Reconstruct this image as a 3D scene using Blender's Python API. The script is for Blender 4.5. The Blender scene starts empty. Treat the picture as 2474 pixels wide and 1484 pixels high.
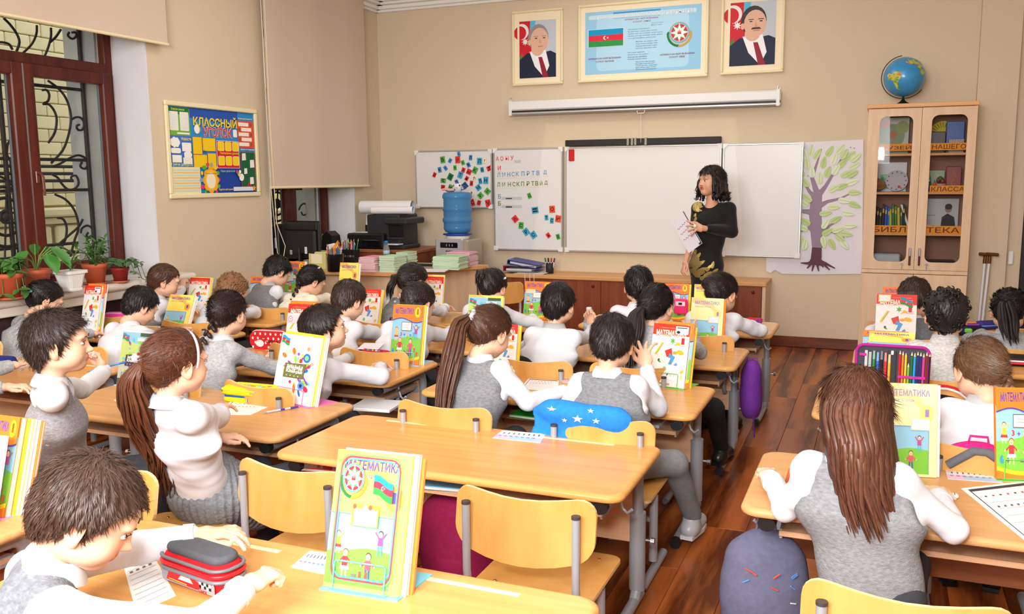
import bpy, math, random
import numpy as np
from mathutils import Vector, Matrix
import openvdb as vdb
random.seed(7); rng = np.random.default_rng(7)
sc = bpy.context.scene
COL = sc.collection
PI = math.pi
# ---------------------------------------------------------------- camera
CAM_Z = 1.5
FPX = 2154.0
_y, _p, _r = math.radians(22.4125), math.radians(8.152), math.radians(-0.4777)
F_ = np.array([-math.sin(_y)*math.cos(_p), math.cos(_y)*math.cos(_p), -math.sin(_p)])
_rt = np.array([math.cos(_y), math.sin(_y), 0.0]); _up = np.cross(_rt, F_)
RT_ = math.cos(_r)*_rt + math.sin(_r)*_up
UP_ = -math.sin(_r)*_rt + math.cos(_r)*_up
cd = bpy.data.cameras.new('camera'); cam = bpy.data.objects.new('camera', cd); COL.objects.link(cam)
cd.sensor_width = 36.0; cd.lens = FPX/2474*36.0; cd.clip_start = 0.05; cd.clip_end = 100
M = Matrix(((RT_[0], UP_[0], -F_[0], 0), (RT_[1], UP_[1], -F_[1], 0), (RT_[2], UP_[2], -F_[2], CAM_Z), (0, 0, 0, 1)))
cam.matrix_world = M
sc.camera = cam
def ray(px, py): return F_*FPX + RT_*(px-1237) - UP_*(py-742)
def atz(px, py, z):
    d = ray(px, py); t = (z-CAM_Z)/d[2]; return np.array([d[0]*t, d[1]*t, z])
def aty(px, py, Y):
    d = ray(px, py); t = Y/d[1]; return np.array([d[0]*t, Y, d[2]*t+CAM_Z])
def atx(px, py, X):
    d = ray(px, py); t = X/d[0]; return np.array([X, d[1]*t, d[2]*t+CAM_Z])
def ayx(px, Y, z):
    """the point at depth Y and height z that lies on picture column px"""
    k = px-1237; z -= CAM_Z; A = FPX*RT_-k*F_
    return np.array([-(A[1]*Y+A[2]*z)/A[0], Y, z+CAM_Z])
def proj(p):
    q = np.array(p, float)-np.array([0, 0, CAM_Z]); z = q@F_
    return 1237+FPX*(q@RT_)/z, 742-FPX*(q@UP_)/z
# ---------------------------------------------------------------- world, lights, exposure
w = bpy.data.worlds.new('world'); sc.world = w; w.use_nodes = True
w.node_tree.nodes['Background'].inputs[0].default_value = (0.86, 0.93, 1.0, 1)
w.node_tree.nodes['Background'].inputs[1].default_value = 2.0
sc.view_settings.view_transform = 'Standard'; sc.view_settings.look = 'None'
sc.view_settings.exposure = 0.0; sc.view_settings.gamma = 1.0
sc.view_settings.use_curve_mapping = False
def area(name, loc, size, sizey, power, color, rot=(0, 0, 0)):
    l = bpy.data.lights.new(name, 'AREA'); l.shape = 'RECTANGLE'; l.size = size; l.size_y = sizey
    l.energy = power; l.color = color
    o = bpy.data.objects.new(name, l); o.location = loc; o.rotation_euler = rot; COL.objects.link(o); return o
for i, (lx, ly) in enumerate(((-3.4, 2.2), (-3.4, 5.3), (-0.6, 2.2), (-0.6, 5.3), (-2.0, 7.0), (-2.0, -0.2))):
    area('ceiling_lamp_light', (lx, ly, 3.27), 1.3, 1.3, 15, (1.0, 0.995, 0.98))
# the photographer's flash, mounted above the lens
area('flash_light', (-0.12, -0.12, 1.86), 0.26, 0.18, 44, (0.98, 0.99, 1.0), (math.radians(84), 0, math.radians(20)))
area('flash_bounce_light', (-1.1, -1.35, 2.45), 2.4, 1.5, 284, (0.985, 0.99, 1.0), (math.radians(78), 0, math.radians(12)))
# the ceiling projector's pale rectangle on the boards
pl_ = bpy.data.lights.new('projector_light', 'SPOT'); pl_.energy = 60; pl_.spot_size = 0.9; pl_.spot_blend = 0.0; pl_.shadow_soft_size = 0.01; pl_.use_nodes = True
po = bpy.data.objects.new('projector_light', pl_); COL.objects.link(po); po.location = (-2.12, 4.6, 3.0); dv = Vector((-2.12, 8.19, 1.36))-po.location; po.rotation_euler = dv.to_track_quat('-Z', 'Y').to_euler()
nt = pl_.node_tree; em = nt.nodes['Emission']; tcn = nt.nodes.new('ShaderNodeTexCoord'); sp_ = nt.nodes.new('ShaderNodeSeparateXYZ'); nt.links.new(tcn.outputs['Normal'], sp_.inputs[0])
def _m(op, a, b=None):
    n = nt.nodes.new('ShaderNodeMath'); n.operation = op
    for i, v in enumerate((a, b)):
        if v is None: continue
        if isinstance(v, (int, float)): n.inputs[i].default_value = v
        else: nt.links.new(v, n.inputs[i])
    return n.outputs[0]
az_ = _m('ABSOLUTE', sp_.outputs[2]); cx_ = _m('LESS_THAN', _m('DIVIDE', _m('ABSOLUTE', sp_.outputs[0]), az_), 0.245); cy_ = _m('LESS_THAN', _m('DIVIDE', _m('ABSOLUTE', sp_.outputs[1]), az_), 0.165)
nt.links.new(_m('MULTIPLY', cx_, cy_), em.inputs['Strength']); em.inputs['Color'].default_value = (1.0, 0.9, 0.68, 1)
# ---------------------------------------------------------------- materials
def lin(c):
    c = c/255.0
    return c/12.92 if c <= 0.04045 else ((c+0.055)/1.055)**2.4
def C(*a):
    if len(a) == 1:
        a = a[0]
        if isinstance(a, str): a = tuple(int(a[i:i+2], 16) for i in (1, 3, 5))
    return (lin(a[0]), lin(a[1]), lin(a[2]), 1.0)
MATS = {}
def nodes(name):
    m = bpy.data.materials.new(name); m.use_nodes = True; nt = m.node_tree
    return m, nt, nt.nodes['Principled BSDF']
def mat(name, col=None, rough=0.5, metal=0.0, var=0.0, vscale=8.0, bump=0.0, bscale=60.0, coat=0.0, alpha=1.0, trans=0.0, ior=1.45, sheen=0.0, emit=None, spec=0.5, stretch=(1, 1, 1), randv=0.0, dist=0.01):
    if name in MATS: return MATS[name]
    m, nt, b = nodes(name); N = nt.nodes; L = nt.links
    c = C(col) if col is not None else (0.5, 0.5, 0.5, 1)
    b.inputs['Base Color'].default_value = c
    b.inputs['Roughness'].default_value = rough; b.inputs['Metallic'].default_value = metal
    b.inputs['Specular IOR Level'].default_value = spec
    b.inputs['Coat Weight'].default_value = coat; b.inputs['Coat Roughness'].default_value = 0.12
    b.inputs['Alpha'].default_value = alpha; b.inputs['Transmission Weight'].default_value = trans
    b.inputs['IOR'].default_value = ior; b.inputs['Sheen Weight'].default_value = sheen
    if emit: b.inputs['Emission Color'].default_value = c; b.inputs['Emission Strength'].default_value = emit
    if var or bump:
        tc = N.new('ShaderNodeTexCoord'); mp = N.new('ShaderNodeMapping'); mp.inputs['Scale'].default_value = stretch
        L.new(tc.outputs['Object'], mp.inputs['Vector'])
    if var:
        n = N.new('ShaderNodeTexNoise'); n.inputs['Scale'].default_value = vscale; n.inputs['Detail'].default_value = 4
        L.new(mp.outputs[0], n.inputs['Vector'])
        r = N.new('ShaderNodeValToRGB'); e = r.color_ramp.elements
        e[0].position = 0.3; e[1].position = 0.7
        e[0].color = tuple(x*(1-var) for x in c[:3])+(1,); e[1].color = tuple(min(1, x*(1+var*0.6)) for x in c[:3])+(1,)
        L.new(n.outputs['Fac'], r.inputs[0]); out = r.outputs[0]
        if randv:
            oi = N.new('ShaderNodeObjectInfo'); mr = N.new('ShaderNodeMapRange')
            mr.inputs[3].default_value = 1-randv; mr.inputs[4].default_value = 1+randv
            L.new(oi.outputs['Random'], mr.inputs[0])
            hs = N.new('ShaderNodeHueSaturation'); L.new(mr.outputs[0], hs.inputs['Value']); L.new(out, hs.inputs['Color']); out = hs.outputs[0]
        L.new(out, b.inputs['Base Color'])
    if bump:
        n2 = N.new('ShaderNodeTexNoise'); n2.inputs['Scale'].default_value = bscale; n2.inputs['Detail'].default_value = 3
        L.new(mp.outputs[0], n2.inputs['Vector'])
        bp = N.new('ShaderNodeBump'); bp.inputs['Strength'].default_value = bump; bp.inputs['Distance'].default_value = dist
        L.new(n2.outputs['Fac'], bp.inputs['Height']); L.new(bp.outputs[0], b.inputs['Normal'])
    MATS[name] = m; return m
def wood(name, c1, c2, rough=0.35, scale=3.0, stretch=(1, 12, 12), randv=0.06, coat=0.0, rings=0.0, fine=0.5):
    """grain runs along the axis whose stretch is smallest"""
    if name in MATS: return MATS[name]
    m, nt, b = nodes(name); N = nt.nodes; L = nt.links
    tc = N.new('ShaderNodeTexCoord'); mp = N.new('ShaderNodeMapping'); mp.inputs['Scale'].default_value = stretch
    oi = N.new('ShaderNodeObjectInfo'); cb = N.new('ShaderNodeVectorMath'); cb.operation = 'SCALE'; cb.inputs[3].default_value = 37.0
    cx = N.new('ShaderNodeCombineXYZ')
    for i in range(3): L.new(oi.outputs['Random'], cx.inputs[i])
    L.new(cx.outputs[0], cb.inputs[0]); ad = N.new('ShaderNodeVectorMath'); ad.operation = 'ADD'
    L.new(tc.outputs['Object'], ad.inputs[0]); L.new(cb.outputs[0], ad.inputs[1]); L.new(ad.outputs[0], mp.inputs['Vector'])
    n = N.new('ShaderNodeTexNoise'); n.inputs['Scale'].default_value = scale; n.inputs['Detail'].default_value = 6; n.inputs['Distortion'].default_value = 0.4
    n.inputs['Roughness'].default_value = fine
    L.new(mp.outputs[0], n.inputs['Vector'])
    r = N.new('ShaderNodeValToRGB'); e = r.color_ramp.elements
    e[0].position = 0.33; e[1].position = 0.66; e[0].color = C(c1); e[1].color = C(c2)
    if rings:
        wv = N.new('ShaderNodeTexWave'); wv.wave_type = 'BANDS'; wv.bands_direction = 'X' if stretch[0] > stretch[1] else 'Y'
        wv.inputs['Scale'].default_value = rings; wv.inputs['Distortion'].default_value = 14; wv.inputs['Detail'].default_value = 3
        wv.inputs['Detail Scale'].default_value = 0.6
        mp2 = N.new('ShaderNodeMapping'); mp2.inputs['Scale'].default_value = tuple(1.0 if s > 1 else 0.22 for s in stretch)
        L.new(ad.outputs[0], mp2.inputs['Vector']); L.new(mp2.outputs[0], wv.inputs['Vector'])
        mx = N.new('ShaderNodeMath'); mx.operation = 'MULTIPLY_ADD'; mx.inputs[1].default_value = 0.35
        L.new(wv.outputs['Fac'], mx.inputs[0])
        sb = N.new('ShaderNodeMath'); sb.operation = 'MULTIPLY'; sb.inputs[1].default_value = 0.72
        L.new(n.outputs['Fac'], sb.inputs[0]); L.new(sb.outputs[0], mx.inputs[2]); L.new(mx.outputs[0], r.inputs[0])
    else: L.new(n.outputs['Fac'], r.inputs[0])
    mr = N.new('ShaderNodeMapRange'); mr.inputs[3].default_value = 1-randv; mr.inputs[4].default_value = 1+randv
    L.new(oi.outputs['Random'], mr.inputs[0])
    hs = N.new('ShaderNodeHueSaturation'); L.new(mr.outputs[0], hs.inputs['Value']); L.new(r.outputs[0], hs.inputs['Color'])
    L.new(hs.outputs[0], b.inputs['Base Color'])
    b.inputs['Roughness'].default_value = rough; b.inputs['Coat Weight'].default_value = coat; b.inputs['Coat Roughness'].default_value = 0.15; b.inputs['Specular IOR Level'].default_value = 0.22
    MATS[name] = m; return m
def colmat(name, rough=0.45, spec=0.5, coat=0.0, bump=0.0, bscale=200.0, sheen=0.0, stretch=(1, 1, 1), noise=0.0, nscale=30, sss=0.0, dist=0.002):
    """colour read from the mesh's printed / dyed colour attribute"""
    if name in MATS: return MATS[name]
    m, nt, b = nodes(name); N = nt.nodes; L = nt.links
    a = N.new('ShaderNodeAttribute'); a.attribute_name = 'Col'; out = a.outputs['Color']
    tc = N.new('ShaderNodeTexCoord'); mp = N.new('ShaderNodeMapping'); mp.inputs['Scale'].default_value = stretch
    L.new(tc.outputs['Object'], mp.inputs['Vector'])
    if noise:
        n = N.new('ShaderNodeTexNoise'); n.inputs['Scale'].default_value = nscale; n.inputs['Detail'].default_value = 5
        L.new(mp.outputs[0], n.inputs['Vector'])
        mr = N.new('ShaderNodeMapRange'); mr.inputs[1].default_value = 0.3; mr.inputs[2].default_value = 0.7
        mr.inputs[3].default_value = 1-noise; mr.inputs[4].default_value = 1+noise
        L.new(n.outputs['Fac'], mr.inputs[0]); hs = N.new('ShaderNodeHueSaturation')
        L.new(mr.outputs[0], hs.inputs['Value']); L.new(out, hs.inputs['Color']); out = hs.outputs[0]
    L.new(out, b.inputs['Base Color'])
    b.inputs['Roughness'].default_value = rough; b.inputs['Specular IOR Level'].default_value = spec
    b.inputs['Coat Weight'].default_value = coat; b.inputs['Coat Roughness'].default_value = 0.1; b.inputs['Sheen Weight'].default_value = sheen
    if sss: b.inputs['Subsurface Weight'].default_value = sss; b.inputs['Subsurface Radius'].default_value = (0.012, 0.005, 0.003); b.inputs['Subsurface Scale'].default_value = 1.0
    if bump:
        n2 = N.new('ShaderNodeTexNoise'); n2.inputs['Scale'].default_value = bscale; n2.inputs['Detail'].default_value = 3
        L.new(mp.outputs[0], n2.inputs['Vector'])
        bp = N.new('ShaderNodeBump'); bp.inputs['Strength'].default_value = bump; bp.inputs['Distance'].default_value = dist
        L.new(n2.outputs['Fac'], bp.inputs['Height']); L.new(bp.outputs[0], b.inputs['Normal'])
    MATS[name] = m; return m
PRINT = colmat('glossy_print', 0.5, 0.25)
PAPER = colmat('paper_print', 0.7, 0.3)
PLASTIC = colmat('coloured_plastic', 0.35, 0.5)
CLOTH = colmat('coloured_cloth', 0.85, 0.25, bump=0.25, bscale=350, noise=0.10, nscale=60)
KNIT = colmat('knitted_wool', 0.95, 0.15, bump=0.6, bscale=420, stretch=(0.45, 0.45, 1.0), noise=0.22, nscale=170, dist=0.004)
SHIRT = colmat('cotton_shirt', 0.8, 0.25, bump=0.15, bscale=90, noise=0.03, nscale=20)
SKIN = colmat('skin', 0.48, 0.4, noise=0.04, nscale=25)
HAIR = colmat('hair', 0.42, 0.4, noise=0.2, nscale=60)
BLACK = mat('black_plastic', (22, 22, 24), 0.42)
GREYM = mat('grey_powder_coat', (168, 172, 178), 0.38, 0.25, spec=0.5)
CAPM = mat('dark_rubber', (62, 58, 60), 0.6)
WALL = mat('beige_wallpaper', (216, 199, 172), 0.9, var=0.035, vscale=220, bump=0.12, bscale=260)
WHITE = mat('white_plaster', (226, 226, 230), 0.85, var=0.02, vscale=3, bump=0.05, bscale=80)
CEILM = mat('white_ceiling_paint', (240, 239, 236), 0.9)
WHITEP = mat('white_plastic', (236, 236, 234), 0.4)
DESKTOP = wood('desk_laminate', (212, 152, 84), (222, 166, 98), 0.24, 2.2, (1, 16, 16), 0.03)
DESKTOP2 = wood('desk_laminate_worn', (204, 152, 98), (216, 166, 110), 0.34, 2.2, (1, 16, 16), 0.02)
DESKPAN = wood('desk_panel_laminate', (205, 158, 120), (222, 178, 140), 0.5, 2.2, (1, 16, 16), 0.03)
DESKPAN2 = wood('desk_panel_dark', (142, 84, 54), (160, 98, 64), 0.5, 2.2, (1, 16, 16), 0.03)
PLY = wood('birch_plywood', (204, 146, 74), (220, 166, 96), 0.36, 2.0, (5, 5, 1.2), 0.05)
PLYEDGE = mat('plywood_edge', (240, 204, 148), 0.5, var=0.08, vscale=40, stretch=(1, 1, 30))
BEECH = wood('beech_laminate', (218, 186, 152), (230, 199, 166), 0.42, 2.5, (8, 8, 0.8), 0.03)
BEECHX = wood('beech_edge', (216, 160, 104), (228, 174, 120), 0.42, 2.5, (0.8, 8, 8), 0.03)
REDWOOD = wood('red_brown_veneer', (122, 62, 40), (146, 80, 52), 0.4, 2.2, (9, 9, 0.7), 0.04)
FLOORM = wood('laminate_floor', (90, 40, 13), (172, 94, 42), 0.27, 2.4, (9, 1, 9), 0.14, rings=1.6, fine=0.62)
MAHOG = wood('mahogany_window', (74, 28, 20), (98, 42, 30), 0.33, 2.5, (6, 6, 0.8), 0.03)
BLINDM = mat('blind_fabric', (214, 194, 174), 0.9, var=0.03, vscale=400, bump=0.15, bscale=700)
CREAM = mat('cream_moulding', (238, 226, 184), 0.45)
MARBLE = mat('marble_sill', (232, 222, 208), 0.22, var=0.16, vscale=5, stretch=(3, 0.7, 1))
IRON = mat('wrought_iron', (52, 47, 44), 0.55, 0.2)
GLASS = mat('clear_glass', (12, 14, 14), 0.02, alpha=0.10, spec=1.0)
CHROME = mat('chrome', (200, 200, 205), 0.2, 1.0)
ALU = mat('brushed_aluminium', (205, 207, 208), 0.35, 0.75)
BOARD = mat('whiteboard_enamel', (230, 230, 229), 0.28, spec=0.4)
BASEM = wood('baseboard_veneer', (98, 50, 34), (122, 66, 44), 0.35, 2.5, (1, 9, 9), 0.03)
# ---------------------------------------------------------------- mesh builder
class MB:
    def __init__(s): s.V = []; s.F = []; s.MI = []; s.SM = []; s.CL = []; s.n = 0
    def add(s, V, F, mi=0, sm=False, col=None):
        V = np.asarray(V, float)
        if isinstance(F, np.ndarray): F = (F+s.n).tolist()
        else: F = [[i+s.n for i in f] for f in F]
        s.V.append(V); s.F.extend(F); s.MI.extend([mi]*len(F)); s.SM.extend([sm]*len(F))
        if col is None: col = (0.8, 0.8, 0.8, 1)
        col = np.asarray(col, float)
        if col.ndim == 1: col = np.tile(col, (len(V), 1))
        s.CL.append(col); s.n += len(V); return s
    def merge(s, o, Mx=None, mi=None):
        for V in [np.concatenate(o.V)] if o.V else []:
            if Mx is not None:
                Mx = np.asarray(Mx, float); V = V@Mx[:3, :3].T+Mx[:3, 3]
            flip = Mx is not None and np.linalg.det(Mx[:3, :3]) < 0
            F = [[i+s.n for i in (f[::-1] if flip else f)] for f in o.F]
            s.V.append(V); s.F.extend(F); s.MI.extend(o.MI if mi is None else [mi]*len(F)); s.SM.extend(o.SM)
            s.CL.append(np.concatenate(o.CL)); s.n += len(V)
        return s
    def box(s, lo, hi, mi=0, col=None, R=None, o=None):
        x0, y0, z0 = lo; x1, y1, z1 = hi
        V = np.array([(x0, y0, z0), (x1, y0, z0), (x1, y1, z0), (x0, y1, z0), (x0, y0, z1), (x1, y0, z1), (x1, y1, z1), (x0, y1, z1)], float)
        if R is not None: V = V@np.asarray(R).T
        if o is not None: V = V+np.asarray(o)
        return s.add(V, [(0, 3, 2, 1), (4, 5, 6, 7), (0, 1, 5, 4), (1, 2, 6, 5), (2, 3, 7, 6), (3, 0, 4, 7)], mi, False, col)
    def rbox(s, lo, hi, r=0.003, mi=0, col=None, R=None, o=None):
        """box with chamfered edges"""
        lo = np.array(lo, float); hi = np.array(hi, float); r = min(r, *((hi-lo)/2.01))
        V = []; idx = {}
        for sx in (0, 1):
            for sy in (0, 1):
                for sz in (0, 1):
                    c = np.array([hi[0] if sx else lo[0], hi[1] if sy else lo[1], hi[2] if sz else lo[2]])
                    d = np.array([-1 if sx else 1, -1 if sy else 1, -1 if sz else 1])*r
                    for ax in range(3):
                        p = c+d; p[ax] = c[ax]; idx[(sx, sy, sz, ax)] = len(V); V.append(p)
        Fs = []
        for ax in range(3):
            a, b = (ax+1) % 3, (ax+2) % 3
            for sd in (0, 1):
                k = []
                for (u, v) in ((0, 0), (1, 0), (1, 1), (0, 1)):
                    t = [0, 0, 0]; t[ax] = sd; t[a] = u; t[b] = v; k.append(idx[(t[0], t[1], t[2], ax)])
                Fs.append(k if sd else k[::-1])
            for u in (0, 1):
                for v in (0, 1):   # edges along ax
                    t0 = [0, 0, 0]; t1 = [0, 0, 0]; t0[a] = t1[a] = u; t0[b] = t1[b] = v; t0[ax] = 0; t1[ax] = 1
                    f = [idx[(*t0, a)], idx[(*t1, a)], idx[(*t1, b)], idx[(*t0, b)]]
                    Fs.append(f if (u ^ v) else f[::-1])
        for sx in (0, 1):
            for sy in (0, 1):
                for sz in (0, 1):
                    f = [idx[(sx, sy, sz, 0)], idx[(sx, sy, sz, 1)], idx[(sx, sy, sz, 2)]]
                    Fs.append(f if (sx+sy+sz) % 2 else f[::-1])
        V = np.array(V)
        if R is not None: V = V@np.asarray(R).T
        if o is not None: V = V+np.asarray(o)
        return s.add(V, Fs, mi, False, col)
    def tube(s, pts, r, n=10, mi=0, col=None, caps=True, sm=True, rr=None, flat=1.0, up=None):
        """tube along a polyline; r may be one radius or one per point; flat squeezes the second axis"""
        P = np.array(pts, float); m = len(P); R = np.full(m, r, float) if np.isscalar(r) else np.array(r, float)
        T = np.zeros_like(P); T[1:-1] = P[2:]-P[:-2]; T[0] = P[1]-P[0]; T[-1] = P[-1]-P[-2]
        T /= np.maximum(np.linalg.norm(T, axis=1)[:, None], 1e-9)
        if up is None:
            up = np.array([0, 0, 1.0]) if abs(T[0][2]) < 0.9 else np.array([1.0, 0, 0])
        u = np.cross(T[0], up); u /= np.linalg.norm(u)
        V = []; an = np.linspace(0, 2*PI, n, endpoint=False)
        for i in range(m):
            u = u-T[i]*(u@T[i]); u /= max(np.linalg.norm(u), 1e-9); v = np.cross(T[i], u)
            V.append(P[i]+R[i]*(np.cos(an)[:, None]*u+flat*np.sin(an)[:, None]*v))
        V = np.concatenate(V); Fs = []
        for i in range(m-1):
            for j in range(n):
                k = (j+1) % n; Fs.append((i*n+j, i*n+k, (i+1)*n+k, (i+1)*n+j))
        s.add(V, Fs, mi, sm, col)
        if caps:
            s.add(V[:n], [tuple(range(n))[::-1]], mi, False, col); s.add(V[-n:], [tuple(range(n))], mi, False, col)
        return s
    def lathe(s, prof, n=20, mi=0, col=None, o=(0, 0, 0), sm=True, R=None):
        P = np.array(prof, float); an = np.linspace(0, 2*PI, n, endpoint=False)
        V = np.concatenate([np.stack([r*np.cos(an), r*np.sin(an), np.full(n, z)], 1) for r, z in P])
        if R is not None: V = V@np.asarray(R).T
        V = V+np.array(o); Fs = []
        for i in range(len(P)-1):
            for j in range(n):
                k = (j+1) % n; Fs.append((i*n+j, i*n+k, (i+1)*n+k, (i+1)*n+j))
        if P[0][0] > 1e-4: Fs.append(tuple(range(n))[::-1])
        if P[-1][0] > 1e-4: Fs.append(tuple(range((len(P)-1)*n, len(P)*n)))
        return s.add(V, Fs, mi, sm, col)
    def prism(s, poly, z0, z1, mi=0, col=None, axis=2, sm=False, mi_side=None):
        """extrude a 2D polygon along an axis (0,1,2)"""
        P = np.array(poly, float); n = len(P)
        A = 0.5*np.sum(P[:, 0]*np.roll(P[:, 1], -1)-np.roll(P[:, 0], -1)*P[:, 1])
        if A < 0: P = P[::-1]
        def m3(z):
            q = np.zeros((n, 3)); a, b = {2: (0, 1), 1: (2, 0), 0: (1, 2)}[axis]
            q[:, a] = P[:, 0]; q[:, b] = P[:, 1]; q[:, axis] = z; return q
        if axis == 1:
            P = P[:, ::-1] if False else P
            def m3(z):
                q = np.zeros((n, 3)); q[:, 0] = P[:, 0]; q[:, 2] = P[:, 1]; q[:, 1] = z; return q
            V = np.concatenate([m3(z1), m3(z0)])
        else: V = np.concatenate([m3(z0), m3(z1)])
        s.add(V, [tuple(range(n))[::-1], tuple(range(n, 2*n))], mi, False, col)
        s.add(V, [(i, (i+1) % n, n+(i+1) % n, n+i) for i in range(n)], mi if mi_side is None else mi_side, sm, col)
        return s
    def ell(s, c, r, n=16, m=10, mi=0, col=None, R=None):
        th = np.linspace(0, PI, m+1); V = []; 
        prof = [(math.sin(t), -math.cos(t)) for t in th]
        t = MB(); t.lathe(prof, n); V = np.concatenate(t.V)*np.array(r)
        if R is not None: V = V@np.asarray(R).T
        return s.add(V+np.array(c), t.F, mi, True, col)
    def quad(s, a, b, c, d, mi=0, col=None): return s.add([a, b, c, d], [(0, 1, 2, 3)], mi, False, col)
    def build(s, name, mats, parent=None, loc=None, rot=None):
        me = bpy.data.meshes.new(name)
        V = np.concatenate(s.V) if s.V else np.zeros((0, 3))
        me.from_pydata(V.tolist(), [], s.F)
        if not isinstance(mats, (list, tuple)): mats = [mats]
        for m in mats: me.materials.append(m)
        me.polygons.foreach_set('material_index', s.MI); me.polygons.foreach_set('use_smooth', s.SM)
        ca = me.color_attributes.new('Col', 'FLOAT_COLOR', 'POINT')
        ca.data.foreach_set('color', np.concatenate(s.CL).ravel())
        me.update()
        return link(name, me, parent, loc, rot)
def link(name, me, parent=None, loc=None, rot=None):
    o = bpy.data.objects.new(name, me); COL.objects.link(o)
    if parent is not None: o.parent = parent
    if loc is not None: o.location = loc
    if rot is not None: o.rotation_euler = rot
    return o
def thing(name, label, cat, loc=(0, 0, 0), rz=0.0, group=None, rot=None):
    o = bpy.data.objects.new(name, None); COL.objects.link(o); o.location = loc
    o.rotation_euler = rot if rot is not None else (0, 0, rz); o.empty_display_size = 0.05
    return tag(o, label, cat, group)
def tag(o, label, cat, group=None):
    o['label'] = label; o['category'] = cat
    if group: o['group'] = group
    return o
def struct(name, mb, m, parent=None):
    o = mb.build(name, m, parent)
    if parent is None: o['kind'] = 'structure'
    return o
def dup(root, loc=None, rz=None, label=None, group=None):
    def cp(o, par):
        c = o.copy(); COL.objects.link(c); c.parent = par
        for ch in list(o.children): cp(ch, c)
        return c
    r = cp(root, None)
    if loc is not None: r.location = loc
    if rz is not None: r.rotation_euler = (0, 0, rz)
    if label: r['label'] = label
    if group: r['group'] = group
    return r
def rz3(a): c, s_ = math.cos(a), math.sin(a); return np.array([[c, -s_, 0], [s_, c, 0], [0, 0, 1.0]])
def rx3(a): c, s_ = math.cos(a), math.sin(a); return np.array([[1.0, 0, 0], [0, c, -s_], [0, s_, c]])
def ry3(a): c, s_ = math.cos(a), math.sin(a); return np.array([[c, 0, s_], [0, 1.0, 0], [-s_, 0, c]])
def rrect(x0, y0, x1, y1, r, n=5):
    P = []
    for cx, cy, a0 in ((x1-r, y1-r, 0), (x0+r, y1-r, 90), (x0+r, y0+r, 180), (x1-r, y0+r, 270)):
        for i in range(n+1):
            a = math.radians(a0+90*i/n); P.append((cx+r*math.cos(a), cy+r*math.sin(a)))
    return P
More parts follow.
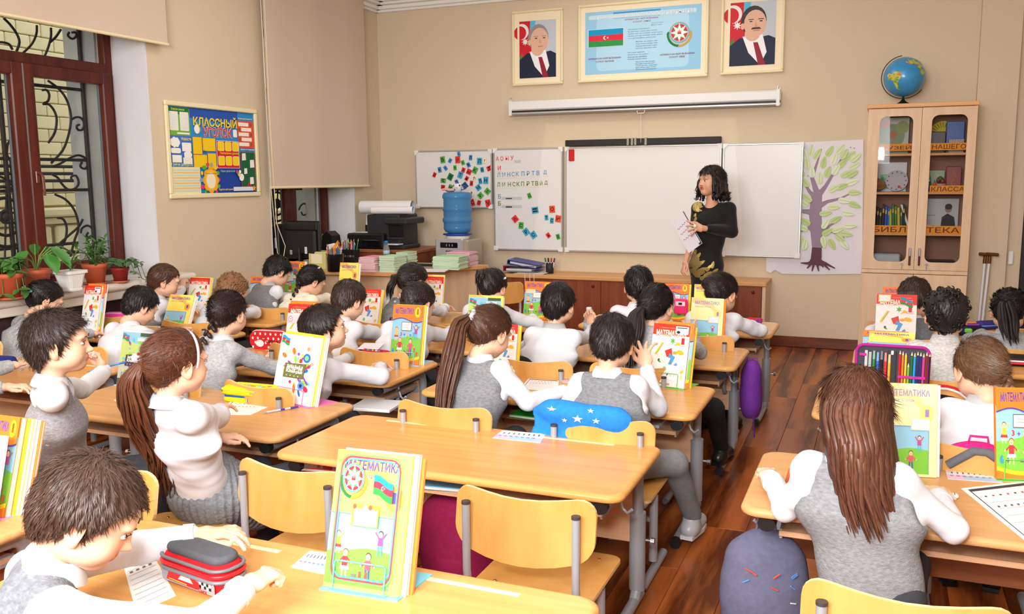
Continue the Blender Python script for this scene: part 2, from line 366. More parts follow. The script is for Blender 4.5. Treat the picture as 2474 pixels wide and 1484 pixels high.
# ---------------------------------------------------------------- flat printed art (posters, covers, signs)
_TX = {}
def text2d(t, bold=0.012, slant=0.0, res=2):
    k = (t, bold, slant, res)
    if k in _TX: return _TX[k]
    c = bpy.data.curves.new('t', 'FONT'); c.body = t; c.offset = bold; c.resolution_u = res; c.shear = slant; c.fill_mode = 'FRONT'
    o = bpy.data.objects.new('t', c); COL.objects.link(o)
    dg = bpy.context.evaluated_depsgraph_get(); me = bpy.data.meshes.new_from_object(o.evaluated_get(dg))
    V = np.empty(len(me.vertices)*3); me.vertices.foreach_get('co', V); V = V.reshape(-1, 3)[:, :2]
    Fs = [tuple(p.vertices) for p in me.polygons]
    bpy.data.objects.remove(o); bpy.data.curves.remove(c); bpy.data.meshes.remove(me)
    _TX[k] = (V, Fs); return _TX[k]
class Art:
    """flat print in the XZ plane facing -Y; later shapes are printed over earlier ones"""
    def __init__(s, dy=0.00008): s.m = MB(); s.l = 0; s.dy = dy
    def _put(s, P, Fs, col):
        P = np.asarray(P, float); s.l += 1; V = np.zeros((len(P), 3)); V[:, 0] = P[:, 0]; V[:, 2] = P[:, 1]; V[:, 1] = -s.l*s.dy
        s.m.add(V, Fs, 0, False, C(col) if not (isinstance(col, tuple) and len(col) == 4) else col); return s
    def poly(s, P, col):
        P = np.asarray(P, float); A = 0.5*np.sum(P[:, 0]*np.roll(P[:, 1], -1)-np.roll(P[:, 0], -1)*P[:, 1])
        if A < 0: P = P[::-1]
        return s._put(P, [tuple(range(len(P)))], col)
    def rect(s, x0, y0, x1, y1, col): return s.poly([(x0, y0), (x1, y0), (x1, y1), (x0, y1)], col)
    def rrect(s, x0, y0, x1, y1, r, col): return s.poly(rrect(x0, y0, x1, y1, r), col)
    def circ(s, x, y, r, col, ry=None, n=20, rot=0.0):
        ry = ry or r; c_, s_ = math.cos(rot), math.sin(rot)
        return s.poly([(x+r*math.cos(a)*c_-ry*math.sin(a)*s_, y+r*math.cos(a)*s_+ry*math.sin(a)*c_) for a in np.linspace(0, 2*PI, n, endpoint=False)], col)
    def line(s, x0, y0, x1, y1, w_, col):
        d = np.array([x1-x0, y1-y0]); n = np.array([-d[1], d[0]])/max(np.linalg.norm(d), 1e-9)*w_/2
        a, b = np.array([x0, y0]), np.array([x1, y1]); return s.poly([a-n, b-n, b+n, a+n], col)
    def stroke(s, pts, w_, col):
        P = np.array(pts, float); T = np.gradient(P, axis=0); n = np.stack([-T[:, 1], T[:, 0]], 1); n /= np.maximum(np.linalg.norm(n, axis=1)[:, None], 1e-9)
        W_ = (np.array(w_) if not np.isscalar(w_) else np.full(len(P), w_))[:, None]/2
        a, b = P-n*W_, P+n*W_; k = len(P)
        return s._put(np.concatenate([a, b]), [(i, i+1, k+i+1, k+i) for i in range(k-1)], col)
    def star(s, x, y, r, r2, n, col, rot=PI/2):
        return s.poly([(x+(r if i % 2 == 0 else r2)*math.cos(rot+i*PI/n), y+(r if i % 2 == 0 else r2)*math.sin(rot+i*PI/n)) for i in range(2*n)], col)
    def text(s, t, x, y, w_, h, col, bold=0.012, slant=0.0, rot=0.0, arc=0.0):
        V, Fs = text2d(t, bold, slant, 1 if h < 0.02 else 2)
        if len(V) == 0: return s
        lo, hi = V.min(0), V.max(0); sx = w_/max(hi[0]-lo[0], 1e-6) if w_ else h/max(hi[1]-lo[1], 1e-6); sy = h/max(hi[1]-lo[1], 1e-6)
        P = (V-lo)*np.array([sx, sy]); 
        if rot: c_, s_ = math.cos(rot), math.sin(rot); P = P@np.array([[c_, s_], [-s_, c_]])
        P = P+np.array([x, y]); return s._put(P, Fs, col)
    def ctext(s, t, xc, y, h, col, bold=0.012, wmax=None, slant=0.0, asp=1.0):
        V, Fs = text2d(t, bold, slant, 1 if h < 0.02 else 2); lo, hi = V.min(0), V.max(0)
        w_ = (hi[0]-lo[0])*h/(hi[1]-lo[1])*asp
        if wmax: w_ = min(w_, wmax)
        return s.text(t, xc-w_/2, y, w_, h, col, bold, slant)
    def build(s, name, parent, m=None, loc=None, rot=None): return s.m.build(name, m or PRINT, parent, loc, rot)
def flag(a, x, y, w_, h, wave=0.0, sk=0.0):
    """blue, red and green tricolour with crescent and star"""
    n = 10
    for i, c_ in enumerate(((0, 152, 200), (224, 40, 66), (40, 150, 70))):
        y1 = y+h*(1-i/3); y0 = y+h*(1-(i+1)/3); X = np.linspace(x, x+w_, n)
        wv = wave*np.sin((X-x)/w_*6.0)+sk*(X-x)
        a.poly([(X[k], y0+wv[k]) for k in range(n)]+[(X[k], y1+wv[k]) for k in range(n-1, -1, -1)], c_)
    off = wave*math.sin(3.0)+sk*w_*0.5
    a.circ(x+w_*0.48, y+h*0.5+off, h*0.11, (255, 255, 255)); a.circ(x+w_*0.505, y+h*0.5+off, h*0.088, (224, 40, 66)); a.star(x+w_*0.555, y+h*0.5+off, h*0.06, h*0.03, 8, (255, 255, 255))
def emblem(a, x, y, r):
    for t in np.linspace(-0.05, 1.05, 9):
        an = PI+t*PI/2.2; a.circ(x+1.12*r*math.cos(an), y-0.12*r+1.12*r*math.sin(an), 0.2*r, (30, 120, 60), 0.11*r, 8, an+1.2)
        an = 2*PI-t*PI/2.2; a.circ(x+1.12*r*math.cos(an), y-0.12*r+1.12*r*math.sin(an), 0.2*r, (214, 160, 50), 0.1*r, 8, an+1.9)
    a.circ(x, y, r, (214, 160, 50)); a.circ(x, y, 0.95*r, (90, 190, 220)); a.circ(x, y, 0.83*r, (240, 240, 240)); a.circ(x, y, 0.81*r, (214, 40, 60)); a.circ(x, y, 0.6*r, (50, 150, 80))
    a.star(x, y, 0.92*r, 0.42*r, 8, (214, 160, 50)); a.star(x, y, 0.88*r, 0.40*r, 8, (255, 252, 245))
    for dx, hh in ((-0.12, 0.3), (0, 0.45), (0.12, 0.3)):
        a.poly([(x+(dx-0.07)*r, y-0.15*r), (x+(dx+0.07)*r, y-0.15*r), (x+(dx+0.05)*r, y+0.05*r), (x+dx*r, y+(hh-0.05)*r), (x+(dx-0.05)*r, y+0.05*r)], (214, 40, 50))
# ---------------------------------------------------------------- distance fields meshed to one skin
class Field:
    def __init__(s): s.p = []
    def cap(s, a, b, ra, rb, k=0.02, op='u', side=None, ratio=1.0):
        a, b = np.array(a, float), np.array(b, float); R = max(ra, rb)*max(1, ratio)+0.02
        lo, hi = np.minimum(a, b)-R, np.maximum(a, b)+R
        if side is not None: side = np.array(side, float)/np.linalg.norm(side)
        def f(P):
            q = P-a; ba = (b-a).copy()
            if side is not None:
                q = q-side*((q@side)*(1-1/ratio))[..., None]; ba = ba-side*((ba@side)*(1-1/ratio))
            h = np.clip((q@ba)/max(ba@ba, 1e-9), 0, 1)
            return np.linalg.norm(q-h[..., None]*ba, axis=-1)-(ra+(rb-ra)*h)
        s.p.append((f, lo, hi, k, op)); return s
    def ell(s, c, r, R=None, k=0.02, op='u'):
        c = np.array(c, float); r = np.array(r, float); m_ = max(r)+0.02
        def f(P):
            q = P-c
            if R is not None: q = q@R
            k0 = np.linalg.norm(q/r, axis=-1); k1 = np.maximum(np.linalg.norm(q/(r*r), axis=-1), 1e-6)
            return k0*(k0-1)/k1
        s.p.append((f, c-m_, c+m_, k, op)); return s
    def fn(s, f, lo, hi, k=0.005, op='i'): s.p.append((f, np.array(lo, float), np.array(hi, float), k, op)); return s
    def mesh(s, h=0.006, disp=None):
        U = [q for q in s.p if q[4] == 'u']
        lo = np.min([q[1] for q in U], 0)-2*h; hi = np.max([q[2] for q in U], 0)+2*h
        N = np.ceil((hi-lo)/h).astype(int)+1
        D = np.full(tuple(N), 0.06, np.float32)
        ax = [lo[i]+np.arange(N[i])*h for i in range(3)]
        for f, l, u, k, op in s.p:
            l_, u_ = l-k, u+k
            sl = tuple(slice(max(0, int((l_[i]-lo[i])/h)), min(N[i], int((u_[i]-lo[i])/h)+2)) for i in range(3))
            if any(q.start >= q.stop for q in sl): continue
            G = np.stack(np.meshgrid(*[ax[i][sl[i]] for i in range(3)], indexing='ij'), -1)
            d = f(G); c = D[sl]
            if op == 'u':
                hh = np.clip(0.5+0.5*(c-d)/k, 0, 1); D[sl] = c*(1-hh)+d*hh-k*hh*(1-hh)
            elif op == 's':
                hh = np.clip(0.5-0.5*(c+d)/k, 0, 1); D[sl] = c*(1-hh)-d*hh+k*hh*(1-hh)
            elif op == 'i':
                hh = np.clip(0.5-0.5*(d-c)/k, 0, 1); D[sl] = d*(1-hh)+c*hh+k*hh*(1-hh)
        if disp is not None:
            G = np.stack(np.meshgrid(*ax, indexing='ij'), -1); near = np.abs(D) < 4*h; D[near] += disp(G[near]).astype(np.float32)
        g = vdb.FloatGrid(3.0); g.copyFromArray(np.ascontiguousarray(np.clip(D, -0.05, 0.05)).astype(np.float32))
        P, Q = g.convertToQuads(0.0)
        P = P.astype(float)*h+lo; Q = Q.astype(int)[:, ::-1]
        if len(Q):
            a, b, c_, d_ = (P[Q[:, i]] for i in range(4)); nrm = np.cross(c_-a, d_-b)
            if np.sum(nrm*(a+c_)/2) < 0: Q = Q[:, ::-1]
        return P, Q
def folds(amp=0.003, fr=22.0, seed=0, up=(0, 0, 1)):
    s_ = seed*1.7
    def f(P):
        x, y, z = P[..., 0], P[..., 1], P[..., 2]
        a = np.sin(fr*(x*1.1+0.6*z)+2.2*np.sin(fr*0.45*y+s_)+s_); b = np.sin(fr*1.7*(z*1.2-y*0.5)+1.8*np.sin(fr*0.6*x+2*s_)+1.3*s_)
        return amp*(0.6*a+0.5*b*np.abs(a))
    return f
# ================================================================ THE ROOM
XL, YF, XR, YB, ZC = -4.84, 8.19, 2.3, -1.6, 3.3
m = MB().box((XL-0.4, YB, -0.12), (XR, YF+0.1, -0.012)); floor = struct('floor', m, FLOORM)
pw, plen = 0.19, 1.25
nplank = 0; rest = MB()
plank_me = {}
for i in range(int((XR-XL)/pw)+1):
    x0 = XL+i*pw; off = (i*0.47) % plen
    for j in range(-2, 8):
        y0 = -1.6+j*plen+off; y1 = y0+plen; x1 = min(x0+pw, XR)
        y0c, y1c = max(y0, YB), min(y1, YF)
        if y1c-y0c < 0.05 or x1-x0 < 0.03: continue
        seen = y1c > 1.9 and not (x0 < -3.6 and y1c < 3.0)
        if seen and nplank < 260:
            key = (round(y1c-y0c, 3), round(x1-x0, 3))
            if key not in plank_me:
                t = MB().rbox((0, 0, -0.012), (x1-x0-0.0012, y1c-y0c-0.0012, 0), 0.0018)
                o = t.build('floor_plank', FLOORM, floor); plank_me[key] = o.data
            else: o = link('floor_plank', plank_me[key], floor)
            o.location = (x0, y0c, 0); nplank += 1
        else: rest.rbox((x0, y0c, -0.012), (x1-0.0012, y1c-0.0012, 0), 0.0018)
o = rest.build('floor_planks_rest', FLOORM, floor); o['kind'] = 'stuff'; o.name = 'outlying_boards'
# front wall with the pilaster and the doorway
m = MB(); m.box((XL-0.4, YF, 0), (1.06, YF+0.2, ZC)); m.box((1.06, YF, 2.15), (2.0, YF+0.2, ZC)); m.box((2.0, YF, 0), (XR+0.2, YF+0.2, ZC))
m.box((0.665, YF-0.09, 0), (0.95, YF+0.01, ZC)); struct('wall_front', m, WALL)
m = MB(); W1 = (3.15, 5.01, 0.84, 2.85); W2 = (6.32, 7.66, 0.84, 2.85); XW = -5.3
m.box((XW, YB, 0), (XL, YF+0.1, W1[2]-0.02)); m.box((XW, YB, W1[3]), (XL, YF+0.1, ZC))
for a, b in ((YB, W1[0]), (W1[1], W2[0]), (W2[1], YF+0.1)): m.box((XW, a, W1[2]-0.02), (XL, b, W1[3]))
struct('wall_left', m, WALL)
struct('wall_right', MB().box((XR, YB, 0), (XR+0.2, YF+0.1, ZC)), WALL)
struct('wall_back', MB().box((XL-0.4, YB-0.2, 0), (XR+0.2, YB, ZC)), WALL)
struct('ceiling', MB().box((XL-0.5, YB-0.2, ZC), (XR+0.2, YF+0.2, ZC+0.15)), CEILM)
def cornice(name, seg):
    m = MB(); (x0, y0), (x1, y1), nrm = seg
    for d, z0, z1 in ((0.15, 3.27, 3.3), (0.11, 3.245, 3.27), (0.06, 3.21, 3.245), (0.03, 3.185, 3.21)):
        lo = (min(x0, x1, x0+nrm[0]*d, x1+nrm[0]*d), min(y0, y1, y0+nrm[1]*d, y1+nrm[1]*d), z0)
        hi = (max(x0, x1, x0+nrm[0]*d, x1+nrm[0]*d), max(y0, y1, y0+nrm[1]*d, y1+nrm[1]*d), z1)
        m.rbox(lo, hi, 0.006)
    return struct(name, m, CEILM)
cornice('trim_1', ((XL, YF), (0.66, YF), (0, -1))); cornice('trim_2', ((XL, YB), (XL, YF), (1, 0)))
struct('baseboard_front', MB().rbox((XL, YF-0.022, 0), (0.66, YF, 0.095), 0.006), BASEM)
m = MB(); m.rbox((0.66, YF-0.112, 0), (0.955, YF-0.09, 0.095), 0.006); struct('baseboard_pilaster', m, BASEM)
struct('baseboard_left', MB().rbox((XL, YB, 0), (XL+0.022, YF, 0.095), 0.006), BASEM)
# white plaster reveals of the two windows
for k, W_ in enumerate((W1, W2)):
    m = MB(); m.box((-5.28, W_[1]-0.012, W_[2]-0.02), (XL+0.002, W_[1], W_[3])); m.box((-5.28, W_[0], W_[2]-0.02), (XL+0.002, W_[0]+0.012, W_[3])); m.box((-5.28, W_[0], W_[3]-0.012), (XL+0.002, W_[1], W_[3]))
    struct('trim_%d' % (3+k), m, WHITE)
# dark door at the right edge
d1 = struct('door_1', MB().box((1.12, YF+0.05, 0), (1.95, YF+0.1, 2.1)), mat('dark_door', (28, 18, 16), 0.4))
m = MB(); m.rbox((1.06, YF-0.02, 0), (1.12, YF+0.14, 2.15), 0.004); m.rbox((1.95, YF-0.02, 0), (2.01, YF+0.14, 2.15), 0.004); m.rbox((1.06, YF-0.02, 2.1), (2.01, YF+0.14, 2.16), 0.004)
m.build('door_frame', mat('dark_door', None), d1)
m = MB(); m.tube([(1.2, YF+0.05, 1.0), (1.2, YF-0.01, 1.0), (1.3, YF-0.01, 1.0)], 0.009); m.build('door_handle', CHROME, d1)
# ---------------------------------------------------------------- windows
XWIN = -5.16
def window(k, W_, mull, gl):
    y0, y1, z0, z1 = W_; m = MB(); X = XWIN
    m.rbox((X-0.05, y0, z0), (X+0.01, y0+0.07, z1), 0.004); m.rbox((X-0.05, y1-0.08, z0), (X+0.01, y1-0.011, z1), 0.004)
    m.rbox((X-0.05, y0, z0), (X+0.01, y1-0.011, z0+0.06), 0.004); m.rbox((X-0.05, y0, z1-0.07), (X+0.01, y1-0.011, z1-0.01), 0.004)
    o = m.build('window_%d' % k, MAHOG); o['kind'] = 'structure'
    m = MB().rbox((X-0.045, y0+0.06, 2.25), (X+0.016, y1-0.07, 2.335), 0.005); m.build('transom', MAHOG, o)
    m = MB().rbox((X-0.045, mull-0.035, z0+0.05), (X+0.018, mull+0.035, 2.26), 0.005); m.build('mullion', MAHOG, o)
    for s_, (a, b) in enumerate(((y0+0.05, mull+0.008), (mull-0.012+0.02, y1-0.055))):
        f = MB(); w_ = 0.085
        f.rbox((X-0.02, a, z0+0.04), (X+0.045, a+w_, 2.27), 0.008); f.rbox((X-0.02, b-w_, z0+0.04), (X+0.045, b, 2.27), 0.008)
        f.rbox((X-0.02, a, z0+0.04), (X+0.044, b, z0+0.04+w_), 0.008); f.rbox((X-0.02, a, 2.27-w_), (X+0.044, b, 2.27), 0.008)
        c = f.build('casement', MAHOG, o)
        g = MB(); g.rbox((X-0.012, a+w_-0.003, z0+0.12), (X+0.005, a+w_+0.009, 2.19), 0.002); g.rbox((X-0.012, b-w_-0.009, z0+0.12), (X+0.005, b-w_+0.003, 2.19), 0.002)
        g.build('window_gasket', mat('grey_gasket', (92, 98, 102), 0.5), c)
        MB().box((X-0.010, a+w_-0.002, z0+0.12), (X-0.004, b-w_+0.002, 2.188)).build('pane', GLASS, c)
        if s_ == 1:
            h = MB(); h.rbox((X+0.045, a+0.03, 1.50), (X+0.055, a+0.058, 1.58), 0.004)
            h.tube([(X+0.05, a+0.044, 1.56), (X+0.085, a+0.044, 1.56), (X+0.095, a+0.046, 1.54), (X+0.095, a+0.05, 1.42)], [0.011, 0.012, 0.012, 0.009], 8, flat=0.7)
            h.build('window_handle', mat('brown_handle', (104, 44, 26), 0.25, coat=0.4), c)
    MB().box((X-0.02, y0+0.07, 2.33), (X-0.014, y1-0.08, z1-0.07)).build('upper_pane', GLASS, o)
    # marble sill with two rounded steps
    m = MB(); xs = -4.655 if k == 1 else XL-.004
    m.rbox((X, y0-0.15 if k == 1 else y0, z0-0.055), (XL, y1-0.011, z0-0.002), 0.004)
    y0e, y1e = (y0-0.2, y1+0.16) if k == 1 else (y0-0.02, y1+0.1)
    m.box((XL-0.01, y0e, z0-0.055), (xs-0.02, y1e, z0-0.002)); m.tube([(xs-0.026, y0e, z0-0.0285), (xs-0.026, y1e, z0-0.0285)], 0.0265, 14)
    m.rbox((XL-0.01, y0e, z0-0.115), (xs-0.03, y1e, z0-0.058), 0.006)
    m.build('window_sill', MARBLE, o)
    return o
w1 = window(1, W1, 4.22, 0); w2 = window(2, W2, 6.99, 0)
struct('trim_5', MB().rbox((XL-0.01, 2.95, 0.1), (-4.74, 5.17, 0.72), 0.01), mat('dark_radiator_recess', (58, 34, 28), 0.7))
# ---------------------------------------------------------------- outside the windows
def strokes(name, label, XG, curves, bars, zs, y0, y1, rings):
    t = thing(name, label, 'window grille', (0, 0, 0)); cr = lambda P, u: .5*((2*P[1])+(P[2]-P[0])*u+(2*P[0]-5*P[1]+4*P[2]-P[3])*u*u+(3*P[1]-P[0]-3*P[2]+P[3])*u**3)
    for c_ in curves:
        P = [atx(x, y, XG) for x, y in c_]; P = [2*P[0]-P[1]]+P+[2*P[-1]-P[-2]]; pts = [cr(P[i:i+4], u) for i in range(len(P)-3) for u in (0, .33, .67)]+[P[-2]]
        MB().tube(pts, .0085, 6).build('scroll', IRON, t)
    for y in bars: MB().rbox((XG-.012, y-.012, .8), (XG+.012, y+.012, 2.9), .002).build('upright_bar', IRON, t)
    for z in zs: MB().rbox((XG-.012, y0, z-.011), (XG+.006, y1, z+.011), .002).build('cross_bar', IRON, t)
    for px_, py_, rs in rings:
        c = atx(px_, py_, XG)
        for r in rs: MB().tube([(XG, c[1]+r*math.cos(a), c[2]+r*math.sin(a)) for a in np.linspace(0, 2*PI, 33)], .011, 6).build('ring', IRON, t)
        s_ = MB(); [s_.tube([(XG, c[1]+.03*math.cos(a), c[2]+.03*math.sin(a)), (XG, c[1]+rs[0]*1.35*math.cos(a), c[2]+rs[0]*1.35*math.sin(a))], .007, 6) for a in np.linspace(.4, 2*PI+.4, 7)[:-1]]; s_.ell((XG, c[1], c[2]), (.02, .034, .034), 10, 6); s_.build('rosette', IRON, t)
CV = [[(116, 195), (140, 213), (159, 237), (170, 270), (171, 297), (164, 332), (151, 364), (124, 394)], [(104, 252), (119, 253), (132, 270), (137, 291), (132, 321), (117, 345)], [(102, 218), (113, 218), (119, 229), (116, 244), (106, 249)], [(171, 290), (184, 283), (197, 286), (203, 300), (199, 313), (189, 314), (185, 305), (192, 301)],
 [(122, 404), (143, 397), (167, 383), (189, 375), (207, 383), (213, 396), (205, 408), (194, 402), (198, 392)], [(133, 470), (158, 482), (178, 505), (188, 533), (189, 556), (181, 578), (170, 620)], [(139, 527), (153, 530), (161, 550), (158, 578), (144, 606)], [(195, 564), (198, 552), (212, 545), (224, 555), (225, 570), (218, 575), (209, 570), (213, 562)],
 [(9, 44), (24, 59), (40, 81), (47, 102), (40, 124)], [(89, 61), (88, 81), (78, 105), (57, 127)], [(123, 67), (123, 89), (116, 116), (108, 135)], [(147, 71), (135, 89), (121, 102)], [(167, 78), (164, 86), (175, 94), (185, 86), (181, 78), (174, 79)], [(-10, 103), (5, 102), (22, 107), (30, 120)],
 [(16, 372), (20, 345), (35, 331), (50, 338), (55, 352), (48, 368), (38, 365), (38, 352), (46, 350)], [(16, 372), (24, 388), (40, 400), (58, 404)], [(125, 421), (140, 430), (150, 445), (165, 458), (182, 455), (190, 442), (184, 425), (172, 428), (176, 440)], [(55, 421), (42, 430), (45, 440), (56, 438)], [(-5, 425), (12, 432), (30, 448), (58, 462)], [(145, 588), (165, 570), (190, 548), (200, 530)]]
strokes('window_grille', 'black wrought iron grille with scrolls outside the large near window', -5.42, CV, (atx(210, 350, -5.42)[1], atx(10, 350, -5.42)[1], 3.3), (1.665, 1.45, 2.17), 3.2, 4.97, [(14, 524, (.20, .125, .04))])
CV2 = [[(640, 472), (655, 486), (660, 520), (660, 545), (675, 575)], [(648, 520), (655, 505)], [(722, 508), (726, 498), (735, 492), (742, 500), (740, 516), (732, 520), (728, 512)], [(640, 585), (655, 560), (668, 545)]]
strokes('window_grille', 'black wrought iron grille with rings outside the far window beside the desk', -5.42, CV2, (atx(750, 500, -5.42)[1], atx(660, 500, -5.42)[1]), (1.42, .95), 6.2, 7.6, [(670, 492, (.17, .11, .04))])
sb = thing('stone_building', 'pale yellow stone building opposite the windows', 'building', (-7.6, 5.5, 0))
SB = MB().box((-0.4, -5.5, -3), (-0.03, 7.5, 6)); SB.build('wall_core', mat('stone_mortar', (196, 176, 128), 0.9), sb)
STN = mat('yellow_stone', (232, 216, 166), 0.85, var=0.1, vscale=3, bump=0.2, bscale=30, randv=0.07)
bm_ = {}
nb = 0
for r in range(0, 22):
    z0 = 1.28+r*0.125; off = 0.13*(r % 2)
    for c in range(-6, 22):
        y0 = -1.8+c*0.27+off
        wy = y0+5.5
        if nb >= 290 or wy > 10.5 or wy < 4.3: continue
        if 0 not in bm_:
            q = MB().rbox((-0.03, 0, 0), (0.0, 0.262, 0.117), 0.008); o = q.build('stone_block', STN, sb); bm_[0] = o.data
        else: o = link('stone_block', bm_[0], sb)
        o.location = (0, y0, z0); nb += 1
m = MB(); m.rbox((-0.03, -5.5, 1.17), (0.10, 7.5, 1.26), 0.02); m.rbox((-0.03, -5.5, 1.1), (0.05, 7.5, 1.16), 0.01); m.build('ledge', STN, sb)
m = MB()
for c in range(-3, 8): m.rbox((-0.03, -5.4+0.9+c*1.1, -2.5), (0.03, -5.4+1.95+c*1.1, 1.08), 0.02)
m.build('plinth', STN, sb)
rl = thing('stair_railing', 'black metal railing of straight bars outside beyond the window grille', 'railing', (-6.5, 5.0, 0))
for z in (0.82, 0.9, 0.98, 1.52, 1.58, 1.64): MB().tube([(0, -2.5, z), (0, 5.5, z)], 0.014, 8).build('rail', IRON, rl)
for y in np.arange(-2.4, 5.4, 1.3): MB().tube([(0, y, 0.1), (0, y, 1.68)], 0.016, 8).build('post', IRON, rl)
g = MB().box((-7.6, -4, -0.2), (-5.3, 14, -0.02)); o = g.build('outdoor_paving', mat('pale_paving', (205, 205, 205), 0.8)); o['kind'] = 'structure'
# grey concrete outer jambs
m = MB(); m.box((-5.6, W1[1]-0.02, 0.6), (-5.3, W2[0]-.02, 3.2)); m.box((-5.6, W2[1]-0.02, 0.6), (-5.3, W2[1]+0.5, 3.2)); m.box((-5.6, W1[0]-0.1, 0.6), (-5.3, W2[1]+0.3, 0.8))
o = struct('trim_6', m, mat('grey_render', (176, 176, 168), 0.9, var=0.06, vscale=6))
# ---------------------------------------------------------------- blinds
def blind(y0, y1, zb, X, label):
    t = thing('roller_blind', label, 'blind', (X, (y0+y1)/2, zb)); L_ = (y1-y0)/2
    m = MB(); n = 14
    ys = np.linspace(-L_, L_, n); V = [(0.004*math.sin(i*1.3), y, z) for z in (0, 3.24-zb) for i, y in enumerate(ys)]
    m.add(V, [(i, i+1, n+i+1, n+i) for i in range(n-1)], 0, True); V2 = [(x-0.003, y, z) for x, y, z in V]
    m.add(V2, [(i, n+i, n+i+1, i+1) for i in range(n-1)], 0, True); m.build('blind_fabric', BLINDM, t)
    MB().tube([(0, -L_, 0), (0, L_, 0)], 0.011, 10).build('bottom_rail', CREAM, t)
    MB().tube([(-0.03, -L_, 3.25-zb-0.03), (-0.03, L_, 3.25-zb-0.03)], 0.022, 12).build('roller', WHITEP, t)
    return t
blind(2.7, 5.16, 2.475, -4.775, 'beige roller blind half lowered over the near window with plants')
b2 = blind(6.24, 7.81, 1.447, -4.76, 'beige roller blind pulled low over the far window by the computer')
c0 = atx(638, 20, -4.74); c1 = atx(650, 440, -4.74)
m = MB()
yc = 6.262
m.tube([(0, yc-7.025, 1.75), (0.0, yc-7.025, 0.6), (0.01, yc-7.01, -0.3), (0.03, yc-6.93, -0.5), (0.03, yc-6.97, -0.62), (0.02, yc-7.03, -0.55), (0.015, yc-7.07, 0.0), (0, yc-7.075, 1.75)], 0.0032, 6)
m.build('pull_cord', CREAM, b2)
# ================================================================ ON THE WALLS
def frame_mb(w_, h, t=0.035, d=0.022):
    m = MB()
    for (a, b) in (((0, 0), (w_, t)), ((0, h-t), (w_, h)), ((0, t), (t, h-t)), ((w_-t, t), (w_, h-t))):
        m.rbox((a[0], -d, a[1]), (b[0], 0, b[1]), 0.006)
    return m
# ---- class corner poster on the left wall
t = thing('framed_poster', 'colourful framed class corner poster in blue and yellow on the left wall', 'poster', (XL+0.001, 5.14, 1.378), PI/2)
PW, PH = 1.04, 0.712
frame_mb(PW, PH, 0.035, 0.02).build('frame', CREAM, t)
a = Art(); u = lambda x: 0.035+x*(PW-0.07); v = lambda y: PH-0.035-y*(PH-0.07)
a.rect(u(0), v(1), u(1), v(0), (44, 140, 208)); a.rect(u(.22), v(.12), u(.8), v(0), (36, 84, 176)); a.rect(u(.5), v(1), u(1), v(.7), (28, 66, 160)); a.rect(u(0), v(.64), u(.24), v(.33), (70, 120, 200))
a.rrect(u(0), v(.33), u(.235), v(.01), .01, (120, 180, 60)); a.rect(u(0.004), v(.09), u(.23), v(.01), (30, 120, 50))
for x0, x1 in ((.02, .112), (.128, .222)):
    a.rrect(u(x0), v(.275), u(x1), v(.06), .006, (246, 246, 236))
    for k in range(14): a.line(u(x0)+.006, v(.075+k*.0142), u(x1)-.003, v(.075+k*.0142), .0012, (170, 180, 170))
a.text('Список класса', u(.04), v(.045), u(.18)-u(.04), .016, (250, 240, 120)); a.rrect(u(.09), v(.315), u(.225), v(.295), .004, (246, 246, 236))
a.text('КЛАССНЫЙ', u(.273), v(.215), u(.79)-u(.273), .082, (20, 40, 120), .035); a.text('КЛАССНЫЙ', u(.27), v(.205), u(.785)-u(.27), .084, (250, 215, 40), .03)
a.text('УГОЛОК', u(.373), v(.33), u(.72)-u(.373), .078, (250, 240, 220), .05); a.text('УГОЛОК', u(.375), v(.328), u(.718)-u(.375), .074, (224, 36, 36), .022)
a.circ(u(.31), v(.245), .034, (250, 190, 60)); a.circ(u(.305), v(.245), .027, (246, 246, 240), .034); a.rrect(u(.73), v(.315), u(.78), v(.22), .01, (246, 246, 240))
a.text('Наши достижения', u(.8), v(.09), u(.98)-u(.8), .016, (250, 240, 160)); a.rrect(u(.79), v(.44), u(.995), v(.105), .006, (226, 80, 50))
for k in range(5):
    x0 = .8 if k % 2 == 0 else .835; a.rect(u(x0), v(.17+k*.062), u(x0+.13), v(.125+k*.062), (246, 240, 226)); a.circ(u(.96 if k % 2 == 0 else .81), v(.148+k*.062), .013, (150, 90, 60))
a.text('Новости', u(.13), v(.385), u(.235)-u(.13), .024, (250, 240, 120))
for x, y, r in ((.06, .41, .036), (.19, .55, .03)): 
    for k in range(7): a.circ(u(x)+.9*r*math.cos(k*.9), v(y)+.55*r*math.sin(k*.9), r*.55, (246, 246, 236))
    a.circ(u(x), v(y), r*.9, (246, 246, 236), r*.6)
a.rrect(u(.13), v(.51), u(.23), v(.41), .006, (246, 246, 236)); a.rrect(u(.01), v(.535), u(.115), v(.475), .014, (246, 246, 236)); a.rrect(u(.02), v(.64), u(.12), v(.555), .004, (246, 246, 236)); a.rrect(u(.135), v(.655), u(.235), v(.58), .006, (240, 240, 226))
a.text('График дежурств', u(.01), v(.685), u(.235)-u(.01), .026, (250, 230, 120))
for (x0, y0, x1, y1) in ((.25, .34, .35, .535), (.36, .345, .505, .495), (.25, .545, .4, .69), (.41, .525, .505, .715)): a.rect(u(x0)-.002, v(y1)-.002, u(x1)+.002, v(y0)+.002, (220, 100, 40)); a.rect(u(x0), v(y1), u(x1), v(y0), (244, 204, 20))
a.text('Мы', u(.355), v(.525), .04, .026, (60, 70, 140))
a.rrect(u(.515), v(.7), u(.79), v(.365), .004, (240, 240, 230)); a.rect(u(.52), v(.695), u(.785), v(.37), (208, 30, 40))
for r_ in range(2):
    for c_ in range(3): a.rrect(u(.53+c_*.088), v(.49+r_*.175), u(.608+c_*.088), v(.375+r_*.175), .014, (250, 240, 220)); a.rrect(u(.533+c_*.088), v(.487+r_*.175), u(.605+c_*.088), v(.378+r_*.175), .013, (246, 214, 20))
